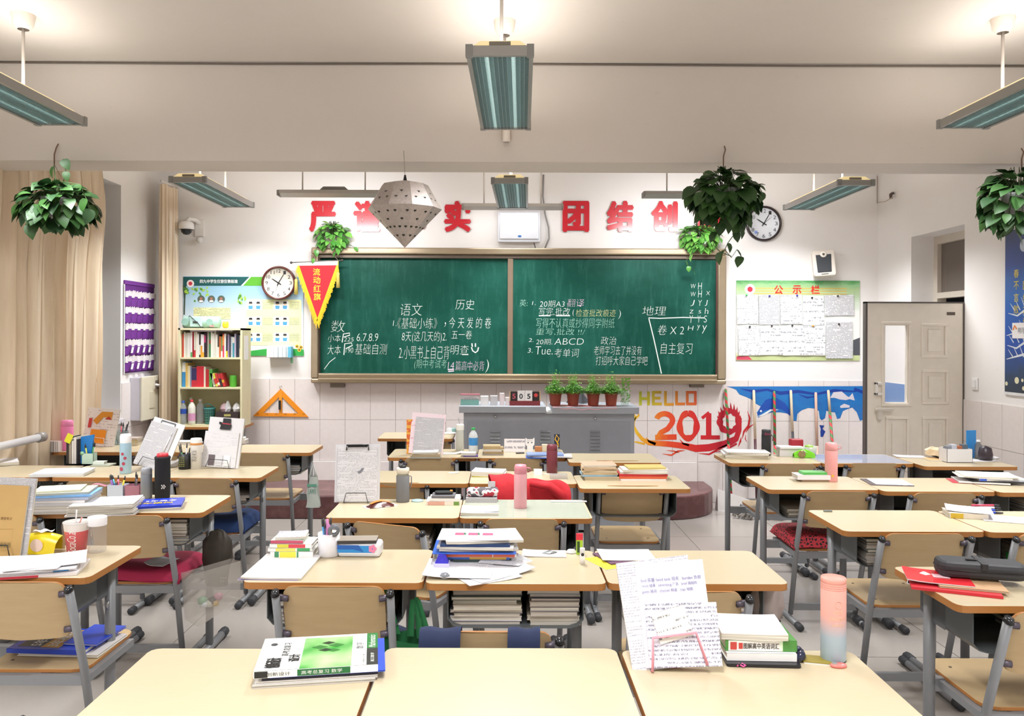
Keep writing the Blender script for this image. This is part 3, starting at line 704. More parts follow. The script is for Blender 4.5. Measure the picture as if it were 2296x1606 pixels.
# dome camera
p = at(418, 512, D-.15)
t = thing('security_camera', 'white dome security camera on an arm near the narrow curtain', 'camera', p)
MB().mat(0, True).lathe([(0, .065), (.05, .062), (.068, .045), (.072, .0), (.066, -.012)], 24).build('housing', M('#e9e7e5', .3), t)
MB().mat(0, True).lathe([(.052, -.012), (.045, -.04), (.028, -.058), (0, -.064)], 20).build('lens_dome', M('#23262b', .1), t)
MB().mat(0, True).tube([(0, 0, .05), (.01, .04, .095), (.05, .10, .09), (.075, .146, .06)], .022, 10).build('arm', M('#e4e1de', .35), t)
MB().box(.03, .125, -.06, .12, .149, .10).build('wall_plate', M('#e4e1de', .4), t, bevel=.004)
MB().mat(0, True).lathe([(0, .03), (.028, .02), (.03, -.005), (.015, -.03), (0, -.034)], 16, Matrix.Translation((.09, .09, -.10))).build('infrared_bulb', M('#d8d6d4', .35), t)
# pennant hanging on the board
Yp = D-.135
t = thing('pennant', 'red triangular pennant with gold fringe hanging on the chalkboard corner', 'pennant', (0, Yp, 0), rot=(math.pi/2, 0, 0))
P = lambda px, py: W2(px, py, Yp)
A, B, C_ = P(669, 596), P(757, 595), P(712, 720)
MB().mat(0, True).tube([(*P(653, 589), 0), (*P(767, 584), 0)], .005, 8).build('hanging_rod', M('#8b8680', .4, .5), t)
for e in ((653, 589), (767, 584)): MB().mat(0, True).lathe([(.011, -.01), (.013, 0), (.011, .01), (0, .012)], 10, Matrix.Translation((*P(*e), 0))).build('rod_finial', M('#4a4340', .4), t)
a, b2 = P(665, 588), P(757, 584); c3, d3 = P(757, 596), P(667, 599)
MB().poly([a, b2, c3, d3], z=.002).build('white_sleeve', M('#dcd8dc', .8), t)
MB().add([(*A, .004), (*B, .004), (*C_, .004), (*A, -.003), (*B, -.003), (*C_, -.003)], [(2, 1, 0), (3, 4, 5), (0, 1, 4, 3), (1, 2, 5, 4), (2, 0, 3, 5)]).build('pennant_cloth', M('#c8202e', .65), t)
s = MB()
for a, b2 in ((A, C_), (C_, B)):
    s.ribbon([a, b2], .018, z=.0075)
s.build('gold_trim', M('#f0c02a', .5), t)
s = MB()
for (a, b2, sg) in ((A, C_, -1), (B, C_, 1)):
    for k in range(46):
        f = k/45; x, y = a[0]+(b2[0]-a[0])*f, a[1]+(b2[1]-a[1])*f; l = .055+R.random()*.02
        s.ribbon([(x, y), (x+sg*.014+R.uniform(-.004, .004), y-l)], [.009, .006], z=.006+R.random()*.003)
s.build('gold_fringe', M('#e8bd1c', .6), t)['kind'] = 'stuff'
for px, py in ((664, 630), (758, 615)):
    x, y = P(px, py)
    s = MB().mat(0, True); s.tube([(x, y+.13, .0), (x, y, 0)], .004, 6)
    s.lathe([(.004, .02), (.016, .01), (.014, -.01), (.020, -.13), (0, -.13)], 10, Matrix.Translation((x, y, 0)) @ Matrix.Rotation(-math.pi/2, 4, 'X'))
    s.build('tassel', M('#e3cf6a', .7), t)
s = MB()
for i, ch in enumerate('流动红旗'):
    x, y = P(710+i*.5, 610+i*18.5); s.text(ch, x-.034, y-.034, x+.034, y+.034, z=.0055, off=.015)
s.build('pennant_lettering', M('#f4cf3a', .5), t)
MB().mat(0, True).tube([(*P(760, 586), 0), (*P(738, 562), 0)], .0018, 5).build('string', M('#b9a88e', .7), t)
# ---------------- left rules poster
t = thing('rules_poster', 'large school rules poster with blue sky and rows of cartoon students', 'poster', (0, D, 0), rot=(math.pi/2, 0, 0))
(x0, z0), (x1, z1) = FW(411, 798), FW(681, 621)
sk = N('sky_print'); co = sk.n('ShaderNodeTexCoord').outputs['Object']; zz = sk.n('ShaderNodeSeparateXYZ', {0: co}).outputs[1]
g = sk.math('DIVIDE', sk.math('SUBTRACT', zz, z0), z1-z0)
skm = sk.fin(sk.ramp(sk.math('ADD', g, sk.math('MULTIPLY', sk.noise(sk.obj((1, 4, 1)), 3, 3), .12)), [(.0, '#f2f3f5'), (.45, '#dfe8f0'), (.85, '#9fc6de'), (1, '#8fbdd8')]), .4)
MB().box(x0, z0, .002, x1, z1, .008).build('poster_board', skm, t, bevel=.001)
PT = lambda px, py: FW(px, py, .009)
def prect(a, b, c, d, z): (p, q), (r, u) = PT(a, d), PT(c, b); return MB().add([(p, q, z), (r, q, z), (r, u, z), (p, u, z)], [(0, 1, 2, 3)])
MB().poly([PT(411, 621), PT(559, 621), PT(541, 641), PT(411, 641)], z=.009).build('title_band', M('#1d5a5c', .4), t)
MB().poly([PT(563, 621), PT(592, 621), PT(592, 641), PT(545, 641)], z=.009).build('green_band', M('#5fae35', .4), t)
MB().poly([PT(559, 621), PT(563, 621), PT(545, 641), PT(540, 641)], z=.0092).build('white_slash', white, t)
(a, b_), (c, d_) = PT(448, 635), PT(533, 627)
MB().text('四九中学生仪容仪表标准', a, b_, c, d_, z=.0094, off=.02).build('title_lettering', white, t)
p = PT(427, 636); MB().disc(*p, .036, 20, z=.0095).build('emblem_ring', M('#f3e9e9', .4), t); MB().disc(*p, .019, 20, z=.0098).build('emblem', M('#c8394a', .4), t)
s = MB()
for k in range(26):
    px, py = R.uniform(413, 468), 643+abs(R.gauss(0, 10)); x, y = PT(px, py); a = R.uniform(-2.6, -.5); l = R.uniform(.02, .045)
    s.mat(k % 2).ribbon([(x, y), (x+math.cos(a)*l*.5, y+math.sin(a)*l*.5), (x+math.cos(a)*l, y+math.sin(a)*l)], [.004, .022, .002], z=.0093+k*.00002)
for k in range(12):
    px, py = R.uniform(534, 552), R.uniform(650, 680); x, y = PT(px, py); a = R.uniform(-2.2, -.9); l = R.uniform(.03, .045)
    s.mat(k % 2).ribbon([(x, y), (x+math.cos(a)*l*.5, y+math.sin(a)*l*.5), (x+math.cos(a)*l, y+math.sin(a)*l)], [.004, .022, .002], z=.0095+k*.00002)
s.build('printed_leaves', [M('#4e8a34', .5), M('#a7cf54', .5)], t)
MB().ribbon([PT(414, 641), PT(414, 670), PT(413, 706)], [.03, .014, .014], z=.0092).build('printed_trunk', M('#3d4a38', .5), t)
s = MB()
for px in (451, 474, 496):
    x, y = PT(px, 671)
    s.mat(0).disc(x, y, .036, 18, z=.0095).mat(1).disc(x, y-.02, .022, 12, z=.0097, sy=.5).mat(2).disc(x, y+.005, .013, 12, z=.0099)
s.build('portrait_print', [M('#56655a', .5), M('#e8e8ea', .5), M('#b0705c', .5)], t)
prect(434, 690, 517, 716, .0096).build('text_block', m_print('poster_text_a', '#e4e6b4', '#8a8d66', .0125, .55, 170, .55), t)
(px0, pz0), (px1, pz1) = PT(552, 775), PT(676, 672)
MB().prism(chamfer(px0, pz0, px1, pz1, .02), .0085, .0097).build('pale_panel', M('#e6eab6', .45, mottled=.02), t)
fig = MB(); tx_ = MB()
for r_ in range(3):
    for c_ in range(2):
        X, Yp_ = 557+c_*60, 676+r_*36
        for k in range(2):
            x, y = PT(X+5+k*17, Yp_+8)
            fig.mat(0).add([(x-.035, y-.045, .0099), (x+.035, y-.045, .0099), (x+.035, y+.04, .0099), (x-.035, y+.04, .0099)], [(0, 1, 2, 3)])
            fig.mat(1).poly([(x-.018, y-.04), (x+.018, y-.04), (x+.022, y-.008), (x-.022, y-.008)], z=.0101)
            fig.mat(3).disc(x, y+.010, .015, 12, z=.0102); fig.mat(2).poly([(x-.018, y+.012), (x+.018, y+.012), (x+.014, y+.032), (x-.014, y+.032)], z=.0104)
        (a, b_), (c, d_) = PT(X+32, Yp_+18), PT(X+54, Yp_)
        tx_.add([(a, b_, .0100), (c, b_, .0100), (c, d_, .0100), (a, d_, .0100)], [(0, 1, 2, 3)])
fig.build('student_pictures', [M('#f3f4f2', .5), M('#4f9fd0', .5), M('#2b2b2e', .5), M('#ecd2bd', .5)], t)
tx_.build('text_block', m_print('poster_text_b', '#e6eab6', '#7d8060', .009, .55, 240, .6, -.2), t)
MB().poly([PT(553, 788), PT(600, 782), PT(640, 781), PT(681, 784), PT(681, 798), PT(553, 798)], z=.0096).build('printed_grass', M('#35a84a', .5), t)
s = MB()
for px, py in ((666, 777), (675, 779), (671, 785)): s.mat(0).disc(*PT(px, py), .018, 10, z=.0099).mat(1).disc(*PT(px, py), .008, 8, z=.0101)
s.build('printed_flowers', [M('#e7bd3e', .5), M('#3f2d20', .5)], t)
# hanging tissue pack under the poster
p = at(626, 789, D-.06)
t = thing('tissue_box', 'white paper box pinned at the bottom of the rules poster', 'box', p)
MB().box(-.11, -.04, -.055, .095, .04, .05).build('box_body', m_print('tissue_box_print', '#f2f3f5', '#8ea3ac', .03, .4, 90, .5), t, bevel=.004)
MB().box(.095, -.04, -.055, .125, .04, .05).build('blue_end', M('#64b3cf', .5), t)
MB().box(.11, -.002, -.11, .13, .02, -.055).build('hanging_tag', M('#6b9a74', .6), t)
# ---------------- notice board
t = thing('notice_board', 'green scenery notice board with red title and ten pinned sheets', 'notice board', (0, D, 0), rot=(math.pi/2, 0, 0))
(x0, z0), (x1, z1) = FW(1650, 808), FW(1927, 630)
nb = N('scenery_print'); co = nb.n('ShaderNodeTexCoord').outputs['Object']; zz = nb.n('ShaderNodeSeparateXYZ', {0: co}).outputs[1]
g = nb.math('DIVIDE', nb.math('SUBTRACT', zz, z0), z1-z0)
base = nb.ramp(nb.math('ADD', g, nb.math('MULTIPLY', nb.math('SUBTRACT', nb.noise(nb.obj((1.5, 4, 1)), 3, 4, .7), .5), .14)),
               [(0, '#b9c98a'), (.06, '#cdd8a4'), (.1, '#f0f2ec'), (.6, '#eef2ee'), (.80, '#b9d0b0'), (.90, '#a9c48e'), (.955, '#8fbf8a'), (1, '#4f9a55')])
MB().box(x0, z0, .002, x1, z1, .009).build('board_panel', nb.fin(base, .35), t)
s = MB()
for k in range(4): s.mat(0).add([(FW(1690, 0)[0], FW(0, 640+k*6)[1], .0096), (FW(1900, 0)[0], FW(0, 640+k*6)[1], .0096), (FW(1900, 0)[0], FW(0, 642+k*6)[1], .0096), (FW(1690, 0)[0], FW(0, 642+k*6)[1], .0096)], [(3, 2, 1, 0)])
s.build('yellow_lines', M('#d9b558', .5), t)
s = MB()
for ch, px in zip('公示栏', (1745, 1786, 1827)): (a, b_), (c, d_) = FW(px-10, 660), FW(px+10, 640); s.text(ch, a, b_, c, d_, z=.0103, off=.03)
s.build('title_lettering', M('#d8322c', .4), t)
p = FW(1681, 649); MB().disc(*p, .05, 24, z=.0102).build('emblem_ring', M('#f4f1ee', .4), t)
MB().disc(*p, .026, 20, z=.0106).build('emblem', M('#cc2f45', .4), t)
MB().poly([FW(1651, 799), FW(1678, 799), FW(1686, 807), FW(1651, 807)], z=.0098).build('running_track_print', M('#cf4a63', .5), t)
MB().poly([FW(1912, 763), FW(1927, 757), FW(1927, 797), FW(1912, 797)], z=.0098).build('ink_print', M('#4d4f57', .6), t)
pm_ = [m_print('notice_print_%d' % i, '#e0dfe2', '#85868e', p_, .5, w_, d_, b2_, amount=.8) for i, (p_, w_, d_, b2_) in enumerate([(.018, 60, .45, .08), (.013, 90, .6, -.05), (.022, 70, .5, .05), (.03, 60, .5, .14)])]
sheets = [(1652, 661, 1700, 727, '#4fbf6b', 0), (1701, 661, 1748, 728, '#3a34a8', 1), (1749, 661, 1798, 727, '#3a34a8', 2), (1799, 663, 1847, 729, '#222222', 3), (1848, 662, 1914, 708, '#222222', 1),
          (1655, 731, 1704, 797, '#222222', 0), (1704, 730, 1754, 796, '#222222', 3), (1754, 730, 1802, 797, '#222222', 3), (1802, 730, 1850, 797, '#e0a02c', 2), (1851, 722, 1911, 804, '#222222', 1)]
pinx = [(1674, 662), (1725, 664), (1787, 663), (1820, 668), (1878, 664), (1681, 733), (1730, 731), (1776, 730), (1822, 731), (1880, 727)]
names = ['sheet pinned with a green pin', 'sheet with a printed table, violet pin, second in top line', 'sheet with violet pin, third in the upper line of notices', 'folded sheet fourth in the upper line of notices', 'wide landscape sheet at the upper end of the notices',
         'first sheet in the lower line of notices', 'second sheet in the lower line of notices', 'third sheet with a dark printed block, lower line of notices', 'sheet pinned with a yellow pin in the lower line', 'overhanging largest sheet at the lower end of notices']
for i, (a, b_, c, d_, pc, k) in enumerate(sheets):
    (X0, Z0), (X1, Z1) = FW(a, d_, .012), FW(c, b_, .012); cx, cz = (X0+X1)/2, (Z0+Z1)/2; hw, hh = (X1-X0)/2, (Z1-Z0)/2
    tt = thing('notice_sheet', names[i], 'paper', (cx, D-.0115-i*.0004, cz), rot=(math.pi/2, math.radians(R.uniform(-1, 1)), 0), group='sheets on the notice board')
    MB().grid(4, 4, lambda u, v: (-hw+2*hw*u, -hh+2*hh*v, .003+.006*(1-v)*abs(u-.5)*2)).build('sheet', pm_[k], tt)
    q = FW(*pinx[i], .012); MB().mat(0, True).lathe([(.009, .002), (.010, .008), (.006, .014), (0, .015)], 12, Matrix.Translation((q[0]-cx, q[1]-cz, .004))).build('pin', M(pc, .3), tt)
# ---------------- murals painted on the tiles
TD = .0085
def mural(name, label): return thing(name, label, 'mural', (0, D-TD, 0), rot=(math.pi/2, 0, 0))
MW = lambda px, py: W2(px, py, D-TD)
def m_grad(name, stops, x0, x1):
    n = N(name); s = n.n('ShaderNodeSeparateXYZ', {0: n.n('ShaderNodeTexCoord').outputs['Object']}).outputs
    a, b_ = MW(x0, 900)[0], MW(x1, 900)[0]
    f = n.math('DIVIDE', n.math('SUBTRACT', s[0], a), b_-a)
    f = n.math('ADD', f, n.math('MULTIPLY', n.math('SUBTRACT', n.noise(n.obj((6, 6, 1)), 4, 3), .5), .12))
    return n.fin(n.ramp(f, stops), .4)
t = mural('painted_greeting', 'painted lime to orange word HELLO on the wall tiles')
s = MB(); w_ = .027
def st(*p, ws=None, z=.0008): s.ribbon([MW(*q) for q in p], ws or w_, z=z)
st((1436, 878), (1436, 909)); st((1454, 878), (1454, 909)); st((1436, 894), (1454, 894), z=.001)
st((1465, 877), (1465, 909)); st((1463, 880), (1483, 880), z=.001); st((1463, 893), (1481, 893), z=.001); st((1463, 906), (1484, 906), z=.001)
st((1492, 877), (1492, 909)); st((1490, 907), (1511, 907), z=.001)
st((1517, 877), (1517, 909)); st((1515, 906), (1536, 906), z=.001)
st((1541, 877), (1541, 908)); st((1559, 877), (1559, 908)); st((1539, 880), (1561, 880), z=.001); st((1539, 906), (1561, 906), z=.001)
s.build('brush_letters', m_grad('hello_paint', [(0, '#c3cf35'), (.35, '#d9b52e'), (.7, '#e7852f'), (1, '#e2603a')], 1433, 1562), t)
t = mural('painted_year', 'painted flaming year 2019 in orange and red on wall tiles')
fire = m_grad('fire_paint', [(0, '#f0cf35'), (.14, '#f09a2c'), (.3, '#e8502a'), (.55, '#d3262b'), (.8, '#b01a33'), (1, '#cf2a2a')], 1415, 1690)
def arc(cx, cy, rx, ry, a0, a1, n=24): return [MW(cx+rx*math.cos(math.radians(a0+(a1-a0)*i/n)), cy-ry*math.sin(math.radians(a0+(a1-a0)*i/n))) for i in range(n+1)]
W_ = .052
s = MB(); s.ribbon(arc(1490, 943, 18, 15, 165, -30)+[MW(1497, 962), MW(1482, 970), MW(1475, 982)], W_, z=.0008); s.ribbon([MW(1469, 981), MW(1517, 980)], W_, z=.001); s.build('digit_two', fire, t)
s = MB(); s.ribbon(arc(1543, 955, 19, 28, 90, 450, 40), [W_+.012*math.sin(i*.7) for i in range(41)], z=.0008); s.build('digit_zero', fire, t)
s = MB(); s.ribbon([MW(1589, 927), MW(1589, 982)], W_, z=.0008); s.ribbon([MW(1574, 938), MW(1590, 925)], .03, z=.001); s.ribbon([MW(1571, 981), MW(1614, 981)], .04, z=.001); s.build('digit_one', fire, t)
s = MB(); s.ribbon(arc(1635, 945, 21, 23, 0, 360, 40), [.055+.012*math.sin(i*1.3) for i in range(41)], z=.0008)
s.ribbon([MW(1657, 938), MW(1657, 965), MW(1650, 985), MW(1635, 997)], [.05, .05, .055, .04], z=.001); s.build('digit_nine', fire, t)
s = MB()
for pts, ws in [([(1420, 920), (1430, 922), (1432, 932), (1422, 942), (1421, 955), (1428, 970), (1440, 985), (1455, 993), (1500, 996), (1540, 1001), (1560, 1006), (1590, 1004), (1625, 995), (1652, 980)], [.01, .02, .02, .02, .02, .03, .035, .05, .055, .06, .07, .07, .06, .03]),
                ([(1417, 922), (1424, 935), (1420, 950)], [.002, .03, .004]), ([(1416, 990), (1430, 992), (1446, 996)], [.003, .018, .02]), ([(1449, 981), (1455, 990), (1470, 996)], [.003, .02, .03]),
                ([(1524, 985), (1532, 995), (1545, 999)], [.003, .018, .02]), ([(1485, 1018), (1505, 1021), (1520, 1012), (1536, 1010)], [.003, .016, .018, .003]), ([(1495, 1010), (1512, 1012), (1524, 1016)], [.003, .012, .003]),
                ([(1566, 1017), (1590, 1019), (1610, 1008), (1630, 998)], [.003, .018, .022, .02]), ([(1600, 1014), (1622, 1012), (1652, 995)], [.003, .012, .02]),
                ([(1676, 922), (1681, 938), (1678, 955), (1668, 968), (1664, 985)], [.003, .016, .02, .02, .003]), ([(1692, 950), (1680, 958), (1672, 970)], [.003, .016, .006]), ([(1672, 975), (1671, 985), (1675, 991)], [.003, .01, .003]), ([(1655, 1003), (1660, 990), (1662, 980)], [.003, .02, .003])]:
    s.ribbon([MW(*q) for q in pts], ws, z=.0006)
for k in range(15):
    a = math.radians(10+k*18); x, y = 1637+22*math.cos(a), 945-24*math.sin(a)
    s.ribbon([MW(x-3*math.cos(a), y+3*math.sin(a)), MW(x+3*math.cos(a)-2, y-7*math.sin(a)-4), MW(x+5*math.cos(a)-3, y-11*math.sin(a)-8)], [.03, .014, .001], z=.0007)
s.build('painted_flames', fire, t)
t = mural('painted_sea', 'painted blue sea with dripping edge, dolphin and pale fish on tiles')
top = [(1628, 867), (1942, 866), (2040, 866)]
low = [(2040, 930), (2000, 915), (1968, 905), (1950, 918), (1940, 925), (1934, 942), (1928, 944), (1921, 925), (1911, 914), (1899, 918), (1890, 922), (1884, 938), (1877, 940), (1872, 925), (1860, 924), (1853, 921), (1850, 938), (1842, 943), (1838, 938), (1836, 922), (1825, 916), (1812, 915), (1798, 920), (1788, 928), (1786, 944), (1779, 944), (1776, 930),
       (1768, 928), (1750, 925), (1730, 925), (1712, 930), (1700, 937), (1697, 925), (1706, 912), (1694, 905), (1685, 896), (1672, 890), (1658, 885), (1650, 874), (1640, 870)]
bl_ = N('sea_paint'); f = bl_.noise(bl_.obj((2, 6, 1)), 3, 4, .6); seam = bl_.fin(bl_.mix(f, '#1f86c8', '#2a5fb4'), .4)
MB().poly([MW(*q) for q in top+low], z=.0005).build('sea_shape', seam, t)
s = MB()
dk = M('#1c3f9a', .4)
for pts, ws in [([(1660, 872), (1690, 878), (1720, 874), (1750, 882), (1790, 878), (1830, 884), (1870, 876), (1920, 878)], [.004, .03, .02, .035, .03, .02, .03, .01]), ([(1790, 884), (1810, 892), (1835, 888)], [.004, .02, .004]), ([(1915, 872), (1935, 880)], [.03, .03])]: s.ribbon([MW(*q) for q in pts], ws, z=.0009)
s.build('painted_waves', dk, t)
s = MB(); s.ribbon([MW(*q) for q in [(1699, 930), (1708, 918), (1722, 907), (1738, 903), (1756, 911), (1768, 924), (1778, 936)]], [.006, .05, .10, .10, .07, .04, .012], z=.0011)
s.poly([MW(1716, 905), MW(1724, 893), MW(1732, 903)], z=.0012); s.build('painted_dolphin', M('#1d4fae', .4), t)
s = MB(); s.ribbon([MW(*q) for q in [(1700, 934), (1712, 930), (1728, 920), (1745, 919)]], [.004, .02, .018, .004], z=.0014); s.disc(*MW(1706, 922), .010, z=.0015); s.build('painted_belly', M('#e8eef2', .4), t)  # white belly line and dot of the mural dolphin
s = MB(); s.ribbon([MW(*q) for q in [(1862, 892), (1870, 886), (1885, 887), (1898, 893), (1904, 893), (1914, 890)]], [.006, .055, .08, .04, .02, .075], z=.0013); s.ribbon([MW(1884, 913), MW(1893, 910), MW(1905, 912)], [.02, .04, .02], z=.0013); s.build('painted_fish', M('#dcd5dc', .45), t)
s = MB(); s.ribbon([MW(1842, 980), MW(1845, 968), MW(1842, 962), MW(1843, 954)], [.02, .05, .015, .05], z=.0009); s.build('painted_small_fish', dk, t)
o = MB().poly([(-7.74, .95), (-7.6, .9), (-7.5, .98), (-7.4, .88), (-7.3, .95), (-7.14, .93), (-7.14, 1.18), (-7.74, 1.18)], z=0).build('painted_sea_corner', seam, None)
o.matrix_world = RIGHT @ Matrix.Translation((0, 0, .0088)); tag(o, 'blue painted patch seen through the door pane', 'mural')
# ---------------- broom poles
strp = N('striped_pole'); co = strp.n('ShaderNodeTexCoord').outputs['Object']; q = strp.n('ShaderNodeSeparateXYZ', {0: co}).outputs
ang = strp.math('DIVIDE', strp.math('ARCTAN2', q[1], q[0]), 2*math.pi)
fr_ = strp.math('FRACT', strp.math('ADD', strp.math('MULTIPLY', q[2], 14), ang))
strpm = strp.fin(strp.mix(strp.math('GREATER_THAN', fr_, .5), '#d0383e', '#4c8a4a'), .4)
cream = M('#e3cfb2', .5); maroon = M('#4a1f2c', .4); pinkw = M('#d9b3a0', .5); dgrey = M('#35333a', .4)
for (a, b_, mats, br, label) in [((1627, 872), (1640, 1120), [strpm, strpm], .5, 'red and green striped broom handle in front of the nine'),
                                 ((1690, 875), (1697, 1128), [cream, maroon], .45, 'cream and maroon broom handle at the edge of the blue mural'),
                                 ((1736, 877), (1739, 1110), [strpm, strpm], .5, 'red and green striped handle crossing the painted dolphin'),
                                 ((1773, 875), (1784, 1108), [cream, dgrey], .38, 'broom handle with cream top and black lower half'),
                                 ((1829, 880), (1835, 1105), [pinkw, pinkw], .5, 'plain pinkish wooden handle leaning at the sea mural'),
                                 ((1857, 875), (1876, 1108), [cream, strpm], .2, 'handle with cream top and striped lower part below fish')]:
    A_, B_ = at(*a, D-.03), at(*b_, D-.22); B_.z = .06
    t = thing('broom', label, 'broom', B_); d = A_-B_; L = d.length
    t.rotation_euler = d.to_track_quat('Z', 'Y').to_euler()
    MB().mat(0, True).tube([(0, 0, 0), (0, 0, L*(1-br))], .0125, 10).build('lower_handle', mats[1], t)
    MB().mat(0, True).tube([(0, 0, L*(1-br)), (0, 0, L-.01), (0, 0, L)], [.013, .013, .008], 10).build('upper_handle', mats[0], t)
    MB().box(-.10, -.03, -.055, .10, .03, .02).build('broom_head', M('#6d6a68', .9), t, bevel=.01)
o = MB().add([(0, 0, 0), (.5, 0, 0), (.5, .10, 0), (0, .10, 0), (0, .02, .20), (.5, .02, .03), (.5, .03, .03), (0, .03, .20)], [(3, 2, 1, 0), (0, 1, 5, 4), (1, 2, 6, 5), (2, 3, 7, 6), (3, 0, 4, 7), (4, 5, 6, 7)]).build('dustpan', M('#e4e0de', .4), None, (2.0, 7.35, .0))
tag(o, 'white sloping dustpan on the floor below the brooms', 'dustpan')
mp = N('mop_yarn'); g = mp.noise(mp.obj(), 30, 4); s = MB().mat(0, True)
for k in range(70):
    x = R.uniform(0, .7); y = R.uniform(0, .16); a = R.uniform(0, 6.28)
    s.tube([(x, y, .02), (x+.05*math.cos(a), y+.03*math.sin(a), .06+.02*R.random()), (x+.10*math.cos(a+.6), y+.05*math.sin(a+.6), .018)], .013, 5)
o = s.build('mop_yarn', mp.fin(mp.mix(g, '#55524f', '#b9b2ac'), .95), None, (2.05, 7.0, 0)); o['kind'] = 'stuff'
tag(o, 'heap of grey mop yarn on the floor beside the platform', 'mop')
# ---------------- orange set square
t = thing('set_square', 'large orange set square with black grip hanging on the tiles', 'set square', (0, D-.012, 0), rot=(math.pi/2, 0, 0))
a, b_, c = MW(630, 872), MW(568, 933), MW(692, 935)
def inset(pts, f, sh=(0, 0)): cx, cy = sum(p[0] for p in pts)/3, sum(p[1] for p in pts)/3; return [(cx+(x-cx)*f+sh[0], cy+(y-cy)*f+sh[1]) for x, y in pts]
inn = inset([a, b_, c], .64)
vs = [(x, y, z) for z in (.0, .008) for x, y in [a, b_, c]+inn]
MB().add(vs, [(6+0, 6+1, 6+4, 6+3), (6+1, 6+2, 6+5, 6+4), (6+2, 6+0, 6+3, 6+5), (0, 1, 7, 6), (1, 2, 8, 7), (2, 0, 6, 8), (4, 3, 9, 10), (5, 4, 10, 11), (3, 5, 11, 9)]).build('triangle_frame', M('#ef9322', .35), t)
MB().box(a[0]-.014, inn[1][1]-.03, .004, a[0]+.014, a[1]-.02, .012).build('center_bar', M('#f09b2e', .35), t)
MB().box(a[0]-.014, inn[1][1]+.035, .012, a[0]+.006, a[1]-.11, .035).build('grip', black, t, bevel=.004)
MB().mat(0, True).tube([(a[0], a[1]-.01, .01), (a[0]-.012, a[1]+.02, .012), (a[0], a[1]+.045, .006), (a[0]+.012, a[1]+.02, .012)], .0025, 6).build('hook', M('#c9c2bd', .3, .6), t)
s = MB()
for k in range(6):
    f = (k+.5)/6; x = b_[0]+(c[0]-b_[0])*f; s.text(str(k*10 or 5), x-.012, b_[1]+.012, x+.012, b_[1]+.03, z=.0085)
s.build('scale_numbers', M('#9a5a18', .5), t)
# ---------------- socket box, switch, right wall poster
def onwall(px, py, T, X): pass
t = thing('meter_box', 'cream electric box with keyed door beside the purple pocket hanger', 'box')
by0, by1, bz0, bz1, bx = 7.09, 7.46, .84, 1.225, -3.185
MB().box(XL+.002, by0, bz0, bx-.02, by1, bz1).build('box_body', M('#cfcdd6', .4), t, bevel=.006)
MB().box(bx-.02, by0-.004, bz0-.005, bx, by1+.004, bz1+.005).build('box_door', M('#ded8c4', .4), t, bevel=.006)
MB().box(bx, by1-.11, bz1-.12, bx+.004, by1-.05, bz1-.04).build('lock_plate', M('#8a7f78', .4, .4), t)
MB().mat(0, True).tube([(bx, by1-.08, bz1-.09), (bx+.03, by1-.09, bz1-.085), (bx+.03, by1-.16, bz1-.075)], .010, 8).build('handle', white2, t)
MB().box(bx, by0+.14, bz0+.10, bx+.006, by0+.24, bz0+.25).build('vent_cover', M('#d4cdb8', .5), t)
MB().mat(0, True).tube([(bx-.05, by1-.06, bz0), (bx-.04, by1-.06, bz0-.07), (bx-.06, by1-.02, bz0-.12)], .012, 6).build('wire_bundle', M('#d8d3cc', .5), t)
# purple pocket hanger
t = thing('pocket_hanger', 'purple cloth hanger with six rows of pockets on side wall', 'organizer')
pz = [M('#6e2f8c', .8), M('#5d2278', .85)]; X = XL+.004; hy0, hy1 = 6.965, 7.56
zt_, zb_ = 1.6+(755-640)*6.97/F, 1.6-(840-755)*6.97/F
MB().box(X, hy0, zb_, X+.006, hy1, zt_).build('backing_cloth', pz[1], t)
MB().box(X+.004, hy0-.008, zb_-.008, X+.012, hy0, zt_).build('white_piping', white, t)
nr = 5; rh = (zt_-zb_-.06)/nr
for r_ in range(nr):
    z0 = zb_+r_*rh+.012
    for k in range(5):
        y0 = hy0+.01+k*(hy1-hy0-.02)/5; y1 = y0+(hy1-hy0-.02)/5-.006
        s = MB(); s.grid(4, 3, lambda u, v: (X+.010+.028*math.sin(math.pi*u)*(.4+.6*v), y0+(y1-y0)*u, z0+(rh*.62)*v)); s.mat(0, True)
        s.build('pocket', pz[0], t)
        if r_ < 2: MB().add([(X+.045, y0+.03, z0+.02), (X+.045, y0+.07, z0+.02), (X+.047, y0+.09, z0+rh*.5), (X+.047, y0+.05, z0+rh*.5)], [(0, 1, 2, 3)]).build('paper_slip', paperw, t)
    s = MB()
    for k in range(34):
        y0 = hy0+.008+k*(hy1-hy0-.016)/34; z = z0+rh*.62
        s.add([(X+.012, y0, z-.01), (X+.03, y0+.017, z-.012), (X+.016+R.random()*.02, y0+.012, z+.045+R.random()*.012), (X+.01, y0+.004, z+.04)], [(0, 1, 2, 3)])
    s.build('lace_strip', M('#e6e0e2', .9), t)['kind'] = 'stuff'
MB().box(X, hy0, zt_-.0, X+.012, hy1, zt_+.035).build('top_hem', pz[0], t)
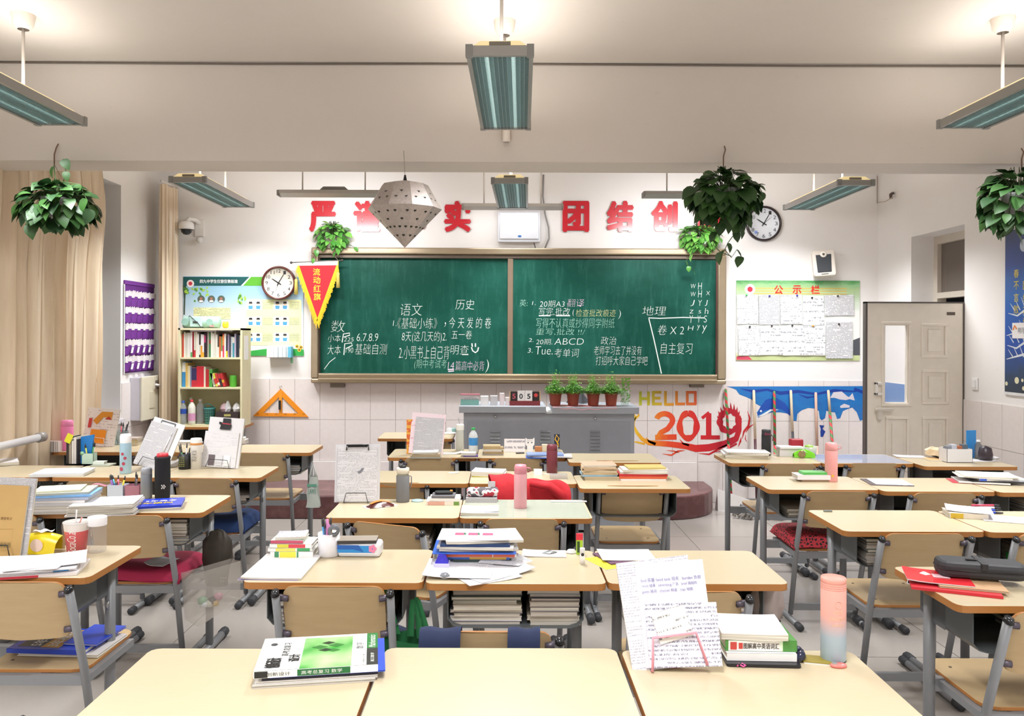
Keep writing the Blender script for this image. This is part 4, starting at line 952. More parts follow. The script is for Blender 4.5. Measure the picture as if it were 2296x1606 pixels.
# switch
yS = 6.15
t = thing('light_switch', 'white light switch plate on the wall beside the open door', 'switch', (XR, yS, 1.6-(857-755)*yS/F))
MB().box(-.012, -.04, -.045, -.001, .04, .045).build('switch_plate', white2, t, bevel=.003)
MB().box(-.018, -.022, -.03, -.012, .022, .03).build('rocker', white, t, bevel=.002)
t = thing('hall_poster', 'tall deep blue poster with pale branches and yellow vertical writing', 'poster', (XR, 0, 0), rot=RIGHT.to_euler())
a0, a1, zt_, zb_ = -5.78, -4.95, 2.375, 1.215
pb = N('night_blue_print'); q = pb.n('ShaderNodeSeparateXYZ', {0: pb.n('ShaderNodeTexCoord').outputs['Object']}).outputs
g = pb.math('DIVIDE', pb.math('SUBTRACT', q[1], zb_), zt_-zb_); nz_ = pb.noise(pb.obj(), 6, 5, .7)
pbm = pb.fin(pb.ramp(pb.math('ADD', g, pb.math('MULTIPLY', pb.math('SUBTRACT', nz_, .5), .2)), [(0, '#2b3644'), (.12, '#2c4568'), (.3, '#2350a8'), (.6, '#2367b8'), (.8, '#24418c'), (1, '#26365f')]), .35)
MB().box(a0, zb_, .002, a1, zt_, .008).build('poster_board', pbm, t)
MB().box(a0-.006, zb_-.02, .001, a1, zb_, .012).build('bottom_strip', M('#dfe0e0', .4), t)
s = MB()
for y0, z0, sg in [(a0+.02, 1.62, 1), (a0+.03, 1.55, -1), (a0+.02, 1.45, 1), (a0+.18, 1.7, 1), (a0+.04, 1.78, -1), (a0+.25, 1.5, 1)]:
    s.ribbon([(y0, z0), (y0+.10, z0+sg*.02), (y0+.25, z0+.05), (y0+.5, z0+.14)], [.004, .012, .02, .03], z=.0088)
    for k in range(4): xx = y0+.05+k*.06; s.ribbon([(xx+.02, z0+.02), (xx-.03, z0+.07+.02*k)], [.010, .003], z=.0089)
s.build('printed_branches', M('#d9dfe4', .5), t)
s = MB()
for k in range(14): s.disc(R.uniform(a0+.02, a1-.03), R.uniform(zb_+.02, zb_+.13), R.uniform(.012, .04), 14, z=.0088+k*.0001)
s.build('printed_blossoms', M('#ddd8b8', .5), t)
s = MB()
for i, ch in enumerate('春不言败'): s.text(ch, a0+.10, 2.03-i*.085, a0+.155, 2.09-i*.085, z=.0092)
for i, ch in enumerate('团结友爱'): s.text(ch, a0+.20, 1.94-i*.085, a0+.26, 2.00-i*.085, z=.0092)
s.build('poster_lettering', M('#e2cf3c', .5), t)
MB().disc(a0+.21, 2.25, .045, 20, z=.0092).build('emblem', M('#b9c4d8', .5), t)
t = thing('name_card', 'small white card with flame picture stuck on the blue poster', 'card', (XR, 0, 0), rot=RIGHT.to_euler())
MB().box(a0+.09, 1.60, .010, a0+.28, 1.71, .013).build('card_sheet', M('#ece9ea', .6), t)
MB().text('明月心', a0+.155, 1.635, a0+.26, 1.675, z=.0135).build('card_lettering', M('#555560', .6), t)
s = MB().ribbon([(a0+.10, 1.66), (a0+.118, 1.69), (a0+.14, 1.665)], .015, z=.0135); s.build('flame_picture', M('#e8832c', .5), t)
# socket on the beam, junction box; conduit stub near the corner
p = at(1135, 303, YN)
t = thing('smoke_detector', 'small white bracket left on the beam under the middle lamp', 'fitting', p)
MB().mat(0, True).lathe([(.02, -.05), (.024, -.04), (.022, .03), (.015, .05), (0, .05)], 12, Matrix.Translation((0, -.03, 0))).build('fitting_body', M('#e6ded6', .4), t)
MB().box(-.03, -.008, -.02, .03, 0, .055).build('back_plate', M('#c7b9ab', .6), t)
o = MB().mat(0, True).tube([at(1967, 395, 7.74), at(1967, 455, 7.74), at(1985, 452, 7.2), at(2003, 442, 6.9)], .004, 5).build('wall_wire', M('#b5a899', .6)); tag(o, 'thin wire running down the corner above the door', 'wire')
o = MB().mat(0, True).tube([(XR-.01, 7.44, 2.95), (XR-.05, 7.40, 2.93), (XR-.045, 7.4, 2.89)], .014, 6).build('wall_bracket', M('#5b4f4a', .6)); tag(o, 'small dark bracket on the wall above the doorway', 'bracket')
s = MB().mat(0, True)
# radiator pipe
t = thing('heating_pipe', 'thick white heating pipe running along the curtain', 'pipe')
MB().mat(0, True).tube([(-3.13, 4.0, .895), (-3.13, 5.40, .905)], .026, 12).build('pipe', M('#e7e7ea', .3), t)
MB().mat(0, True).tube([(-3.13, 5.40, .905), (-3.13, 5.46, .905)], .034, 12).build('pipe_cap', M('#a8a5a2', .4, .3), t)
MB().mat(0, True).tube([(-3.13, 4.1, .895), (XL+.0, 4.1, .895)], .012, 8).build('wall_support', M('#cfcfd2', .4), t)
# ================================================================ plants, lantern, curtains
hole = M('#2c2a24', .9)
def leafmesh(name, mat):
    s = MB().mat(0, True)
    prof = [(0, 0), (.18, .30), (.36, .42), (.55, .40), (.75, .26), (.9, .11), (1, 0)]
    vs = []; fs = []
    for i, (t_, w_) in enumerate(prof):
        z = -.35*t_*t_; 
        vs += [(-w_, t_-.10*(1 if 0 < i < 3 else 0), z+.22*w_), (0, t_, z), (w_, t_-.10*(1 if 0 < i < 3 else 0), z+.22*w_)]
    for i in range(len(prof)-1):
        a = i*3; fs += [(a, a+1, a+4, a+3), (a+1, a+2, a+5, a+4)]
    s.add(vs, fs); me = s.build(name, mat); d = me.data; bpy.data.objects.remove(me); return d
def m_leaf(name, a, b, rough=.35):
    n = N(name); oi = n.n('ShaderNodeObjectInfo').outputs['Random']
    n.b.inputs['Subsurface Weight'].default_value = 0
    return n.fin(n.mix(n.math('ADD', n.math('MULTIPLY', oi, .8), n.math('MULTIPLY', n.noise(n.obj(), 5, 2), .3)), a, b), rough)
leaf_shaded = leafmesh('leaf', m_leaf('pothos_shaded', '#15331a', '#355c24', .5)); leaf_lite = leafmesh('leaf', m_leaf('pothos_light', '#2f7a2e', '#7fbf57', .3))  # hanging plants: backlit shade is painted into the darker leaf greens
def put_leaf(t, me, p, dirv, size, rnd):
    o = bpy.data.objects.new('leaf', me); COL.objects.link(o); o.parent = t
    d = Vector(dirv).normalized(); up = Vector((rnd.uniform(-.5, .5), rnd.uniform(-.8, .1), 1)).normalized()
    x = d.cross(up).normalized(); z = x.cross(d).normalized()
    m = Matrix((x, d, z)).transposed().to_4x4(); m.translation = p
    o.matrix_local = m @ Matrix.Diagonal((size*rnd.uniform(.8, 1.05), size, size, 1))
def pothos(label, p, rad, n, me, seed, pot, group, vines=(), size=.082, squash=.72, hang=True, potr=.085, shift=-.02, stemcol='#3f5a2c', ymax=9):
    rnd = random.Random(seed); t = thing('pothos_plant', label, 'plant', p, 0, group)
    if pot: MB().mat(0, True).lathe([(0, -.10), (potr*.72, -.10), (potr, .0), (potr*1.06, .012), (potr*.95, .012), (potr*.9, -.01), (0, -.015)], 20).build('flower_pot', pot, t)
    st = MB().mat(0, True)
    for k in range(n):
        a = rnd.uniform(0, 2*math.pi); e = rnd.uniform(-.95, 1.0); rr = rad*(.62+.38*rnd.random())*math.sqrt(max(.05, 1-e*e))
        q = Vector((math.cos(a)*rr, math.sin(a)*rr*.8, shift+e*rad*squash))
        q.y = min(q.y, ymax)
        out = Vector((math.cos(a), math.sin(a)*(1 if ymax > 1 else -abs(math.sin(a)) if math.sin(a) > 0 else 1), -.75 if e < .2 else e*.5-.2)); out += Vector((rnd.uniform(-.4, .4), rnd.uniform(-.4, .4), rnd.uniform(-.5, .3)))
        put_leaf(t, me, q, out, size*rnd.uniform(.75, 1.25), rnd)
        if k % 2 == 0: st.tube([(q.x*.1, q.y*.1, 0), (q.x*.6, q.y*.6, max(q.z, 0)+.04), tuple(q)], .0018, 4)
    for v in vines:
        pts = [Vector(q) for q in v]
        st.tube(pts, .0026, 5)
        for i in range(1, len(pts)):
            if rnd.random() < .85: put_leaf(t, me, pts[i], (rnd.uniform(-1, 1), -.3, -1), size*rnd.uniform(.7, 1.15), rnd)
    st.build('stems', M(stemcol, .6), t)['kind'] = 'stuff'
    return t
def hooks(t, p, hook):
    h = Vector(hook)-Vector(p)
    MB().mat(0, True).tube([h+Vector((0, .02, .03)), h+Vector((.012, 0, .045)), h+Vector((.012, -.02, .02)), h+Vector((0, -.02, -.02)), h+Vector((0, -.02, -.08))], .004, 6).build('wall_hook', M('#7a5f50', .6), t)
    for a in (0, 2.1, 4.2): MB().mat(0, True).tube([h+Vector((0, -.02, -.08)), Vector((.085*math.cos(a), .085*math.sin(a), .01))], .0016, 4).build('hanging_wire', M('#6a5a4e', .5), t)
greypot = M('#8c8f8c', .5)
YP = 4.62
p = at(128, 450, YP)
t = pothos('pothos with shade-darkened leaves hanging before the wide curtain', p, .20, 230, leaf_shaded, 3, greypot, 'plants hung from the beam', squash=.55,
           vines=[[(.05, -.05, .1), (.17, -.08, .08), (.21, -.08, 0), (.235, -.08, -.06)], [(-.05, -.05, 0), (-.12, -.1, -.10), (-.1, -.1, -.15)], [(.02, 0, .05), (.05, 0, .17), (.035, 0, .24)], [(0, 0, .05), (-.02, 0, .2)]])
hooks(t, p, at(126, 340, YN))
p = at(1625, 430, YP)
v1 = [Vector(at(*q, YP))-p for q in [(1640, 470), (1655, 500), (1650, 520), (1632, 545), (1625, 560), (1640, 578), (1652, 560), (1662, 575)]]
v2 = [Vector(at(*q, YP))-p for q in [(1600, 450), (1605, 480), (1618, 500), (1605, 520), (1600, 550), (1615, 565), (1640, 575)]]
v3 = [Vector(at(*q, YP-.05))-p for q in [(1660, 440), (1680, 455), (1672, 490), (1660, 510), (1642, 525)]]
v4 = [Vector(at(*q, YP-.05))-p for q in [(1650, 400), (1680, 410), (1700, 415), (1708, 430)]]
t = pothos('pothos with shade-darkened leaves hanging above the blackboard corner with long trailing vines', p, .185, 210, leaf_shaded, 8, greypot, 'plants hung from the beam', vines=[v1, v2, v3, v4], squash=.72)
hooks(t, p, at(1620, 345, YN))
p = at(2282, 440, YP)
t = pothos('pothos with shade-darkened leaves cut by the edge, above the deep blue poster', p, .20, 210, leaf_shaded, 12, greypot, 'plants hung from the beam', squash=.8,
           vines=[[(0, 0, 0), (-.15, -.05, -.1), (-.18, -.05, -.17)], [(0, 0, 0), (-.05, -.05, -.15), (-.04, -.05, -.22)]])
hooks(t, p, at(2286, 350, YN))
zt_b = at(745, 560, D-.08).z
p = at(745, 532, D-.085); p.z = zt_b+.11
pothos('small bright pothos on the blackboard top above the pennant', p, .15, 170, leaf_lite, 21, M('#cfc9bf', .6), 'plants on top of the blackboard', size=.062, ymax=.045, squash=.75, shift=.02, potr=.07,
       vines=[[(-.05, -.06, .0), (-.12, -.06, -.06), (-.14, -.07, -.12), (-.17, -.06, -.2)], [(.05, -.06, 0), (.06, -.07, -.1), (.05, -.07, -.14)], [(.1, -.03, -.03), (.22, -.03, -.09)]])
p = at(1570, 532, D-.085); p.z = zt_b+.115
pothos('bright green pothos on the blackboard top beneath the trailing plant', p, .185, 210, leaf_lite, 25, M('#c9bfae', .6), 'plants on top of the blackboard', size=.066, ymax=.045, squash=.6, shift=.01, potr=.075,
       vines=[[(-.05, -.08, -.02), (-.08, -.09, -.10), (-.10, -.09, -.16), (-.16, -.09, -.22), (-.13, -.09, -.27), (-.09, -.09, -.31)]])
# paper lantern
YL = 4.66; c = at(908, 466, YL)
t = thing('paper_lantern', 'silver faceted paper lantern pierced with small shapes hanging from beam', 'lantern', c)
zz = [at(908, y, YL).z-c.z for y in (404, 416, 470, 556)]
pl_ = N('silver_paper'); g = pl_.noise(pl_.obj(), 60, 4, .7); h_ = pl_.noise(pl_.obj(), 3, 3)
plm = pl_.fin(pl_.mix(g, pl_.mix(h_, '#b5aba3', '#cfc6c6'), '#948a82'), .38, .35)
s = MB(); nf = 10
s.lathe([(.0, zz[0]), (.135, zz[1]), (.216, zz[2]), (0, zz[3])], nf); s.build('lantern_shell', plm, t)
s = MB(); rnd = random.Random(4)
def facet_pt(k, f, lower, u):
    a0, a1 = 2*math.pi*k/nf, 2*math.pi*(k+1)/nf
    (r0, z0), (r1, z1) = ((.216, zz[2]), (0, zz[3])) if lower else ((.216, zz[2]), (.135, zz[1]))
    r_, z_ = r0+(r1-r0)*f, z0+(z1-z0)*f
    A_ = Vector((math.cos(a0)*r_, math.sin(a0)*r_, z_)); B_ = Vector((math.cos(a1)*r_, math.sin(a1)*r_, z_))
    return A_+(B_-A_)*u, a0, a1
for k in range(nf):
    for lower, f, us in [(1, .14, (.2, .8)), (1, .32, (.5,)), (1, .5, (.25, .75)), (1, .7, (.5,)), (0, .35, (.25, .75)), (0, .6, (.5,))]:
        for u in us:
            q, a0, a1 = facet_pt(k, f, lower, u); am = (a0+a1)/2
            nrm = Vector((math.cos(am), math.sin(am), -.9 if lower else 1.0)).normalized(); tx = Vector((-math.sin(am), math.cos(am), 0)); ty = nrm.cross(tx)
            if ty.z < 0: ty = -ty
            q = q+nrm*.0012; w_ = .0085
            ring = [(0, -1.2), (.35, -.5), (1, -.1), (1, .5), (.5, .9), (0, .7), (-.5, .9), (-1, .5), (-1, -.1), (-.35, -.5)]
            s.add([q+tx*x*w_+ty*y*w_ for x, y in ring], [tuple(range(10))])
s.build('pierced_shapes', hole, t)['kind'] = 'stuff'
MB().mat(0, True).tube([(0, 0, zz[0]-.005), (0, 0, zz[0]+.03)], .012, 8, r2=.005).build('lantern_cap', black, t)
MB().mat(0, True).tube([(0, 0, zz[0]+.02), at(905, 338, YN)-c], .0013, 4).build('hanging_string', M('#8d847a', .7), t)
# curtains
cur = N('curtain_cloth'); g = cur.noise(cur.obj((8, 8, .8)), 4, 3)
curm = cur.fin(cur.mix(g, '#d3bb9f', '#eadabf'), .3, spec=.6); cur.b.inputs['Sheen Weight'].default_value = .3
def curtain(name, label, x0, y0, y1, zt, zb, nf_, amp, pinch=None, seed=1, thin=0):
    rnd = random.Random(seed); t = thing(name, label, 'curtain')
    ph = [rnd.uniform(-.3, .3) for _ in range(nf_+2)]
    def fn(u, v):
        z = zb+(zt-zb)*v; ed = 1 if not pinch else pinch(v)
        uu = u*nf_; k = int(uu); w_ = ph[min(k, nf_)]
        f = math.sin(2*math.pi*(uu+.12*math.sin(5*v+k)*u))
        y = y0+(y1-y0)*u*ed+.015*math.sin(2*math.pi*uu*2+w_)
        return (x0+amp*(.6+.4*math.sin(k*1.7+v*2))*f*(1-.25*v), y, z)
    s = MB().mat(0, True); s.grid(nf_*14, 26, fn); s.build('curtain_cloth', curm, t)
    MB().mat(0, True).tube([(x0, y0-.02, zt+.02), (x0, y1+.03, zt+.02)], .014, 8).build('curtain_rod', M('#d8d4d0', .4), t)
    return t
def pinch(v): return 1.0-.035*math.exp(-((v-.0)/.5)**2)+.05*math.exp(-((v-.86)/.12)**2)-.02
curtain('curtain', 'wide beige satin curtain drawn across the window', -3.205, 4.55, 6.43, 3.0, .30, 12, .058, pinch, 5)
t = curtain('curtain', 'narrow bunched beige curtain in the corner beside the bookcase', -3.13, 7.36, 7.66, 3.0, .25, 5, .06, None, 9)
# ================================================================ lectern
lx0, lx1, ly, lz = -.306, 1.09, 6.52, 1.035
lg = M('#a3a7b0', .42, .1); lg2 = M('#9a9ea7', .42, .1)
t = thing('lectern', 'wide grey steel teacher console with three louvre vents below blackboard', 'lectern', (0, ly, 0), math.radians(0))
MB().box(lx0, 0, .02, lx1, .42, lz-.06).build('cabinet_body', lg, t, bevel=.004)
MB().box(lx0+.03, -.006, .12, lx1-.035, 0, lz-.125).build('front_door', lg2, t, bevel=.002)
MB().box(lx0-.035, -.05, lz-.055, .365, .45, lz).build('top_panel', lg, t, bevel=.004)
MB().box(.415, -.05, lz-.06, lx1+.03, .45, lz-.004).build('top_panel', lg, t, bevel=.004)
MB().box(.365, -.03, lz-.06, .415, .44, lz-.045).build('cable_gap', M('#c9c9c8', .5), t)
for px, z0, n_ in ((1111, .60, 9), (1223, .60, 11), (1335, .60, 12)):
    x = (px-CX)*ly/F
    for k in range(9):
        MB().add([(x-.04, -.007, lz-.20-k*.028), (x+.04, -.007, lz-.20-k*.028), (x+.038, -.02, lz-.212-k*.028), (x-.038, -.02, lz-.212-k*.028), (x-.04, -.006, lz-.216-k*.028), (x+.04, -.006, lz-.216-k*.028)], [(0, 1, 2, 3), (3, 2, 5, 4)]).build('vent_slat', M('#a5a9ad', .35, .4), t)
for px, py in ((1111, 934), (1334, 938)):
    q = at(px, py, ly); MB().mat(0, True).lathe([(.012, 0), (.012, .012), (0, .016)], 10, Matrix.Translation((q.x, -.006, q.z)) @ Matrix.Rotation(math.pi/2, 4, 'X')).build('lock', M('#cfd2d4', .2, .8), t)
def simple(name, label, cat, fn, mats, loc=(0, 0, 0), rz=0, group=None, bevel=0, rot=None):
    s = MB(); fn(s); o = s.build(name, mats, None, loc, bevel, rot if rot else (0, 0, rz)); return tag(o, label, cat, group)
LT = lz
def lp(px, y=ly+.08): return (px-CX)*y/F
# potted herbs
terra = M('#8e3f2c', .55)
grn = N('herb_green'); gm = grn.fin(grn.mix(grn.noise(grn.obj(), 18, 3), '#3a8a2a', '#8cc850'), .6)
for i, (px, lab_) in enumerate(((1245, 'terracotta pot of herbs, first beside the lectern gap'), (1285, 'terracotta pot of herbs, second from the lectern gap'), (1330, 'terracotta pot of herbs, third from the lectern gap'), (1370, 'terracotta pot of herbs beside the glass jar plant'))):
    t = thing('potted_herb', lab_, 'plant', (lp(px), ly+.06, LT+.002), 0, 'terracotta herb pots on the lectern')
    MB().mat(0, False).lathe([(0, 0), (.042, 0), (.052, .09), (.058, .09), (.058, .105), (.05, .105), (.048, .095), (0, .09)], 20).build('flower_pot', terra, t)
    s = MB(); rnd = random.Random(30+i)
    for k in range(1200):
        a = rnd.uniform(0, 6.28); r_ = .088*math.sqrt(rnd.random()); z = .095+rnd.random()*.10*(1.15-r_/.11); 
        if k > 1100: z += rnd.random()*.11; r_ *= .7
        x, y = math.cos(a)*r_, math.sin(a)*r_; b_ = rnd.uniform(0, 6.28); l = rnd.uniform(.011, .018)
        s.add([(x, y, z), (x+math.cos(b_)*l*.5-math.sin(b_)*l*.4, y+math.sin(b_)*l*.5+math.cos(b_)*l*.4, z+rnd.uniform(0, .006)), (x+math.cos(b_)*l*1.2, y+math.sin(b_)*l*1.2, z), (x+math.cos(b_)*l*.5+math.sin(b_)*l*.4, y+math.sin(b_)*l*.5-math.cos(b_)*l*.4, z)], [(0, 1, 2, 3)])
    for k in range(22):
        a = rnd.uniform(0, 6.28); r_ = .05*rnd.random(); s.tube([(math.cos(a)*r_*.5, math.sin(a)*r_*.5, .09), (math.cos(a)*r_, math.sin(a)*r_, .18+.10*rnd.random())], .0012, 3)
    s.build('herb_leaves', gm, t)['kind'] = 'stuff'
simple('plastic_sheet', 'pink plastic sheet lying beneath the terracotta herb pots', 'sheet', lambda s: s.mat(0, True).grid(24, 4, lambda u, v: (.42+.52*u, ly-.055+.20*v, LT-.004+.004*math.sin(u*25+v*3)-.02*(1-v)*(.3+.7*abs(math.sin(u*3.2))) if v < .1 else LT-.002+.002*math.sin(u*25+v*3))), M('#d98a8c', .35))
t = thing('glass_jar', 'clear glass jar with leafy stems at the end of lectern', 'jar', (lp(1402), ly+.08, LT))
MB().mat(0, True).lathe([(0, .002), (.032, .002), (.035, .05), (.033, .10), (.036, .12)], 18).build('jar_glass', M('#c9d9cd', .05, alpha=.35, mottled=0), t)
s = MB(); rnd = random.Random(5)
for k in range(120):
    z = rnd.uniform(.02, .22); a = rnd.uniform(0, 6.28); r_ = .02+.02*rnd.random(); x, y = math.cos(a)*r_, math.sin(a)*r_
    s.add([(x, y, z), (x+.008, y+.002, z+.004), (x+.012, y, z+.014), (x, y-.003, z+.01)], [(0, 1, 2, 3)])
s.build('jar_leaves', gm, t)['kind'] = 'stuff'
simple('grey_bag', 'crumpled grey cloth bag behind the terracotta pots', 'bag', lambda s: s.mat(0, True).grid(14, 8, lambda u, v: ((lp(1302)-.10+.20*u), ly+.30+.05*math.sin(7*u), LT+.165*v*math.sin(math.pi*min(1, max(0, u)))*(.8+.2*math.sin(9*u+4*v)))), M('#5f6064', .8))
# perpetual calendar 5 05
t = thing('flip_calendar', 'small flip calendar reading 5 05 on the lectern', 'calendar', (lp(1177), ly+.04, LT))
MB().box(-.125, -.02, 0, .125, .03, .038).build('calendar_base', M('#7d2a2f', .45), t)
for k, (x, c_, tx_, tc) in enumerate(((-.09, '#2b2427', '5', '#c9566a'), (-.032, '#f1f0f0', '0', '#1c1c1e'), (.032, '#f1f0f0', '5', '#1c1c1e'), (.09, '#241d20', '', '#e14a48'))):
    cd = MB().box(x-.03, -.012, .036, x+.03, -.004, .115+(.006 if k in (1, 2) else 0)).build('date_card', M(c_, .5), t)
    if tx_: MB().text(tx_, x-.014, -.0, x+.014, .042, Matrix.Translation((0, -.0125, .055)) @ Matrix.Rotation(math.pi/2, 4, 'X'), off=.03).build('printed_number', M(tc, .5), cd)
    else: MB().disc(x, .085, .016, 16, Matrix.Translation((0, -.0125, 0)) @ Matrix.Rotation(math.pi/2, 4, 'X')).build('printed_number', M(tc, .5), cd)
for x in (-.123, .123): MB().box(x-.004, -.014, .03, x+.004, 0, .118).build('gold_frame', M('#c9a97a', .4), t)
def holder(name, label, cat, px, w_, d_, h, col, y=None, alpha=None, tilt=0):
    return simple(name, label, cat, lambda s: s.prism(chamfer(-w_/2, -d_/2, w_/2, d_/2, .008), 0, h), M(col, .35, alpha=alpha), (lp(px), (y or ly+.06), LT), tilt, bevel=.002)
t = thing('card_box', 'clear lidded box of chalk pieces at the end of lectern', 'box', (lp(1054), ly+.08, LT))
MB().box(-.075, -.04, 0, .075, .05, .045).build('tray', M('#7fb3a9', .4), t)
MB().box(-.078, -.045, .045, .078, .055, .085).build('clear_lid', M('#e3e6ea', .05, alpha=.3, mottled=0), t)
MB().box(-.08, -.046, .083, .08, .056, .089).build('lid_edge', M('#a8606c', .4), t)
for k in range(5): MB().tube([(-.05+k*.02, -.02, .05), (-.03+k*.02, .03, .052)], .005, 6).build('chalk', white, t)
holder('chalk_box', 'plain white carton between clear box and grey carton', 'box', 1087, .065, .07, .075, '#e5e3e4')
holder('paper_box', 'grey white carton with open flap on the lectern', 'box', 1108, .06, .07, .078, '#c9c8cb')
holder('pill_box', 'tall white carton with tiny red print on the lectern', 'box', 1126, .04, .05, .10, '#e6d9da')
holder('small_carton', 'low white carton with red square beside the flip calendar', 'box', 1139, .04, .05, .065, '#e3dadb')
# ================================================================ bookcase and what stands in it
bcx0, bcx1, bcy0, bcy1, bz0, bz1 = -2.935, -2.352, 7.25, 7.50, TOP, 1.668
cr = M('#ddd7b2', .5); crd = M('#cfc79d', .55)
t = thing('bookcase', 'cream open bookcase standing on a desk in the corner', 'bookcase')
MB().box(bcx0, bcy0, bz0, bcx0+.018, bcy1, bz1).build('side_panel', cr, t); MB().box(bcx1-.018, bcy0, bz0, bcx1, bcy1, bz1).build('side_panel', cr, t)
MB().box(bcx0, bcy0, bz1-.018, bcx1, bcy1, bz1).build('top_panel', cr, t); MB().box(bcx0+.018, bcy1-.008, bz0, bcx1-.018, bcy1, bz1-.018).build('back_panel', crd, t)
S1 = 1.6-(804-755)*7.25/F; S2 = 1.6-(871-755)*7.25/F
for z in (S1, S2, bz0+.016): MB().box(bcx0+.018, bcy0, z-.016, bcx1-.018, bcy1-.008, z).build('shelf', cr, t)
MB().box(bcx1-.0005, bcy0+.06, 1.38, bcx1+.004, bcy0+.16, 1.60).build('taped_paper', paperw, t)
rnd = random.Random(77)
def spine(x, z, w_, h, d_, col, label, band=None, lean=0, grp=None):
    s = MB(); s.box(0, 0, 0, w_, d_, h).mat(1).box(.001, .002, h, w_-.001, d_, h+.0005)
    mats = [M(col, .5), M('#e6e0d2', .8)]
    if band: s.mat(2).box(-.0003, -.0006, h*band[0], w_+.0003, .01, h*band[1]); mats.append(M(band[2], .5))
    o = s.build('book', mats, None, (x, bcy0+.035, z), rot=(0, lean, 0)); return tag(o, label, 'book', grp)
cols = [('#b8432f', 'thin orange'), ('#e4e1dc', 'white'), ('#cfcac0', 'grey white'), ('#e8e6e2', 'white'), ('#dedad3', 'white'), ('#f0eeea', 'white green-footed', (.0, .2, '#4f9a5a')), ('#9c2a33', 'thin dark red'), ('#dcd8c9', 'cream red-footed', (0, .28, '#c23138')), ('#e6dfcd', 'cream'),
        ('#efece6', 'white'), ('#3d332f', 'dark brown', (.1, .5, '#d9d2c4')), ('#e6e3e6', 'pale orange-footed', (0, .5, '#e79a2c')), ('#eceaea', 'white yellow-footed', (0, .22, '#e9a53b')), ('#33262e', 'black pink-marked', (.6, .9, '#b93a6c')), ('#33262e', 'black'), ('#a9a596', 'grey'), ('#3e7d4d', 'green', (.55, .7, '#8f3a2c')), ('#e6e2d6', 'ivory'), ('#e9e5da', 'ivory'),
        ('#ded8cb', 'ivory'), ('#e8e4d9', 'ivory'), ('#4b443e', 'thin dark', (.0, .45, '#e3ddd0')), ('#c4622f', 'orange'), ('#7d8a54', 'olive', (0, .3, '#e6e2da')), ('#d13a56', 'pink red', (.5, .95, '#e58b4a')), ('#ecebe6', 'white'), ('#35353c', 'charcoal yellow-footed', (0, .3, '#e5cf2e')), ('#8d7b98', 'mauve'), ('#3f3f4a', 'charcoal'), ('#b5bcc4', 'pale blue grey'),
        ('#2f8a9c', 'teal', (.7, .98, '#d5d2bd')), ('#b9afc9', 'lilac'), ('#2b3242', 'navy'), ('#2b3242', 'navy'), ('#9c9484', 'taupe', (0, .4, '#c9bfa5'))]
x = bcx0+.024; avail = (bcx1-.022-x)/len(cols)
for i, c in enumerate(cols):
    w_ = avail*rnd.uniform(.82, .98); h = rnd.uniform(.205, .235)-(.018 if i > 20 else 0)
    spine(x, S1, w_, h, .17, c[0], f"{c[1]} book, {'first' if i == 0 else ORD[i] } from the curtain end of the top bookcase shelf", c[2] if len(c) > 2 else None, 0, 'books on the top bookcase shelf'); x += avail
cols2 = [('#3a8ac4', 'blue and white', .030, .26, (.6, .98, '#e8e6e0')), ('#dcb968', 'ochre', .02, .25), ('#e6d9b4', 'cream', .02, .22), ('#7f8aa8', 'grey blue', .012, .215), ('#c22f3e', 'red with navy top', .045, .20, (.35, .98, '#3a3560')), ('#cc2b3a', 'thick plain red', .065, .215),
         ('#e4d8c6', 'pale', .016, .21), ('#b52a30', 'dark red', .030, .185), ('#4f9c49', 'green', .028, .185)]
x = bcx0+.024
for i, c in enumerate(cols2):
    spine(x, S2, c[2], c[3]*.88, .16, c[0], f"{c[1]} binder-size book on the middle bookcase shelf", c[4] if len(c) > 4 else None, 0, 'books on the middle bookcase shelf'); x += c[2]+.001
x += .012
for i, (c, l, b_) in enumerate((('#dedbd2', 'white', (.1, .5, '#9fa08f')), ('#d8cf55', 'yellow red-striped', (.2, .6, '#cf3a3a')), ('#c9423b', 'red white-striped', (.1, .3, '#f0e9df')), ('#3a2a2e', 'black red-topped', (.6, .95, '#c0303a')), ('#c23036', 'scarlet', (.3, .5, '#d9b02e')))):
    spine(x, S2+.003, .018, .125, .12, c, f"small leaning {l} book beside the green can", b_, math.radians(-16), 'small leaning books on the middle shelf'); x += .0225
def lathe_thing(name, label, cat, prof, mats, loc, mi=None, n=20, sy=1, group=None, smooth=True):
    s = MB().mat(0, smooth); s.lathe(prof, n, mats=mi, sy=sy); o = s.build(name, mats, None, loc); return tag(o, label, cat, group)
lathe_thing('green_can', 'bright green tin can on the middle bookcase shelf', 'can', [(0, 0), (.030, 0), (.032, .01), (.032, .095), (.028, .105), (0, .107)], M('#57b03a', .3), (-2.46, 7.33, S2))
# papers lying over the top row
for k, (lab_, y, z) in enumerate((('white magazine lying flat over the top shelf books', 7.30, S1+.239), ('second white magazine slanting over the top shelf books', 7.32, S1+.246))):
    simple('magazine', lab_, 'magazine', lambda s: s.box(-.12, 0, 0, .12, .14, .012), M('#d8d4e0', .5), (-2.72+k*.14, y-.02, z-.004+k*.0), rot=(0, math.radians(3*k), 0))
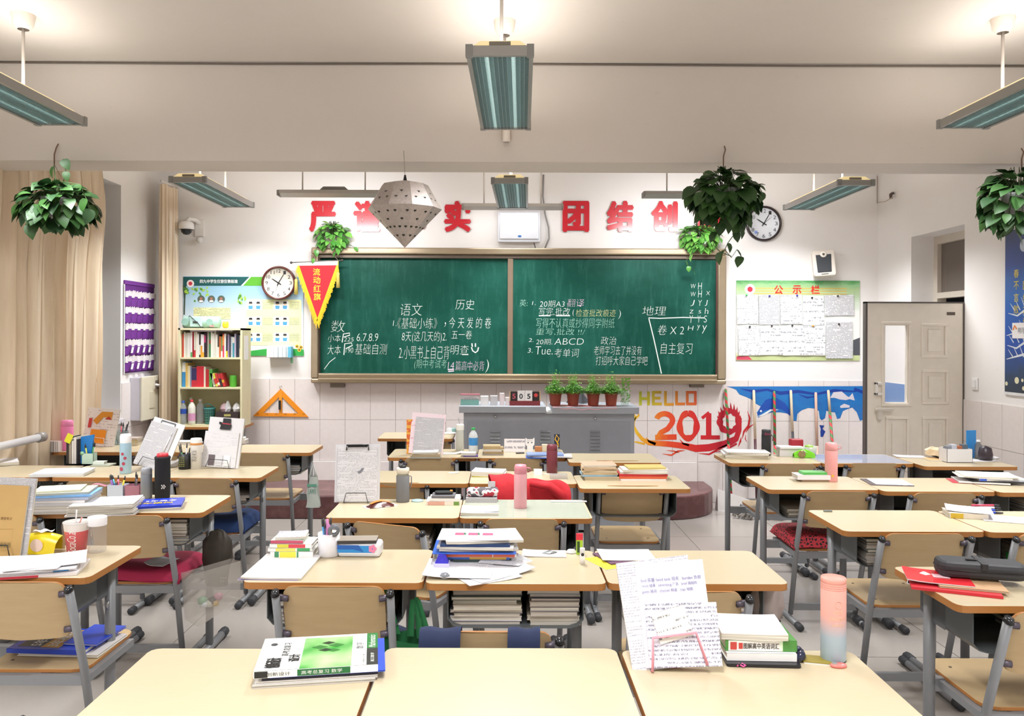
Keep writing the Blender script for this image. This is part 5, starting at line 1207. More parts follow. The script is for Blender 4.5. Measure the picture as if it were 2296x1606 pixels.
# bottom shelf: bottles and baskets
def bottle(name, label, loc, h, r, body, cap, lab=None, labz=(.4, .65), group=None, alpha=.35, liquid=None):
    t = thing(name, label, 'bottle', loc, 0, group)
    MB().mat(0, True).lathe([(0, 0), (r*.9, 0), (r, h*.04), (r, h*.30), (r*.93, h*.34), (r, h*.38), (r, h*.68), (r*.75, h*.80), (r*.38, h*.88), (r*.38, h*.93)], 20).build('bottle_body', M(body, .08, alpha=alpha, mottled=0), t)
    MB().mat(0, True).lathe([(r*.43, h*.91), (r*.43, h), (0, h)], 16).build('cap', M(cap, .4), t)
    if lab: MB().mat(0, True).lathe([(r*1.01, h*labz[0]), (r*1.01, h*labz[1])], 20).build('bottle_label', M(lab, .5), t)
    if liquid: MB().mat(0, True).lathe([(0, .003), (r*.86, .003), (r*.93, h*.05), (r*.93, h*liquid[0]), (0, h*liquid[0])], 18).build('drink', M(liquid[1], .3), t)
    return t
zb = bz0+.017
bottle('drink_bottle', 'clear bottle with blue cap and blue band in the bookcase', (-2.90, 7.285, zb), .215, .030, '#cfd6dc', '#2f56b5', '#2a4fa8', (.45, .66))
bottle('drink_bottle', 'clear bottle with white cap behind the blue banded one', (-2.875, 7.40, zb), .235, .031, '#b9c9c4', '#e9e9e9')
bottle('drink_bottle', 'milky bottle with red cap and pink band in the bookcase', (-2.822, 7.285, zb), .225, .033, '#eceadd', '#cf2734', '#d79abf', (.15, .45), alpha=.9, liquid=(.6, '#eceadb'))
bottle('drink_bottle', 'large clear bottle with white cap beside the teal basket', (-2.765, 7.34, zb), .225, .036, '#c9ccd2', '#efefef')
t = thing('teal_basket', 'round teal plastic basket with grid holes in the bookcase', 'basket', (-2.675, 7.33, zb))
MB().mat(0, True).lathe([(0, .002), (.042, .002), (.052, .14), (.056, .145), (.052, .15), (.048, .14)], 24).build('basket_wall', M('#4f9a96', .45), t)
s = MB()
for i in range(9):
    for j in range(5):
        a = math.pi*1.08+i*math.pi*.84/8; r_ = .0435+.0085*(.2+j*.17)+.001; z = .02+j*.024; c_, s_ = math.cos(a), math.sin(a)
        s.add([(c_*r_-(-s_)*.0035, s_*r_-c_*.0035, z), (c_*r_+(-s_)*.0035, s_*r_+c_*.0035, z), (c_*(r_+.001)+(-s_)*.0035, s_*(r_+.001)+c_*.0035, z+.012), (c_*(r_+.001)-(-s_)*.0035, s_*(r_+.001)-c_*.0035, z+.012)], [(0, 1, 2, 3)])
s.build('grid_holes', M('#1f3f3f', .8), t)['kind'] = 'stuff'
MB().mat(0, True).tube([(-.05, 0, .145), (-.045, 0, .175), (-.02, 0, .185), (.01, 0, .175), (.035, 0, .15)], .005, 6).build('basket_handle', M('#4f9a96', .45), t)
t = thing('brown_basket', 'dark brown plastic storage basket with bags in bookcase', 'basket', (-2.49, 7.33, zb))
MB().add([(-.095, -.06, 0), (.095, -.06, 0), (.095, .06, 0), (-.095, .06, 0), (-.105, -.068, .115), (.105, -.068, .115), (.105, .068, .115), (-.105, .068, .115)], [(3, 2, 1, 0), (0, 1, 5, 4), (1, 2, 6, 5), (2, 3, 7, 6), (3, 0, 4, 7), (4, 5, 6, 7)]).build('basket_body', M('#463a3c', .5), t)
MB().box(-.03, -.0695, .075, .03, -.066, .095).build('hand_hole', M('#b9b36a', .6), t)
for k, (x, c_, l) in enumerate(((-.05, '#c9a9b0', 'crumpled pink and clear bag rising from the brown basket'), (-.015, '#d8d8dc', 'crumpled white plastic bag in the brown basket'), (.065, '#e6e6e8', 'white tissue wad sticking out of the brown basket'))):
    s = MB().mat(0, False); rr = random.Random(k)
    s.lathe([(.03, -.0), (.038, .025), (.026, .055), (.008, .075+.02*(k == 1)), (0, .077+.02*(k == 1))], 9)
    s.v = [v+Vector((rr.uniform(-.006, .006), rr.uniform(-.006, .006), rr.uniform(-.005, .005))) for v in s.v]
    tag(s.build('plastic_bag', M(c_, .3), None, (-2.49+x, 7.32, zb+.115)), l, 'bag')
# cassette player on top
t = thing('cassette_player', 'pale green portable cassette radio on top of the bookcase', 'radio', (-2.70, 7.36, bz1))
g_ = M('#9fc4b6', .4)
MB().mat(0, True).tube([(-.23, 0, .055), (-.22, 0, .055), (.10, 0, .055), (.11, 0, .055)], [.03, .055, .055, .03], 20).build('radio_body', g_, t)
MB().box(-.15, -.062, .012, -.04, -.04, .105).build('cassette_deck', M('#b9dcd6', .3), t, bevel=.006)
MB().box(-.12, -.066, .045, -.075, -.06, .062).build('tape_window', M('#4b5654', .2), t)
for x in (-.195, .03): MB().disc(x, .055, .032, 20, Matrix.Translation((0, -.0565, 0)) @ Matrix.Rotation(math.pi/2, 4, 'X')).build('speaker_cone', M('#8db3a7', .6), t)
MB().box(.03, -.058, .012, .07, -.052, .026).build('red_badge', M('#d98a8c', .5), t)
MB().mat(0, True).tube([(-.17, -.03, .105), (-.155, -.05, .113), (-.12, -.07, .09), (-.07, -.07, .045), (-.05, -.06, .01), (-.02, -.06, .005)], .0035, 6).build('power_cord', black, t)
lathe_thing('tape_roll', 'yellow and clear tape roll beside the green radio', 'tape', [(.0, -.02), (.03, -.02), (.03, .02), (0, .02)], M('#e3d22e', .4), (-2.535, 7.34, bz1+.032)).rotation_euler = (0, math.pi/2, 0)
# ================================================================ things on the desks
pgs = m_pages('page_block'); pgs2 = m_pages('page_block_grey', '#d6d0c4', '#9b948a')
PR = [m_print('exam_print', '#dddce0', '#6a6b74', .0072, .45, 420, .5, .02, amount=.65), m_print('dense_print', '#d9d8dc', '#63646c', .0052, .5, 500, .6, -.08, amount=.6),
      m_print('handwriting', '#dcdbe2', '#54547a', .0105, .6, 300, .5, -.1, amount=.7), m_print('sparse_print', '#dfdee2', '#8b8c94', .009, .4, 400, .45, .12, amount=.5)]
wpap = M('#dfdee1', .7, mottled=.02)
def place(px, py, z=TOP): p = onz(px, py, z); return p.x, p.y
def book(label, x, y, z, w_, d_, h, rz=0, col='#dddddd', name='book', cat='book', pages=None, spine='near', band=None, grp=None, top=None):
    s = MB(); c = .0016; a, b_ = w_/2, d_/2
    s.box(-a, -b_, 0, a, b_, c).mat(1 if top else 0).box(-a, -b_, h-c, a, b_, h).mat(0)
    if spine == 'near': s.box(-a, -b_-.0004, 0, a, -b_+c, h)
    elif spine == 'left': s.box(-a-.0004, -b_, 0, -a+c, b_, h)
    mats = [M(col, .4)]+([top] if top else [])
    if band and spine == 'near':
        for u0, u1, bc in band:
            s.mat(len(mats)).box(-a+w_*u0, -b_-.0008, .0006, -a+w_*u1, -b_, h-.0006); mats.append(M(bc, .45))
    o = s.build(name, mats, None, (x, y, z), rot=(0, 0, math.radians(rz))); tag(o, label, cat, grp)
    MB().box(-a+.003, -b_+(.002 if spine == 'near' else .003), c, a-.003, b_-.003, h-c).build('page_block', pages or pgs, o)
    return o
def sheaf(label, x, y, z, w_, d_, h=.003, rz=0, mat=None, name='paper_sheet', cat='paper', curl=.006, grp=None):
    s = MB(); a, b_ = w_/2, d_/2; k1, k2 = R.uniform(-1, 1), R.uniform(-1, 1)
    n = 6
    def f(u, v): return (-a+w_*u, -b_+d_*v, h+curl*(max(0, u-.6)**2*3*(k1 > 0)+max(0, .4-u)**2*3*(k1 <= 0)+max(0, v-.6)**2*2*(k2 > 0)))
    s.mat(0).grid(n, n, f); o_ = len(s.v)
    s.mat(1)
    bd = [(i/n, 0) for i in range(n)]+[(1, i/n) for i in range(n)]+[(1-i/n, 1) for i in range(n)]+[(0, 1-i/n) for i in range(n)]
    m_ = len(bd); vs = [f(*q) for q in bd]+[(f(*q)[0], f(*q)[1], max(0, f(*q)[2]-h)) for q in bd]
    s.add(vs, [(i, (i+1) % m_, m_+(i+1) % m_, m_+i)[::-1] for i in range(m_)]+[tuple(reversed(range(m_, 2*m_)))])
    o = s.build(name, [mat or wpap, wpap if h < .006 else pgs], None, (x, y, z), rot=(0, 0, math.radians(rz))); return tag(o, label, cat, grp)
def pile(where, px, py, items, grp=None, z0=TOP):
    """items from the bottom up: (what, kind, w, d, h, colour, dx, dy, rz[, band])"""
    x, y = place(px, py, z0) if py is not None else px; z = z0+.0005
    for i, it in enumerate(items):
        what, kind, w_, d_, h, col, dx, dy, rz = it[:9]
        pos = 'topmost in' if i == len(items)-1 else 'lowest in' if i == 0 else ORD[i]+' lowest in'
        lab_ = f"{what} {pos} {where}"
        if kind == 'b': book(lab_, x+dx, y+dy, z, w_, d_, h, rz, col, band=it[9] if len(it) > 9 else None, grp=grp or where, pages=pgs2 if i % 2 else pgs)
        elif kind == 'f': tag(MB().prism(chamfer(-w_/2, -d_/2, w_/2, d_/2, .008), 0, h).build('folder', M(col, .3), None, (x+dx, y+dy, z), bevel=.001, rot=(0, 0, math.radians(rz))), lab_, 'folder', grp or where)
        else: sheaf(lab_, x+dx, y+dy, z, w_, d_, h, rz, it[9] if len(it) > 9 else PR[i % 4], grp=grp or where)
        z += h+.0008
    return x, y, z
GREYS = ['#b9b2a6', '#cfc9be', '#a9a297', '#8e8a86', '#c9bfae', '#d9d4ca', '#6d6a70', '#b4a69a', '#5f6d63', '#a58c8a', '#d3cdd0', '#7d8596']
def tray(key, where, n=6, w_=.19, cx=-.10, seed=1, h=(.009, .018), zmax=.12):
    rnd = random.Random(seed*13+n); dx0, dy0, o = DESKS[key]; x = dx0+DW/2+cx; z = TOP-.1635
    for i in range(n):
        hh = rnd.uniform(*h)
        if z+hh > TOP-.03: break
        c = GREYS[rnd.randrange(len(GREYS))]
        pos = 'lowest' if i == 0 else ORD[i]+' lowest'
        ww = w_*rnd.uniform(.88, 1.0)
        ww = min(ww, .40)
        s = MB().mat(0).box(-ww/2, 0, 0, ww/2, .26, hh*.16).box(-ww/2, 0, hh*.84, ww/2, .26, hh).mat(1).box(-ww/2+.002, .0015, hh*.16, ww/2-.002, .258, hh*.84)
        b_ = s.build('book', [M(c, .6), pgs if rnd.random() < .7 else pgs2], None, (x+rnd.uniform(-.006, .006), dy0+.055+rnd.uniform(0, .018), z), rot=(0, 0, rnd.uniform(-.02, .02)))
        tag(b_, f'worn schoolbook, {pos} in {where}', 'book', f'books in {where}')
        z += hh+.0006
def cyl(name, label, cat, px, py, r, h, parts, z0=TOP, n=24, grp=None):
    """parts: list of (part name, profile as fractions [(r, z)..], material)"""
    x, y = place(px, py, z0); t = thing(name, label, cat, (x, y+r*.6, z0+.0005), 0, grp)
    for nm, prof, m in parts: MB().mat(0, True).lathe([(r*a, h*b_) for a, b_ in prof], n).build(nm, m, t)
    return t
def pen(label, base, top, col, r=.0045, tip='#3a3a3a', name='pen', grp=None):
    b_, t_ = Vector(base), Vector(top); s = MB().mat(0, True).tube([b_, b_+(t_-b_)*.8], r, 8); s.mat(1, True).tube([b_+(t_-b_)*.8, t_], r*1.02, 8, r2=r*.7)
    o = s.build(name, [M(col, .35), M(tip, .35)]); return tag(o, label, 'pen', grp)
def pens(where, x, y, z, h, cols, spread=.02, lean=.03, seed=0, grp=None):
    rnd = random.Random(seed)
    for c, nm in cols:
        a = rnd.uniform(0, 6.28); bx_, by_ = x+math.cos(a)*spread*.4, y+math.sin(a)*spread*.4; tx_, ty_ = x+math.cos(a)*(spread+lean*rnd.random()*.6), y+math.sin(a)*(spread+lean*rnd.random()*.6)
        pen(f'{nm} standing in {where}', (bx_, by_, z+.004), (tx_, ty_, z+h*rnd.uniform(.88, 1.1)), c, grp=grp or f'pens in {where}')
def LEAN(x, y, z, rz, tilt, roll=0): return (Matrix.Translation((x, y, z)) @ Matrix.Rotation(math.radians(rz), 4, 'Z') @ Matrix.Rotation(math.radians(tilt), 4, 'X') @ Matrix.Rotation(math.radians(roll), 4, 'Z'))
def lean_sheet(label, T, w_, h, mat, thick=.003, name='paper_sheet', cat='paper', grp=None, off=(0, 0, 0)):
    s = MB(); a, z = w_/2, off[2]
    s.mat(0).grid(4, 6, lambda u, v: (-a+w_*u+off[0], h*v+off[1], thick+z+.004*v*v*u)); s.mat(1).box(-a+off[0], off[1], z, a+off[0], h+off[1], z+thick-.0005)
    t = s.build(name, [mat, pgs]); t.matrix_world = T; return tag(t, label, cat, grp)
def wire_stand(label, T, w_, col, hh=.07, backh=.16, dist=.035, name='book_stand'):
    t = thing(name, label, 'stand'); t.matrix_world = T; m = M(col, .35); r = .0036 if 'pink' in label else .0022
    MB().mat(0, True).tube([(-w_/2, .0, -.003), (-w_/2*.8, backh, -.004), (w_/2*.8, backh, -.004), (w_/2, .0, -.003), (-w_/2, 0, -.003)], r, 6).build('back_frame', m, t)
    MB().mat(0, True).tube([(-w_/2, .0, -.003), (-w_/2, -.001, dist), (-w_/2*.8, hh, dist+.004), (w_/2*.8, hh, dist+.004), (w_/2, -.001, dist), (w_/2, .0, -.003)], r, 6).build('front_stop', m, t)
    MB().mat(0, True).tube([(0, backh*.85, -.006), (0, .0, -.09)], r, 6).build('prop_leg', m, t)
    return t
# ---- c0l : green mathematics book on a pile
x, y = place(716, 1497); rz = 9
z = TOP+.0005
for i, (c, h, dx, dy, l, w_, d_) in enumerate((('#c9c4bd', .007, -.004, -.004, 'grey notebook at the very bottom below the green mathematics book', .285, .20), ('#e2dedb', .006, .0, .004, 'white exercise book under the green mathematics book', .285, .205), ('#2d2b3c', .004, .008, .006, 'dark thin booklet under the green mathematics book', .27, .20), ('#2b4fc4', .004, .025, .012, 'blue booklet poking out beside the green mathematics book', .27, .205))):
    book(l, x+dx, y+dy, z, w_, d_, h, rz, c, spine='none', grp='books under the green mathematics book'); z += h+.0006
bw_, bd_, bh = .288, .205, .017
o = book('large green and white mathematics review book on its small pile', x, y, z, bw_, bd_, bh, rz, '#eceeec', spine='near')
def cov(nm, x0, y0, x1, y1, m, e=.0004): MB().add([(-bw_/2+bw_*x0, -bd_/2+bd_*y0, bh+e), (-bw_/2+bw_*x1, -bd_/2+bd_*y0, bh+e), (-bw_/2+bw_*x1, -bd_/2+bd_*y1, bh+e), (-bw_/2+bw_*x0, -bd_/2+bd_*y1, bh+e)], [(0, 1, 2, 3)]).build(nm, m, o)
gn = N('green_cover'); q = gn.noise(gn.obj(), 9, 2)
cov('cover_picture', .36, .0, .78, .93, gn.fin(gn.mix(gn.ramp(q, [(.35, (0, 0, 0, 1)), (.7, (1, 1, 1, 1))]), '#2f9a34', '#b9e09f'), .25))
cov('cover_strip', .905, .35, 1.0, 1.0, M('#1f7a35', .3)); cov('cover_strip', .905, 0, 1.0, .5, M('#232a26', .3), .0006)
s = MB()
for (a, b_, q, c) in ((.50, .62, .07, 0), (.57, .74, .06, 1), (.64, .66, .07, 0), (.55, .52, .06, 1), (.62, .50, .06, 0)): 
    X_, Y_ = -bw_/2+bw_*a, -bd_/2+bd_*b_; k = bw_*q; s.mat(c).add([(X_-k, Y_, bh+.0009+c*.0002), (X_, Y_-k*.6, bh+.0009+c*.0002), (X_+k, Y_, bh+.0009+c*.0002), (X_, Y_+k*.6, bh+.0009+c*.0002)], [(0, 1, 2, 3)])
s.build('printed_blocks', [M('#2f7a30', .3), M('#1b3a20', .3)], o)
RT = lambda cx_, cy_: Matrix.Translation((-bw_/2+bw_*cx_, -bd_/2+bd_*cy_, bh+.0008)) @ Matrix.Rotation(math.pi/2, 4, 'Z')
s = MB(); s.text('创新设计', 0, -.018, .062, 0.020, RT(.14, .06), off=.04).text('高考总复习', 0, -.008, .085, .010, RT(.22, .40), off=.01)
s.text('设计', 0, -.014, .045, .014, RT(.30, .22), off=.04)
s.build('cover_title', M('#17181a', .4), o)
MB().text('数学', 0, -.011, .042, .009, RT(.84, .50)).text('ISBN 978', 0, -.003, .05, .002, RT(.88, .08)).build('cover_subject', M('#5b5f5d', .4), o)
MB().text('Mathematics', 0, -.007, .085, .010, RT(.955, .52), shear=.4).text('高三数学', 0, -.004, .055, .005, RT(.955, .08)).build('cover_script', M('#e9efe6', .4), o)
MB().disc(-bw_/2+bw_*.10, -bd_/2+bd_*.78, .009, 8, z=bh+.0008).build('cover_emblem', M('#3a3b3d', .4), o)
NT = Matrix.Translation((0, -bd_/2-.0012, 0)) @ Matrix.Rotation(math.pi/2, 4, 'X')
s = MB(); s.box(-bw_/2+.10, -bd_/2-.0009, .001, bw_/2-.065, -bd_/2, bh-.001); s.build('spine_band', M('#1f6a3a', .35), o)
MB().text('创新设计', -.115, .004, -.060, .013, NT).build('spine_text', M('#2a2b2b', .4), o); MB().text('高考总复习 数学', -.035, .004, .06, .013, NT).build('spine_text', M('#e6ece6', .4), o)
MB().box(-bw_/2+.002, -bd_/2-.0009, .001, -bw_/2+.032, -bd_/2, bh-.001).build('spine_end', M('#232425', .35), o)
# ---- c0r : pink stand, papers, books, flask
x, y = place(1522, 1503); T0 = LEAN(x, y+.01, TOP+.005, -4, 72, 8)
PV = m_print('lavender_print', '#d9d7e2', '#7a7a88', .0065, .45, 600, .5, .0, amount=.6); PVH = m_print('lavender_hand', '#dbd9e6', '#4f4f66', .0098, .5, 560, .5, -.05, amount=.75)
wire_stand('pink wire book stand holding handwritten sheets', T0, .135, '#e79aa8', .075, .15, .034)
lean_sheet('thick stack of crumpled worksheets, rearmost in the pink stand', T0, .185, .262, PV, .014, off=(-.022, .0, .0), grp='sheets in the pink stand')
lean_sheet('ruled sheet with blue handwriting, upper one in the pink stand', T0 @ Matrix.Rotation(math.radians(-3), 4, 'Z'), .172, .250, M('#dbdae8', .7), .004, off=(0.006, 0.002, .015), grp='sheets in the pink stand')
hs = MB(); Tn = T0 @ Matrix.Rotation(math.radians(-3), 4, 'Z')
for r_, row in enumerate(('bud 花蕾 hand tank 坦克   burden 负担', 'result 结果   advertising 广告   brief 简短的', 'guess 猜测   channel 频道   map 地图')): hs.text(row, -.070, .205-r_*.014, .082-r_*.012, .214-r_*.014, z=.0235)
ho = hs.build('handwriting', M('#4d4a86', .6), None); ho.parent = None
hp = [o_ for o_ in bpy.data.objects if o_.get('label', '').startswith('ruled sheet with blue handwriting')][0]; ho.parent = hp
s = MB()
for k in range(9): s.box(-.072, .158-k*.0105, .0236, .085, .1583-k*.0105, .0238)
s.build('ruled_lines', M('#b9b3c6', .7), hp)
lean_sheet('lower handwritten vocabulary sheet in the pink stand', T0 @ Matrix.Rotation(math.radians(-5), 4, 'Z'), .178, .150, PVH, .003, off=(.016, .0, .024), grp='sheets in the pink stand')
lean_sheet('small cream note clipped in front of the vocabulary sheet', T0 @ Matrix.Rotation(math.radians(9), 4, 'Z'), .085, .075, m_print('note_print', '#e4e1da', '#4a4a52', .016, .3, 300, .5, .05), .001, off=(.015, .062, .030), name='note_card', cat='note')
x, y, z = pile('the pile beside the pink paper stand', 1690, 1463, [('black folder', 'f', .185, .19, .008, '#1c1d22', 0, -.005, -3), ('thick white notebook', 'b', .175, .16, .019, '#ecebea', -.002, 0, -2),
     ('picture vocabulary dictionary with green end', 'b', .18, .135, .027, '#4c8a3f', .0, .0, -2, [(.04, .76, '#e9e6e0'), (.76, .80, '#d9efcf')]), ('blank white writing pad', 'p', .165, .15, .016, '', -.012, .004, -6, wpap)])
dct = [o_ for o_ in bpy.data.objects if o_.get('label', '').startswith('picture vocabulary')][0]
MB().text('图解高中英语词汇', -.045, .006, .045, .021, Matrix.Translation((0, -.0685, 0)) @ Matrix.Rotation(math.pi/2, 4, 'X'), off=.02).build('spine_text', M('#37302f', .4), dct)
MB().box(-.078, -.0694, .004, -.062, -.0686, .023).box(-.057, -.0694, .006, -.047, -.0686, .021).build('spine_marks', M('#c2443f', .4), dct)
fl_ = N('blush_gradient'); q = fl_.n('ShaderNodeSeparateXYZ', {0: fl_.n('ShaderNodeTexCoord').outputs['Object']}).outputs
flm = fl_.fin(fl_.ramp(fl_.math('DIVIDE', q[2], .212), [(0, '#a3b8c4'), (.30, '#a5b4bf'), (.55, '#e0a396'), (1, '#e8a497')]), .4)
t = cyl('vacuum_flask', 'tall flask fading from blush pink to pale blue', 'bottle', 1875, 1486, .0312, .212, [('flask_body', [(0, 0), (.94, 0), (1, .02), (1, .86), (.97, .865)], flm),
     ('flask_lid', [(.97, .862), (1, .868), (1, .885), (.97, .888), (1, .892), (1, .91), (.97, .913), (1, .917), (1, .935), (.97, .938), (1, .942), (1, .985), (.96, 1), (0, 1)], M('#eda395', .45)), ('base_ring', [(.95, 0), (1.0, .002), (1.01, .012), (.98, .015)], M('#2b2b30', .5))])
s = MB()
for body, z0, z1, wd in (('YOUR', .125, .135, .022), ('GRACEFUL', .108, .118, .040), ('always', .092, .103, .03)):
    me = MB().text(body, -wd/2, z0, wd/2, z1)
    for v in me.v: a = v.x/.0316; v.x, v.y, v.z = .0316*math.sin(a), -.0316*math.cos(a), v.y
    s.add(me.v, me.f)
s.build('flask_lettering', M('#f3c9a9', .5), t)
s = MB(); s.tube([(.0318*math.sin(.28*math.cos(a)), -.0318*math.cos(.28*math.cos(a)), .150+.009*math.sin(a)) for a in [i*math.pi/8 for i in range(17)]], .0004, 4); s.build('flask_emblem', M('#f3c9a9', .5), t)
t = thing('correction_tape', 'dark navy rounded correction tape on the desk by the flask', 'tape', (*place(1782, 1478), TOP)); MB().mat(0, True).lathe([(0, 0), (.022, .001), (.027, .012), (.022, .024), (.012, .028), (0, .028)], 20, sy=1.2).build('tape_case', M('#22263f', .15), t); MB().mat(0, True).lathe([(.012, .0275), (.016, .030), (.010, .033), (0, .033)], 16).build('tape_wheel', M('#2c3152', .2), t)
simple('card', 'flat olive gold card lying before the tall flask', 'card', lambda s: s.mat(0).prism(chamfer(-.036, -.024, .036, .024, .004), .004, .0055).mat(1).prism(chamfer(-.034, -.023, .036, .024, .004), 0, .0035), [M('#93822f', .3), white], (*place(1831, 1483), TOP), math.radians(-14))
t = thing('sharpener', 'coral pink oval cutter with metal blade lying by the flask', 'cutter', (*place(1880, 1496), TOP)); MB().mat(0, True).lathe([(0, 0), (.02, .001), (.021, .005), (.018, .008), (0, .008)], 20, sy=.6).build('cutter_body', M('#ef7f79', .3), t); MB().box(-.016, -.006, .008, -.004, .006, .011).build('metal_blade', M('#c9c9cb', .25, .8), t)
simple('hair_clip', 'tiny bright pink clip on the desk before the books', 'clip', lambda s: s.mat(0, True).tube([(0, 0, .004), (.006, .004, .008), (.012, -.003, .006), (.006, -.006, .004), (-.003, .005, .007), (-.008, -.002, .004)], .0022, 6), M('#e0559a', .3), (*place(1660, 1497), TOP))
# ---- c1l
WP = 'the small book pile beside the white mug'
pile(WP, 660, 1246, [('spiral notebook', 'b', .165, .12, .006, '#d9d6cf', 0, -.005, 0), ('white green-spined dictionary', 'b', .158, .11, .022, '#e9e6e3', .004, 0, 0, [(.10, .20, '#3f8a5a'), (.22, .60, '#e4dc46'), (.62, .66, '#3f8a5a')]), ('thin yellow and green dictionary', 'b', .162, .11, .012, '#d9dcd9', -.004, 0, 2, [(.18, .62, '#dfd25a'), (.66, .95, '#3f9a5a')]),
     ('yellow and red spined dictionary', 'b', .155, .11, .014, '#e6e3de', 0, 0, 0, [(.18, .45, '#cfc53c'), (.45, .85, '#cf3f4a')]), ('pale green and pink notebook', 'b', .12, .10, .012, '#d6e3d9', -.015, 0, 0, [(0, 1, '#c4506a')]), ('cream spiral memo pad', 'p', .11, .09, .010, '', -.008, .0, 6, PR[2])])
t = cyl('pencil_mug', 'white plastic mug full of pens beside the book pile', 'cup', 734, 1250, .0405, .086, [('mug_body', [(0, .02), (.92, .0), (1, .04), (1, 1), (.95, 1), (.93, .1), (0, .08)], M('#e9e8ee', .35, mottled=0))])
px_, py_ = t.location.x, t.location.y
pens('the white mug', px_, py_, TOP, .135, [('#2c2c30', 'black pen'), ('#e0452f', 'orange red marker'), ('#7fc9b0', 'mint pen'), ('#c99a3a', 'ochre pen'), ('#4aa0d8', 'light blue pen'), ('#33406a', 'navy pen')], .022, .02, 3)
simple('glue_bottle', 'pink glue bottle in the white mug', 'glue', lambda s: s.mat(0, True).lathe([(0, 0), (.013, 0), (.014, .11), (.006, .118), (.005, .135), (0, .135)], 14), M('#d48ac0', .2), (px_-.004, py_-.01, TOP+.004))
lathe_thing('tape_dispenser', 'grey round tape dispenser leaning in the white mug', 'tape', [(.010, -.008), (.021, -.008), (.022, 0), (.021, .008), (.010, .008)], M('#6c7078', .3), (px_+.024, py_-.026, TOP+.100)).rotation_euler = (math.pi/2, 0, .2)
t = thing('tissue_pack', 'blue and white tissue pack with pink flower, between the mug and chair', 'tissue pack', (*place(805, 1250), TOP+.0005), math.radians(-1)); t.location.y += .035
MB().mat(0).box(-.08, -.04, 0, .08, .045, .052).build('pack_body', M('#e4e6ec', .3), t, bevel=.012)
MB().box(-.079, -.0412, .018, .055, -.0402, .044).build('blue_print', M('#2f8fd6', .35), t)
MB().poly([(-.08, .030), (-.02, .03), (.02, .02), (.0, .046), (-.08, .046)], Matrix.Translation((0, -.0415, 0)) @ Matrix.Rotation(math.pi/2, 4, 'X')).build('blue_wave', M('#1f5fb4', .35), t)
s = MB()
for k in range(5): a = k*1.257; s.disc(.052+.009*math.cos(a), .033+.009*math.sin(a), .007, 10, Matrix.Translation((0, -.0418-k*.0001, 0)) @ Matrix.Rotation(math.pi/2, 4, 'X'))
s.build('flower_print', M('#e887ae', .4), t)
book('black covered small book lying on the blue tissue pack', t.location.x-.01, t.location.y, TOP+.053, .145, .08, .010, 3, '#3a3738', top=M('#9c9286', .3))
sheaf('blank white sheets at the front corner beside the pencil mug', -.775, 2.845, TOP+.001, .205, .285, .006, -1, m_print('faint_print', '#f4f3f6', '#c9c9d0', .007, .4, 400, .5, .0, amount=.5))
sheaf('violet edged folder under the blank white sheets', -.782, 2.838, TOP+.0002, .205, .285, .0008, -2, M('#7d6a96', .5), curl=0)
tray('c1l', 'the tray below the white mug', 7, .19, -.12, 2); tray('c1l', 'the inner half of the tray below the tissue pack', 6, .17, .10, 3)
# ---- c1m
WP = 'the tall pile topped by pink drawings'
x, y, z = pile(WP, 1070, 1256, [('open curled notebook', 'b', .17, .14, .008, '#8f8c88', -.075, -.005, 3), ('dark green book', 'b', .21, .15, .014, '#3a4a45', .02, 0, 0), ('blue and yellow book', 'b', .24, .16, .010, '#3460b4', .0, .0, -1, [(.4, .95, '#c9a03c')]), ('orange red textbook', 'b', .285, .18, .013, '#e8e6e4', 0, 0, 0, [(.02, .70, '#d8623f'), (.71, .98, '#d8623f')]),
     ('bright blue folder', 'f', .30, .21, .004, '#2c62c9', -.008, .0, 0), ('white exam bundle', 'p', .285, .17, .009, '', .004, 0, 3, PR[0]), ('white test paper bundle', 'p', .275, .20, .009, '', 0, 0, -3, PR[1]), ('navy thin book', 'b', .25, .19, .008, '#26406e', -.005, 0, 0), ('fanned white sheets', 'p', .28, .17, .010, '', .018, .0, 9, PR[3])])
o = sheaf('white sheet with three pink watermelon slices, topping the tall pile', x-.01, y, z, .26, .165, .003, -2, wpap)
s = MB()
for k, (a, w__) in enumerate(((-.055, .034), (-.005, .036), (.055, .05))):
    s.mat(0).ribbon([(a-w__/2, .0), (a+w__/2, .0)], .034, z=.0036).mat(1).ribbon([(a+w__/2, .017), (a+w__/2+.004, -.012)], .008, z=.0037)
s.build('melon_drawing', [M('#e0507a', .5), M('#2f6a4a', .5)], o)
tag(MB().mat(0).cbox((0, 0, .012), (.055, .05, .024)).mat(1).add([(-.024, -.02, .024), (.024, -.02, .024), (.024, .02, .024), (-.024, .02, .024), (-.01, 0, .055), (.014, .004, .048)], [(0, 1, 5, 4), (1, 2, 5), (2, 3, 4, 5), (3, 0, 4)]).build('candy_packet', [M('#c9c4e4', .25), M('#3a36b8', .2)], None, (*place(991, 1276), TOP+.0005)), 'small packet with crumpled violet foil before the tall pile', 'packet')
sheaf('exam sheet with a small sketch, uppermost of the loose sheets', -.145, 2.80, TOP+.008, .235, .19, .0015, -3, PR[0], curl=.015)
sheaf('rotated exam sheet beneath the sketch sheet', -.03, 2.81, TOP+.004, .24, .19, .002, 40, PR[0], curl=.02)
sheaf('lowest of the loose exam sheets overhanging the desk edge', -.06, 2.775, TOP+.001, .20, .20, .002, 28, wpap, curl=.01)
simple('paper_sheet', 'white sheet whose back corner stands up against the tall pile', 'paper', lambda s: s.add([(-.075, -.02, .004), (.07, -.055, .004), (.125, .01, .004), (-.01, .055, .060), (.0, -.01, .012)], [(0, 1, 4), (1, 2, 4), (2, 3, 4), (3, 0, 4)]), PR[1], (*place(1118, 1268), TOP+.010))
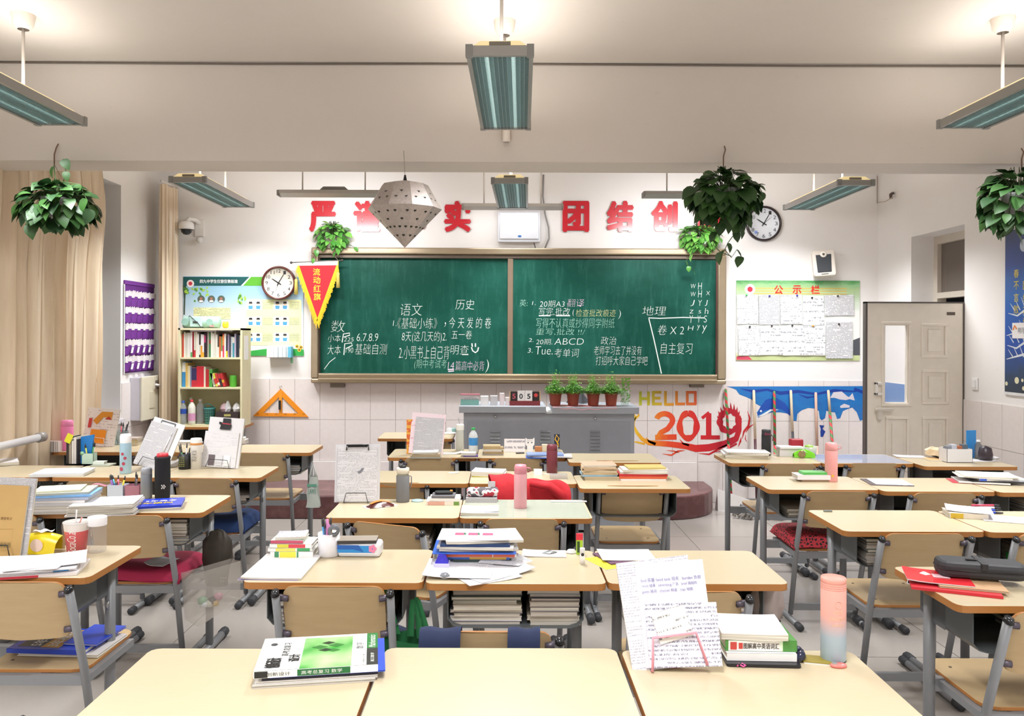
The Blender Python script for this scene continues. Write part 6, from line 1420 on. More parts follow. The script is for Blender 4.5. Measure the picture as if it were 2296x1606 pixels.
simple('correction_roller', 'small grey roller half under the loose exam sheets', 'tape', lambda s: s.mat(0, True).lathe([(0, 0), (.014, .001), (.018, .01), (.012, .018), (0, .018)], 14), M('#7f8288', .3), (*place(997, 1298), TOP))
x, y = place(1220, 1243); sheaf('unfolded white napkin beside the tall pile', x, y, TOP+.001, .165, .09, .003, -3, wpap, name='napkin', cat='napkin')
tag(MB().mat(0).add([(-.03, -.008, 0), (0, -.026, .002), (.034, .004, .002), (.004, .024, 0), (0, 0, .010), (.014, -.004, .008)], [(0, 1, 5, 4), (1, 2, 5), (2, 3, 4, 5), (3, 0, 4)]).build('candy_wrapper', M('#a9afb2', .15, .7), None, (x+.02, y+.005, TOP+.005)), 'crinkled silver candy wrapper on the white napkin', 'wrapper')
simple('tissue_wad', 'little white tissue wad between the napkin and green gum pack', 'tissue', lambda s: s.mat(0).lathe([(0, 0), (.02, .002), (.014, .012), (0, .014)], 7), wpap, (x+.105, y+.02, TOP))
t = thing('gum_pack', 'upright green and red chewing gum pack', 'packet', (*place(1299, 1243), TOP)); MB().box(-.012, -.006, 0, .012, .006, .055).build('pack_body', M('#a3cc3a', .3), t); MB().box(-.0125, -.0065, .055, .0125, .0065, .078).build('pack_top', M('#d92f45', .3), t); MB().box(-.009, -.0068, .008, .001, -.006, .05).build('pack_print', M('#33502a', .4), t)
t = cyl('lip_balm', 'small white lip balm tube with round black print', 'tube', 1306, 1266, .0095, .058, [('tube_body', [(0, 0), (1, 0), (1, .62), (.95, .63)], M('#f1f0f2', .3)), ('tube_cap', [(.95, .63), (1, .64), (1, .98), (.9, 1), (0, 1)], M('#dcdcdf', .25))]); MB().disc(0, .036, .006, 14, Matrix.Translation((0, -.0099, 0)) @ Matrix.Rotation(math.pi/2, 4, 'X')).build('round_print', M('#2a2a2c', .4), t)
simple('eraser', 'red pear shaped eraser by the tall pile', 'eraser', lambda s: s.mat(0, True).lathe([(0, 0), (.012, .002), (.013, .014), (.007, .026), (.008, .036), (0, .04)], 14), M('#d22d4a', .35), (*place(1153, 1256), TOP))
tray('c1m', 'the fuller stack below the loose exam sheets', 10, .25, -.10, 5, (.010, .017)); tray('c1m', 'the smaller stack below the white napkin', 8, .185, .135, 6, (.009, .018))
# ---- c1r
sheaf('white magazine page behind the pink stand', .47, 2.99, TOP+.008, .20, .14, .003, 2, PR[3]); book('purple booklet behind the pink stand', .44, 2.98, TOP+.003, .14, .15, .004, 20, '#6d4a66', spine='none'); sheaf('yellow folder corner sticking out behind the pink stand', .41, 2.93, TOP+.0003, .15, .16, .002, 24, M('#e3d63f', .4), curl=0)
s = MB().mat(0, True); rr = random.Random(9); s.lathe([(.005, 0), (.05, .02), (.06, .08), (.045, .13), (.02, .16), (0, .165)], 14); s.v = [v+Vector([rr.uniform(-.009, .009) for _ in range(3)]) for v in s.v]
tag(s.build('plastic_bag', M('#b9aaa4', .2, alpha=.75), None, (.93, 2.80, .595)), 'crumpled clear plastic bag stuffed under the mostly empty desk', 'bag'); tray('c1r', 'the tray behind the pink stand chair', 5, .22, .08, 8)
# ---- c2l
x, y = place(798, 1131); T0 = LEAN(x, y+.03, TOP+.004, -2, 80, 1)
lean_sheet('grey clipboard backing board with the stacked test papers', T0, .225, .285, M('#d9d9de', .4), .006, name='clipboard', cat='clipboard'); cb_ = bpy.data.objects[-1]
lean_sheet('printed test paper with a map sketch held by the big clip', T0, .20, .265, PR[0], .003, off=(0, .005, .007))
cl = [o_ for o_ in bpy.data.objects if o_.get('label', '').startswith('grey clipboard backing')][0]
MB().box(-.05, .270, .008, .05, .278, .016).mat(0, True).tube([(-.055, .255, .014), (-.055, .28, .016), (.055, .28, .016), (.055, .255, .014)], .0035, 6).build('metal_clip', M('#26272a', .25, .5), cl)
tp = [o_ for o_ in bpy.data.objects if o_.get('label', '').startswith('printed test paper with a map')][0]
MB().poly([(.0, .15), (.014, .155), (.02, .165), (.035, .168), (.03, .155), (.02, .143), (.01, .138), (.004, .142)], z=.0112).build('map_sketch', M('#7d7f88', .6), tp); MB().text('地理试卷', -.01, .215, .05, .223, z=.011).text('第一部分 选择题', -.01, .203, .055, .211, z=.011).build('test_heading', M('#3a3b42', .6), tp)
wire_stand('black wire stand under the big clipboard', T0, .12, '#2a2b2e', .045, .14, .03)
sn_ = N('snack_film'); SNK = sn_.fin(sn_.ramp(sn_.noise(sn_.obj(), 24, 1), [(.40, '#4a1d1c'), (.47, '#e8e0da'), (.53, '#e8e0da'), (.58, '#5a2420')], 'CONSTANT'), .25)
t = thing('snack_pack', 'brown and white biscuit packet leaning by the grey felt flask', 'packet', (*place(852, 1136), TOP), math.radians(28)); MB().mat(0, True).grid(8, 5, lambda u, v: (-.075+.15*u, -.03+.06*v, .002+.026*math.sin(math.pi*u)*math.sin(math.pi*v))).build('packet_film', SNK, t)
MB().mat(0, True).grid(6, 3, lambda u, v: (-.05+.10*u, -.012+.024*v, .006+.026*math.sin(math.pi*(.17+.66*u))*math.sin(math.pi*(.3+.4*v)))).build('packet_print', M('#d9823a', .35), t); MB().box(-.08, -.03, 0, -.062, .03, .004).box(.062, -.03, 0, .08, .03, .004).build('packet_end', M('#efe9e4', .3), t)
t = cyl('felt_flask', 'grey felt covered flask with cream lid beside the clipboard', 'bottle', 902, 1127, .033, .182, [('felt_sleeve', [(0, 0), (.95, 0), (1, .02), (1, .70), (.94, .72)], M('#7a7b7e', .95)), ('clear_neck', [(.86, .70), (.86, .80)], M('#b9bcae', .1, alpha=.7)), ('cream_lid', [(.9, .78), (.97, .79), (.97, .92), (.9, .93), (0, .93)], M('#dcd6c6', .4)), ('spout', [(.5, .93), (.55, .98), (.4, 1), (0, 1)], M('#2d2d2f', .4))])
MB().mat(0, True).tube([(.033, 0, .13), (.043, 0, .125), (.043, 0, .085), (.035, 0, .07)], .003, 5).build('hand_loop', M('#86878a', .6), t)
lathe_thing('mirror_tin', 'flat round pale blue tin on the desk by the felt flask', 'tin', [(0, 0), (.030, 0), (.031, .004), (.028, .006), (0, .006)], M('#a9c9d2', .3), (*place(936, 1124), TOP))
pile('the dictionary pile under the calculator', 995, 1128, [('pale dictionary with green end', 'b', .165, .12, .019, '#e6dfd8', 0, 0, 0, [(.05, .55, '#d9a79a'), (.82, .98, '#6f9a4a')]), ('white small book', 'b', .15, .11, .012, '#ece9e6', .008, 0, 2), ('grey notebook', 'b', .115, .10, .010, '#6a686c', 0, 0, 0)])
t = thing('calculator', 'black calculator-like gadget on top of the dictionary pile', 'gadget', (*place(995, 1128), TOP+.045), .1); t.location.y += .01
MB().prism(chamfer(-.045, -.022, .045, .022, .012), 0, .012).build('gadget_body', M('#252628', .3), t, bevel=.003); MB().box(.030, -.012, .012, .043, .008, .016).build('orange_key', M('#d9923a', .4), t)
tray('c2l', 'the tray behind the askew chair', 6, .2, .08, 11)
# ---- c2m
pile('the white pads before the patterned pencil case', 1076, 1150, [('cream writing pad', 'p', .175, .15, .014, '', 0, 0, 0, wpap), ('clean white sheet', 'p', .175, .13, .002, '', 0, .01, 0, wpap)])
book('grey box file below the patterned pencil case', *place(1080, 1124), TOP, .155, .09, .024, 0, '#b9b7ba'); t = thing('pencil_case', 'red grey and white patterned fabric pencil case on a grey box', 'pencil case', (*place(1082, 1124), TOP+.0245))
pc = N('patterned_cloth'); q = pc.noise(pc.obj(), 30, 1); pcm = pc.fin(pc.ramp(q, [(.40, '#5f5a60'), (.47, '#e9e4e6'), (.56, '#e6e0e2'), (.6, '#b83a48')], 'CONSTANT'), .8)
MB().mat(0, True).tube([(-.078, 0, .02), (-.07, 0, .022), (.07, 0, .022), (.078, 0, .02)], [.012, .024, .024, .012], 16, sx=1.3).build('case_body', pcm, t); MB().mat(0, True).tube([(-.07, 0, .0455), (.07, 0, .0455)], .0018, 5).build('zipper_line', M('#4a3a40', .5), t)
o = simple('clear_cover', 'glossy clear plastic cover spread over the desk of the slim flask', 'cover', lambda s: s.box(-.295, -.20, 0, .295, .20, .0015), M('#cfd6c9', .06, alpha=.45, mottled=0), (-.188+.304, 3.63+.21, TOP+.0002))
def flask(name, label, px, py, r, h, col, lid=None, strap=None, dot=None):
    t = cyl(name, label, 'bottle', px, py, r, h, [('flask_body', [(0, 0), (.94, 0), (1, .015), (1, .78), (.95, .80)], M(col, .38)), ('flask_lid', [(.93, .80), (.98, .81), (.98, .93), (.9, .965), (.85, 1), (0, 1)], M(lid or col, .4))])
    if strap: MB().mat(0, True).tube([(r*.9, 0, h*.93), (r*1.5, -.004, h*.92), (r*1.6, -.004, h*.86), (r*1.05, 0, h*.83)], .0032, 6).build('lid_loop', M(strap, .4), t)
    return t
flask('slim_flask', 'slim pale pink flask standing on the clear cover', 1167, 1141, .031, .208, '#e6a6ae', '#dd8f9c', '#c97384')
simple('ruler', 'frosted plastic strip lying at the back of the clear cover', 'ruler', lambda s: s.box(-.09, -.012, 0, .09, .012, .003), M('#dfe0e6', .2), (*place(1275, 1126), TOP+.002))
tray('c2m', 'the tray beside the chair behind the tall pile', 5, .2, .05, 12)
# red jacket over chair c3m
cx_, cy_, _o = CHAIRS['c3m']
jk = N('red_fabric'); q = jk.noise(jk.obj(), 12, 3); jk.bump(q, .5, .01); jm = jk.fin(jk.mix(q, '#a8141f', '#d92a36'), .75)
t = thing('red_jacket', 'bright red jacket draped over a chair backrest', 'jacket', (cx_, cy_, 0))
def jf(u, v):
    x = (-.20+.44*u); a = (v-.5)*2; yy = .045*math.sin(math.pi*.5*a)*(1+.5*math.sin(7*u)); z = .828+.008*math.sin(9*u)-.05*u*u-.15*abs(a)**1.6+.006*math.sin(20*u+5*v)
    return (x+.01*math.sin(8*v), yy-.005, z)
MB().mat(0, True).grid(28, 20, jf).build('jacket_cloth', jm, t)
MB().mat(0, True).tube([(.02, -.05, .79), (.13, -.06, .775), (.20, -.05, .72), (.215, -.035, .64)], [.018, .026, .028, .024], 12).build('sleeve', jm, t)
simple('paper_tag', 'small white paper square hanging at the jacket shoulder', 'paper', lambda s: s.box(-.02, 0, 0, .02, .001, .035), wpap, (cx_-.19, cy_-.05, .765))
# ---- row c3
sheaf('tiny torn paper scrap on the otherwise bare desk', *place(1017, 1061), TOP+.001, .06, .035, .001, 20, M('#ece9cf', .7), curl=.01)
WP = 'the folded paper pile behind the slim pink flask'
pile(WP, 1100, 1066, [('yellow green folder', 'f', .20, .13, .003, '#c9bd4a', -.01, 0, 3), ('brown envelope', 'p', .21, .13, .005, '', 0, 0, -3, M('#b39a70', .7)), ('folded white exam paper', 'p', .20, .13, .008, '', -.008, 0, -6, PR[3]), ('curled white exam paper', 'p', .19, .13, .010, '', -.01, 0, -9, PR[3])])
simple('power_adapter', 'white square power adapter with thin cable near maroon flask', 'adapter', lambda s: s.mat(0).box(-.025, -.014, 0, .025, .014, .034).mat(0, True).tube([(.025, 0, .01), (.06, -.01, .004), (.09, .01, .003), (.07, .03, .003), (.02, .03, .003)], .0015, 5), white2, (*place(1206, 1065), TOP), bevel=0)
flask('maroon_flask', 'maroon metal flask in front of the lectern', 1238, 1062, .033, .172, '#6e2c38', '#75303c')
simple('clear_box', 'low clear plastic box beside the maroon flask', 'box', lambda s: s.box(-.05, -.03, 0, .05, .03, .024), M('#c9c4c4', .08, alpha=.5, mottled=0), (*place(1252, 1073), TOP))
WP = 'the brown workbook pile'
pile(WP, 1343, 1073, [('cream workbook', 'b', .20, .15, .010, '#b9ac8f', .01, 0, 0), ('brown paper workbook', 'b', .20, .15, .011, '#bda98a', .006, 0, 1), ('blue edged workbook', 'b', .20, .15, .010, '#8fb0c4', -.006, 0, 2), ('tan workbook', 'b', .20, .15, .011, '#c4ad8a', 0, 0, 0), ('beige workbook', 'b', .20, .15, .011, '#c9b79a', -.004, 0, -2), ('tan creased workbook', 'b', .195, .15, .010, '#bda486', 0, 0, 2),
     ('sandy workbook', 'b', .195, .15, .010, '#cfb798', -.006, 0, -3), ('curled pinkish brown envelope', 'p', .19, .14, .008, '', -.004, 0, 2, M('#c99f86', .7))])
pile('the red and white workbook pile', 1440, 1073, [('white book', 'b', .27, .15, .009, '#e9e6e3', -.01, 0, 0, [(.0, .02, '#cf4a3a')]), ('orange spined textbook', 'b', .275, .15, .014, '#d8623f', -.008, 0, 0), ('crimson textbook with white dots', 'b', .28, .15, .011, '#c02a30', -.006, 0, 0), ('white folded paper bundle', 'p', .27, .15, .012, '', 0, 0, -3, PR[3]), ('white curled notebook', 'p', .26, .14, .012, '', .006, 0, 2, wpap), ('yellowish curled booklet', 'b', .22, .13, .010, '#cdbb72', .015, 0, 3)])
# ---- row c4
x, y = place(955, 1024)
pile('the low pile in front of the pink poster', 955, 1026, [('grey workbook', 'b', .21, .10, .010, '#a9a79a', 0, 0, 0), ('brown workbook', 'b', .20, .10, .009, '#b39f80', 0, 0, 1), ('tan workbook', 'b', .19, .09, .008, '#bfae90', .004, 0, -2), ('curled loose paper', 'p', .17, .09, .012, '', 0, 0, 3, PR[3])])
T0 = LEAN(x-.01, y+.075, TOP+.004, -3, 80, -4)
lean_sheet('pink bordered poster sheet behind the printed page', T0, .24, .285, m_print('pink_sheet', '#f3dfe6', '#d98aa5', .03, .3, 60, .4, .1), .005, off=(0, 0, 0), grp='pages in the pink poster stand')
lean_sheet('printed page with dense text before the pink sheet', T0, .20, .245, PR[1], .003, off=(.01, .01, .007), grp='pages in the pink poster stand')
T1 = LEAN(x-.10, y+.10, TOP+.004, 8, 84, 0)
lean_sheet('orange and red folder standing behind the pink sheet', T1, .09, .24, m_print('orange_cover', '#eeb04a', '#d8452f', .05, .7, 25, .5, -.2), .006, name='folder', cat='folder')
t = cyl('glass_tumbler', 'clear tumbler with white lid and straw beside the lectern', 'bottle', 1031, 1011, .029, .19, [('tumbler_body', [(0, 0), (1.05, 0), (.95, .78)], M('#d9dcd6', .1, alpha=.7, mottled=0)), ('tumbler_lid', [(1, .78), (1, .96), (.9, 1), (0, 1)], M('#eceae4', .4))]); MB().mat(0, True).tube([(0, 0, .18), (-.012, 0, .235)], .0022, 5).build('straw', M('#9a9a9a', .4), t)
bottle('water_bottle', 'plastic water bottle with green cap and blue green band', (*place(1061, 1017), TOP), .182, .032, '#e6ebee', '#2f9e4f', '#3f8fd0', (.33, .62), alpha=.75)
pile('the napkin topped pile by the water bottle', 1052, 1026, [('tan notebook', 'b', .15, .09, .008, '#cdbb98', 0, 0, 0), ('purple notebook', 'b', .10, .07, .006, '#54408a', .01, 0, 3), ('wad of white napkins', 'p', .10, .06, .018, '', -.005, 0, 0, wpap)])
sheaf('crumpled white tissue sheet on the poster stand desk', *place(1015, 1018), TOP+.001, .13, .06, .004, 5, wpap, curl=.03)
pile('the brown notebook pile beside the desk calendar', 1105, 1019, [('grey notebook', 'b', .145, .09, .010, '#9d948a', 0, 0, 0), ('brown notebook', 'b', .14, .09, .012, '#a58c66', .004, 0, 2), ('white grey notebook', 'b', .135, .09, .018, '#c9c2ba', -.003, 0, -2), ('tan notebook', 'b', .14, .09, .010, '#b49c70', .004, 0, 1), ('light tan notebook', 'b', .12, .08, .012, '#c9b48a', -.008, 0, 3)])
t = thing('desk_calendar', 'white spiral desk calendar standing on the desk', 'calendar', (*place(1154, 1014), TOP)); T_ = Matrix.Rotation(math.radians(74), 4, 'X')
MB().box(-.075, 0, 0, .075, .095, .003, T_).build('calendar_page', m_print('calendar_print', '#efe9ea', '#8c8a92', .012, .35, 90, .55, .0), t); MB().box(-.07, .02, 0, .07, .06, .002).build('calendar_foot', M('#d9d3d4', .6), t)
for a in (-.05, .045): MB().mat(0, True).tube([(a+k*.005, .028+.006*math.cos(k*2.2), .092+.006*math.sin(k*2.2)) for k in range(5)], .0012, 4).build('spiral', M('#55555c', .4, .5), t)
t = thing('cat_card', 'white cat face cut-out card beside the desk calendar', 'card', (*place(1188, 1014), TOP)); Tc = Matrix.Rotation(math.radians(80), 4, 'X')
MB().prism([(-.032, .065), (-.03, .05), (-.02, .042), (-.02, 0), (.022, 0), (.022, .042), (.032, .05), (.034, .075), (.033, .105), (.02, .092), (-.018, .092), (-.031, .103)], 0, .003, Tc).build('card_shape', M('#ece9e8', .5), t)
MB().disc(-.012, .067, .005, 10, Tc, .0035).disc(.014, .067, .005, 10, Tc, .0035).ribbon([(-.022, .08), (.022, .08)], .0015, Tc, .0035).build('face_drawing', M('#4a4a4e', .5), t)
for px, c, w_, h, l in ((1207, '#b97a4a', .05, .035, 'small brown box behind the blue folder'), (1222, '#d8cdb6', .045, .05, 'small cream carton behind the blue folder'), (1243, '#b9c4c0', .05, .04, 'pale green tin behind the maroon flask')): simple('small_box', l, 'box', lambda s: s.box(-w_/2, -.02, 0, w_/2, .02, h), M(c, .5), (*place(px, 1012), TOP), bevel=.002)
simple('mouse', 'black flat phone-like gadget before the desk calendar', 'gadget', lambda s: s.prism(chamfer(-.03, -.016, .03, .016, .006), 0, .006), black, (*place(1166, 1017), TOP), .2)
t = thing('ribbon_stand', 'blue and yellow ribbon shaped ornament standing behind the maroon flask', 'ornament', (*place(1248, 1011), TOP)); MB().box(-.018, -.004, 0, .022, .004, .10, Matrix.Translation((0, 0, .02))).build('navy_card', M('#26304e', .4), t); MB().mat(0, True).tube([(.006, -.008, .02), (.012, -.008, .05), (-.012, -.008, .085), (-.002, -.008, .115), (.016, -.008, .09), (.004, -.008, .055), (.016, -.008, .03)], .004, 6).build('yellow_ribbon', M('#e9b83a', .4), t)
pile('the blue folder pile behind the maroon flask', 1228, 1026, [('bright blue clip folder', 'f', .20, .12, .006, '#2f6ad0', -.05, 0, 0), ('white binder with holes', 'f', .27, .12, .010, '#e3e4ea', .03, 0, -2), ('pale blue document wallet', 'f', .25, .12, .010, '#8ba3d4', -.02, 0, 3)])
# ---- c5
sheaf('loose white papers on the small desk beside the lectern', *place(995, 973), TOP+.001, .22, .10, .006, 4, PR[3])
for px, c, l in ((1008, '#dfe3e6', 'crumpled white wrapper on the small desk beside lectern'), (1018, '#8fb3ac', 'pale green packet on the small desk beside lectern')): simple('packet', l, 'packet', lambda s: s.mat(0).lathe([(0, 0), (.03, .004), (.024, .03), (0, .04)], 7), M(c, .4), (*place(px, 969), TOP))
for k, d in (('c3l', 21), ('c3m', 22), ('c4l', 23), ('c4m', 24)): tray(k, {'c3l': 'the tray of the nearly empty desk behind the clipboard', 'c3m': 'the tray above the red jacket chair', 'c4l': 'the tray under the pink poster stand', 'c4m': 'the tray under the desk calendar'}[k], 4, .2, 0, d)
# hanging bag at c3r
# ================================================================ side block beside the window
x, y = place(30, 1256); T0 = LEAN(x-.085, y+.03, TOP+.004, 6, 80, -3)
lean_sheet('white worksheets standing behind the kraft paper cover', T0, .20, .29, PR[1], .010, off=(.012, 0, .0)); o = lean_sheet('kraft brown notebook cover standing in the black wire stand', T0, .20, .262, M('#c8a468', .65), .008, off=(-.005, 0, .014), name='notebook', cat='notebook')
s = MB(); s.text('课堂笔记', .01, .135, .05, .145, z=.0235).build('cover_print', M('#7a5a30', .6), o); s = MB(); [s.box(.0+k*.004, .035, .0235, .0+k*.004+(.0015 if k % 3 else .003), .052, .0237) for k in range(15)]; s.build('barcode_lines', M('#8f7c50', .6), o)
MB().ribbon([(-.04, .10), (.06, .102), (.06, .055), (-.04, .055), (-.04, .10)], .0008, z=.0236).build('drawn_frame', M('#a5803f', .6), o)
wire_stand('black wire stand under the kraft notebook cover', T0, .14, '#26272a', .045, .14, .04)
t = thing('tissue_pack', 'bright yellow tissue pack with white top beside the drink cup', 'tissue pack', (*place(95, 1238), TOP+.0005)); MB().mat(0, True).grid(12, 10, lambda u, v: (-.065+.13*u+.012*math.sin(math.pi*v)*(u-.5)*2, -.04+.08*v, .001+.075*(math.sin(math.pi*min(1, max(0, v)))**.45)*(.82+.18*math.sin(math.pi*u)))).build('pack_film', M('#e9d21c', .25), t)
MB().mat(0, True).grid(8, 5, lambda u, v: (-.03+.065*u, -.012+.035*v, .0795+.004*math.sin(9*u+4*v))).build('tissue_flap', M('#f4f1ee', .5), t); MB().disc(0, .034, .024, 20, Matrix.Translation((0, -.0395, 0)) @ Matrix.Rotation(math.pi/2, 4, 'X')).build('round_print', M('#ecd5cc', .5), t); MB().box(-.055, -.0392, .048, -.03, -.0385, .056).build('dark_print', M('#5a4b20', .5), t)
t = cyl('drink_cup', 'red and white paper drink cup with straw in clear bag', 'cup', 163, 1243, .046, .118, [('cup_body', [(0, 0), (.72, 0), (.93, .72)], M('#d92a33', .3)), ('white_rim_band', [(.93, .72), (1.0, .96)], M('#eee9e2', .35)), ('cup_lid', [(1.03, .95), (1.04, 1), (.9, 1.0), (.88, .97), (0, .97)], M('#e4e2de', .2, alpha=.8)), ('clear_bag', [(.95, 0), (1.08, .2), (1.02, .5), (1.12, .8), (1.1, .98)], M('#e8d9d9', .08, alpha=.12, mottled=0))])
me = MB().text('CocaCola', -.045, -.016, .04, .016, shear=.3); s = MB()
for v in me.v: a = v.y/.038; zz_ = .045+v.x; rr = .046*(.72+.21*zz_/.085)+.0009; v.x, v.y, v.z = -rr*math.sin(a), -rr*math.cos(a), zz_
s.add(me.v, [f_[::-1] for f_ in me.f]); s.add([], []); s.build('cup_lettering', M('#f4ece6', .4), t)
MB().mat(0, True).tube([(-.004, 0, .10), (.002, -.004, .162)], .003, 6).build('straw', M('#e9e6e6', .3), t); MB().mat(0, True).tube([(.015, -.01, .11), (.026, -.012, .135)], .0025, 5).build('coral_straw', M('#e59a8c', .3), t)
t = cyl('storage_jar', 'clear empty jar with white screw lid beside the drink cup', 'jar', 212, 1240, .033, .133, [('jar_glass', [(0, 0), (.95, 0), (1, .03), (1, .76)], M('#c4bdb9', .05, alpha=.28, mottled=0)), ('jar_lid', [(1.04, .76), (1.05, .78), (1.05, .98), (1.0, 1), (0, 1)], M('#f0eef0', .4))])
pile('the magazine pile before the drink cup', 85, 1279, [('red and white magazine', 'b', .24, .18, .009, '#e4dddd', .03, 0, 14, [(.0, .5, '#c93a4a')]), ('blue ended magazine', 'b', .24, .18, .008, '#e6e6ea', .01, .01, 20, [(.7, .9, '#3a93d0')]), ('white worksheet', 'p', .27, .19, .003, '', 0, 0, 18, PR[3]), ('blank worksheet', 'p', .27, .19, .003, '', -.04, 0, 8, wpap), ('curled worksheet', 'p', .25, .18, .003, '', .02, .02, 26, PR[3])])
# seat of chair l0
cx_, cy_, _o = CHAIRS['l0']; SZ = .4365
b0 = book('white exercise book under the blue study guides on the chair seat', cx_+.03, cy_+.32, SZ, .30, .21, .010, -3, '#e4dfd9', spine='none')
b1 = book('upper blue study guide on the chair seat with big numerals', cx_-.01, cy_+.315, SZ+.0115, .29, .21, .016, -4, '#1f3fb4', spine='near', top=M('#2446c0', .25))
MB().add([(-.12, -.08, .0165), (-.03, -.08, .0165), (-.03, .10, .0165), (-.12, .10, .0165)], [(0, 1, 2, 3)]).build('dark_panel', M('#2c2f3c', .3), b1); MB().add([(-.03, -.085, .0165), (.04, -.085, .0165), (.04, .09, .0165), (-.03, .09, .0165)], [(0, 1, 2, 3)]).build('gold_panel', M('#c9922c', .3), b1)
Tq = Matrix.Translation((0, 0, .017)) @ Matrix.Rotation(math.pi/2, 4, 'Z'); s = MB().text('5年高考', -.075, .035, .07, .085, Tq, off=.02).text('3年模拟', -.075, -.03, .07, .022, Tq, off=.02); s.build('cover_title', M('#d9d4c9', .3), b1)
book('second blue study guide lying beside it on the chair seat', cx_+.10, cy_+.34, SZ+.0285, .13, .19, .008, -6, '#2144bc', spine='none')
# ---- l1r
pile('the white paper pile beside the black flask sleeve', 240, 1148, [('black edged notebook', 'b', .30, .20, .007, '#d9d8d8', 0, 0, 8), ('white workbook', 'p', .285, .20, .010, '', .0, 0, 10, PR[3]), ('grey workbook', 'p', .28, .20, .012, '', -.005, 0, 12, PR[1]), ('exam bundle', 'p', .28, .20, .012, '', 0, 0, 9, PR[1]), ('blank cover sheet', 'p', .275, .195, .006, '', 0, 0, 12, wpap)])
x, y = place(342, 1138); book('white workbook under the blue yellow study guide', x, y, TOP+.0005, .27, .19, .012, 14, '#e2dfda', spine='none')
o = book('blue study guide with yellow title beside the black sleeve', x+.005, y+.003, TOP+.0135, .265, .185, .010, 16, '#2238b8', spine='near', top=M('#2340c4', .25)); MB().text('3年模拟', -.07, -.04, .09, -.005, z=.0108, off=.03).build('cover_title', M('#e8c42a', .3), o); MB().text('5年高考', -.04, .01, .10, .045, z=.0108, off=.02).build('cover_title', M('#e9e6ee', .3), o)
t = cyl('flask_sleeve', 'black flask sleeve with red top and checker patch', 'bottle', 360, 1119, .038, .228, [('fabric_sleeve', [(0, 0), (.9, 0), (.95, .02), (1.0, .5), (.98, .86), (1.05, .90), (.95, .93), (.8, .92), (0, .92)], M('#17181c', .8)), ('red_lid', [(.72, .92), (.76, .94), (.72, .985), (.6, 1), (0, 1)], M('#d83a44', .35))])
s = MB()
for i in range(4):
    for j in range(3):
        if (i+j) % 2 == 0: a = .25+i*.13; s.add([(math.sin(a+u)*.0388, -math.cos(a+u)*.0388, .052+j*.007+v) for u, v in ((0, 0), (.13, 0), (.13, .007), (0, .007))], [(0, 1, 2, 3)])
s.build('checker_patch', M('#e9e6e6', .6), t)
flask('steel_flask', 'frosted grey flask beside the black flask sleeve', 325, 1119, .0275, .155, '#82868c', '#9a9da2')
def penbox(name, label, px, py, w_, d_, h, col, alpha=None):
    x, y = place(px, py); t = thing(name, label, 'pen holder', (x, y+d_/2, TOP+.0005)); m = M(col, .3, alpha=alpha, mottled=0)
    for q in ((-w_/2, -d_/2, 0, w_/2, -d_/2+.002, h), (-w_/2, d_/2-.002, 0, w_/2, d_/2, h), (-w_/2, -d_/2, 0, -w_/2+.002, d_/2, h), (w_/2-.002, -d_/2, 0, w_/2, d_/2, h)): MB().box(*q).build('side_wall', m, t)
    MB().box(-w_/2, -d_/2, 0, w_/2, d_/2, .003).build('base', m, t); return t
t = penbox('pen_tray', 'pale blue and white pen holder behind the white paper pile', 258, 1116, .085, .06, .062, '#c9d3e6'); pens('the pale blue pen holder', t.location.x, t.location.y, TOP, .115, [('#ef6f8f', 'pink highlighter'), ('#1f2126', 'black pen'), ('#e5c83a', 'yellow pen'), ('#39b3d6', 'turquoise highlighter'), ('#8a5fb0', 'violet pen')], .03, .02, 7)
t = penbox('pen_cube', 'translucent pink pen cube next to the frosted grey flask', 296, 1116, .075, .06, .06, '#c98fa3', .6); pens('the pink cube', t.location.x, t.location.y, TOP, .12, [('#3a3a3e', 'dark wire pen'), ('#6a5a5e', 'brown pencil')], .01, .01, 8)
MB().mat(0, True).tube([(0, 0, 0), (0, 0, 0)], .001, 3)
o = simple('cloth_strip', 'dusty pink cloth strip lying over the white paper pile', 'cloth', lambda s: s.mat(0, True).grid(12, 4, lambda u, v: (-.07+.14*u+.01*v, -.02+.04*v+.03*math.sin(3*u), .012*math.sin(6*u)+.05*max(0, u-.55))), M('#a8707f', .8), (*place(228, 1115), TOP+.055)); o.rotation_euler = (0, 0, .5)
tray('l1r', 'the tray beside the hanging dark bag', 8, .2, .12, 31); tray('l1l', 'the tray under the pale blue book pile', 5, .2, .0, 32)
# ---- l1l
WP = 'the thick pale blue book pile'
pile(WP, 145, 1144, [('grey exercise book', 'b', .26, .19, .011, '#b9b4ac', 0, 0, 5), ('white exercise book', 'b', .26, .19, .012, '#cfcac4', 0, 0, 6), ('cream exercise book', 'b', .26, .19, .012, '#c9c3b6', .003, 0, 5), ('pale grey exercise book', 'b', .26, .19, .013, '#c4c2c4', -.002, 0, 6), ('white workbook', 'b', .26, .19, .012, '#d9d6d4', 0, 0, 5), ('grey blue workbook', 'b', .265, .19, .012, '#a9b4c9', .006, 0, 8), ('sky blue workbook', 'b', .265, .19, .009, '#7fb4ea', .01, 0, 11), ('grey patterned notebook', 'b', .25, .18, .010, '#b4b8ae', .0, 0, 14), ('pale cream picture book', 'b', .20, .15, .007, '#d9d9c0', -.02, 0, 17)])
simple('paper_box', 'white printed carton behind the pale blue book pile', 'box', lambda s: s.box(-.05, -.03, 0, .05, .03, .035), PR[3], (*place(68, 1122), TOP), bevel=.002)
simple('red_box', 'red and white checked packet at the left edge beside kraft notebook', 'packet', lambda s: s.mat(0).box(-.05, -.03, 0, .05, .03, .08).mat(1).box(-.048, -.031, .05, .052, .031, .075), [M('#ece6e6', .4), M('#cf2f40', .4)], (*place(28, 1108), TOP), bevel=.003)
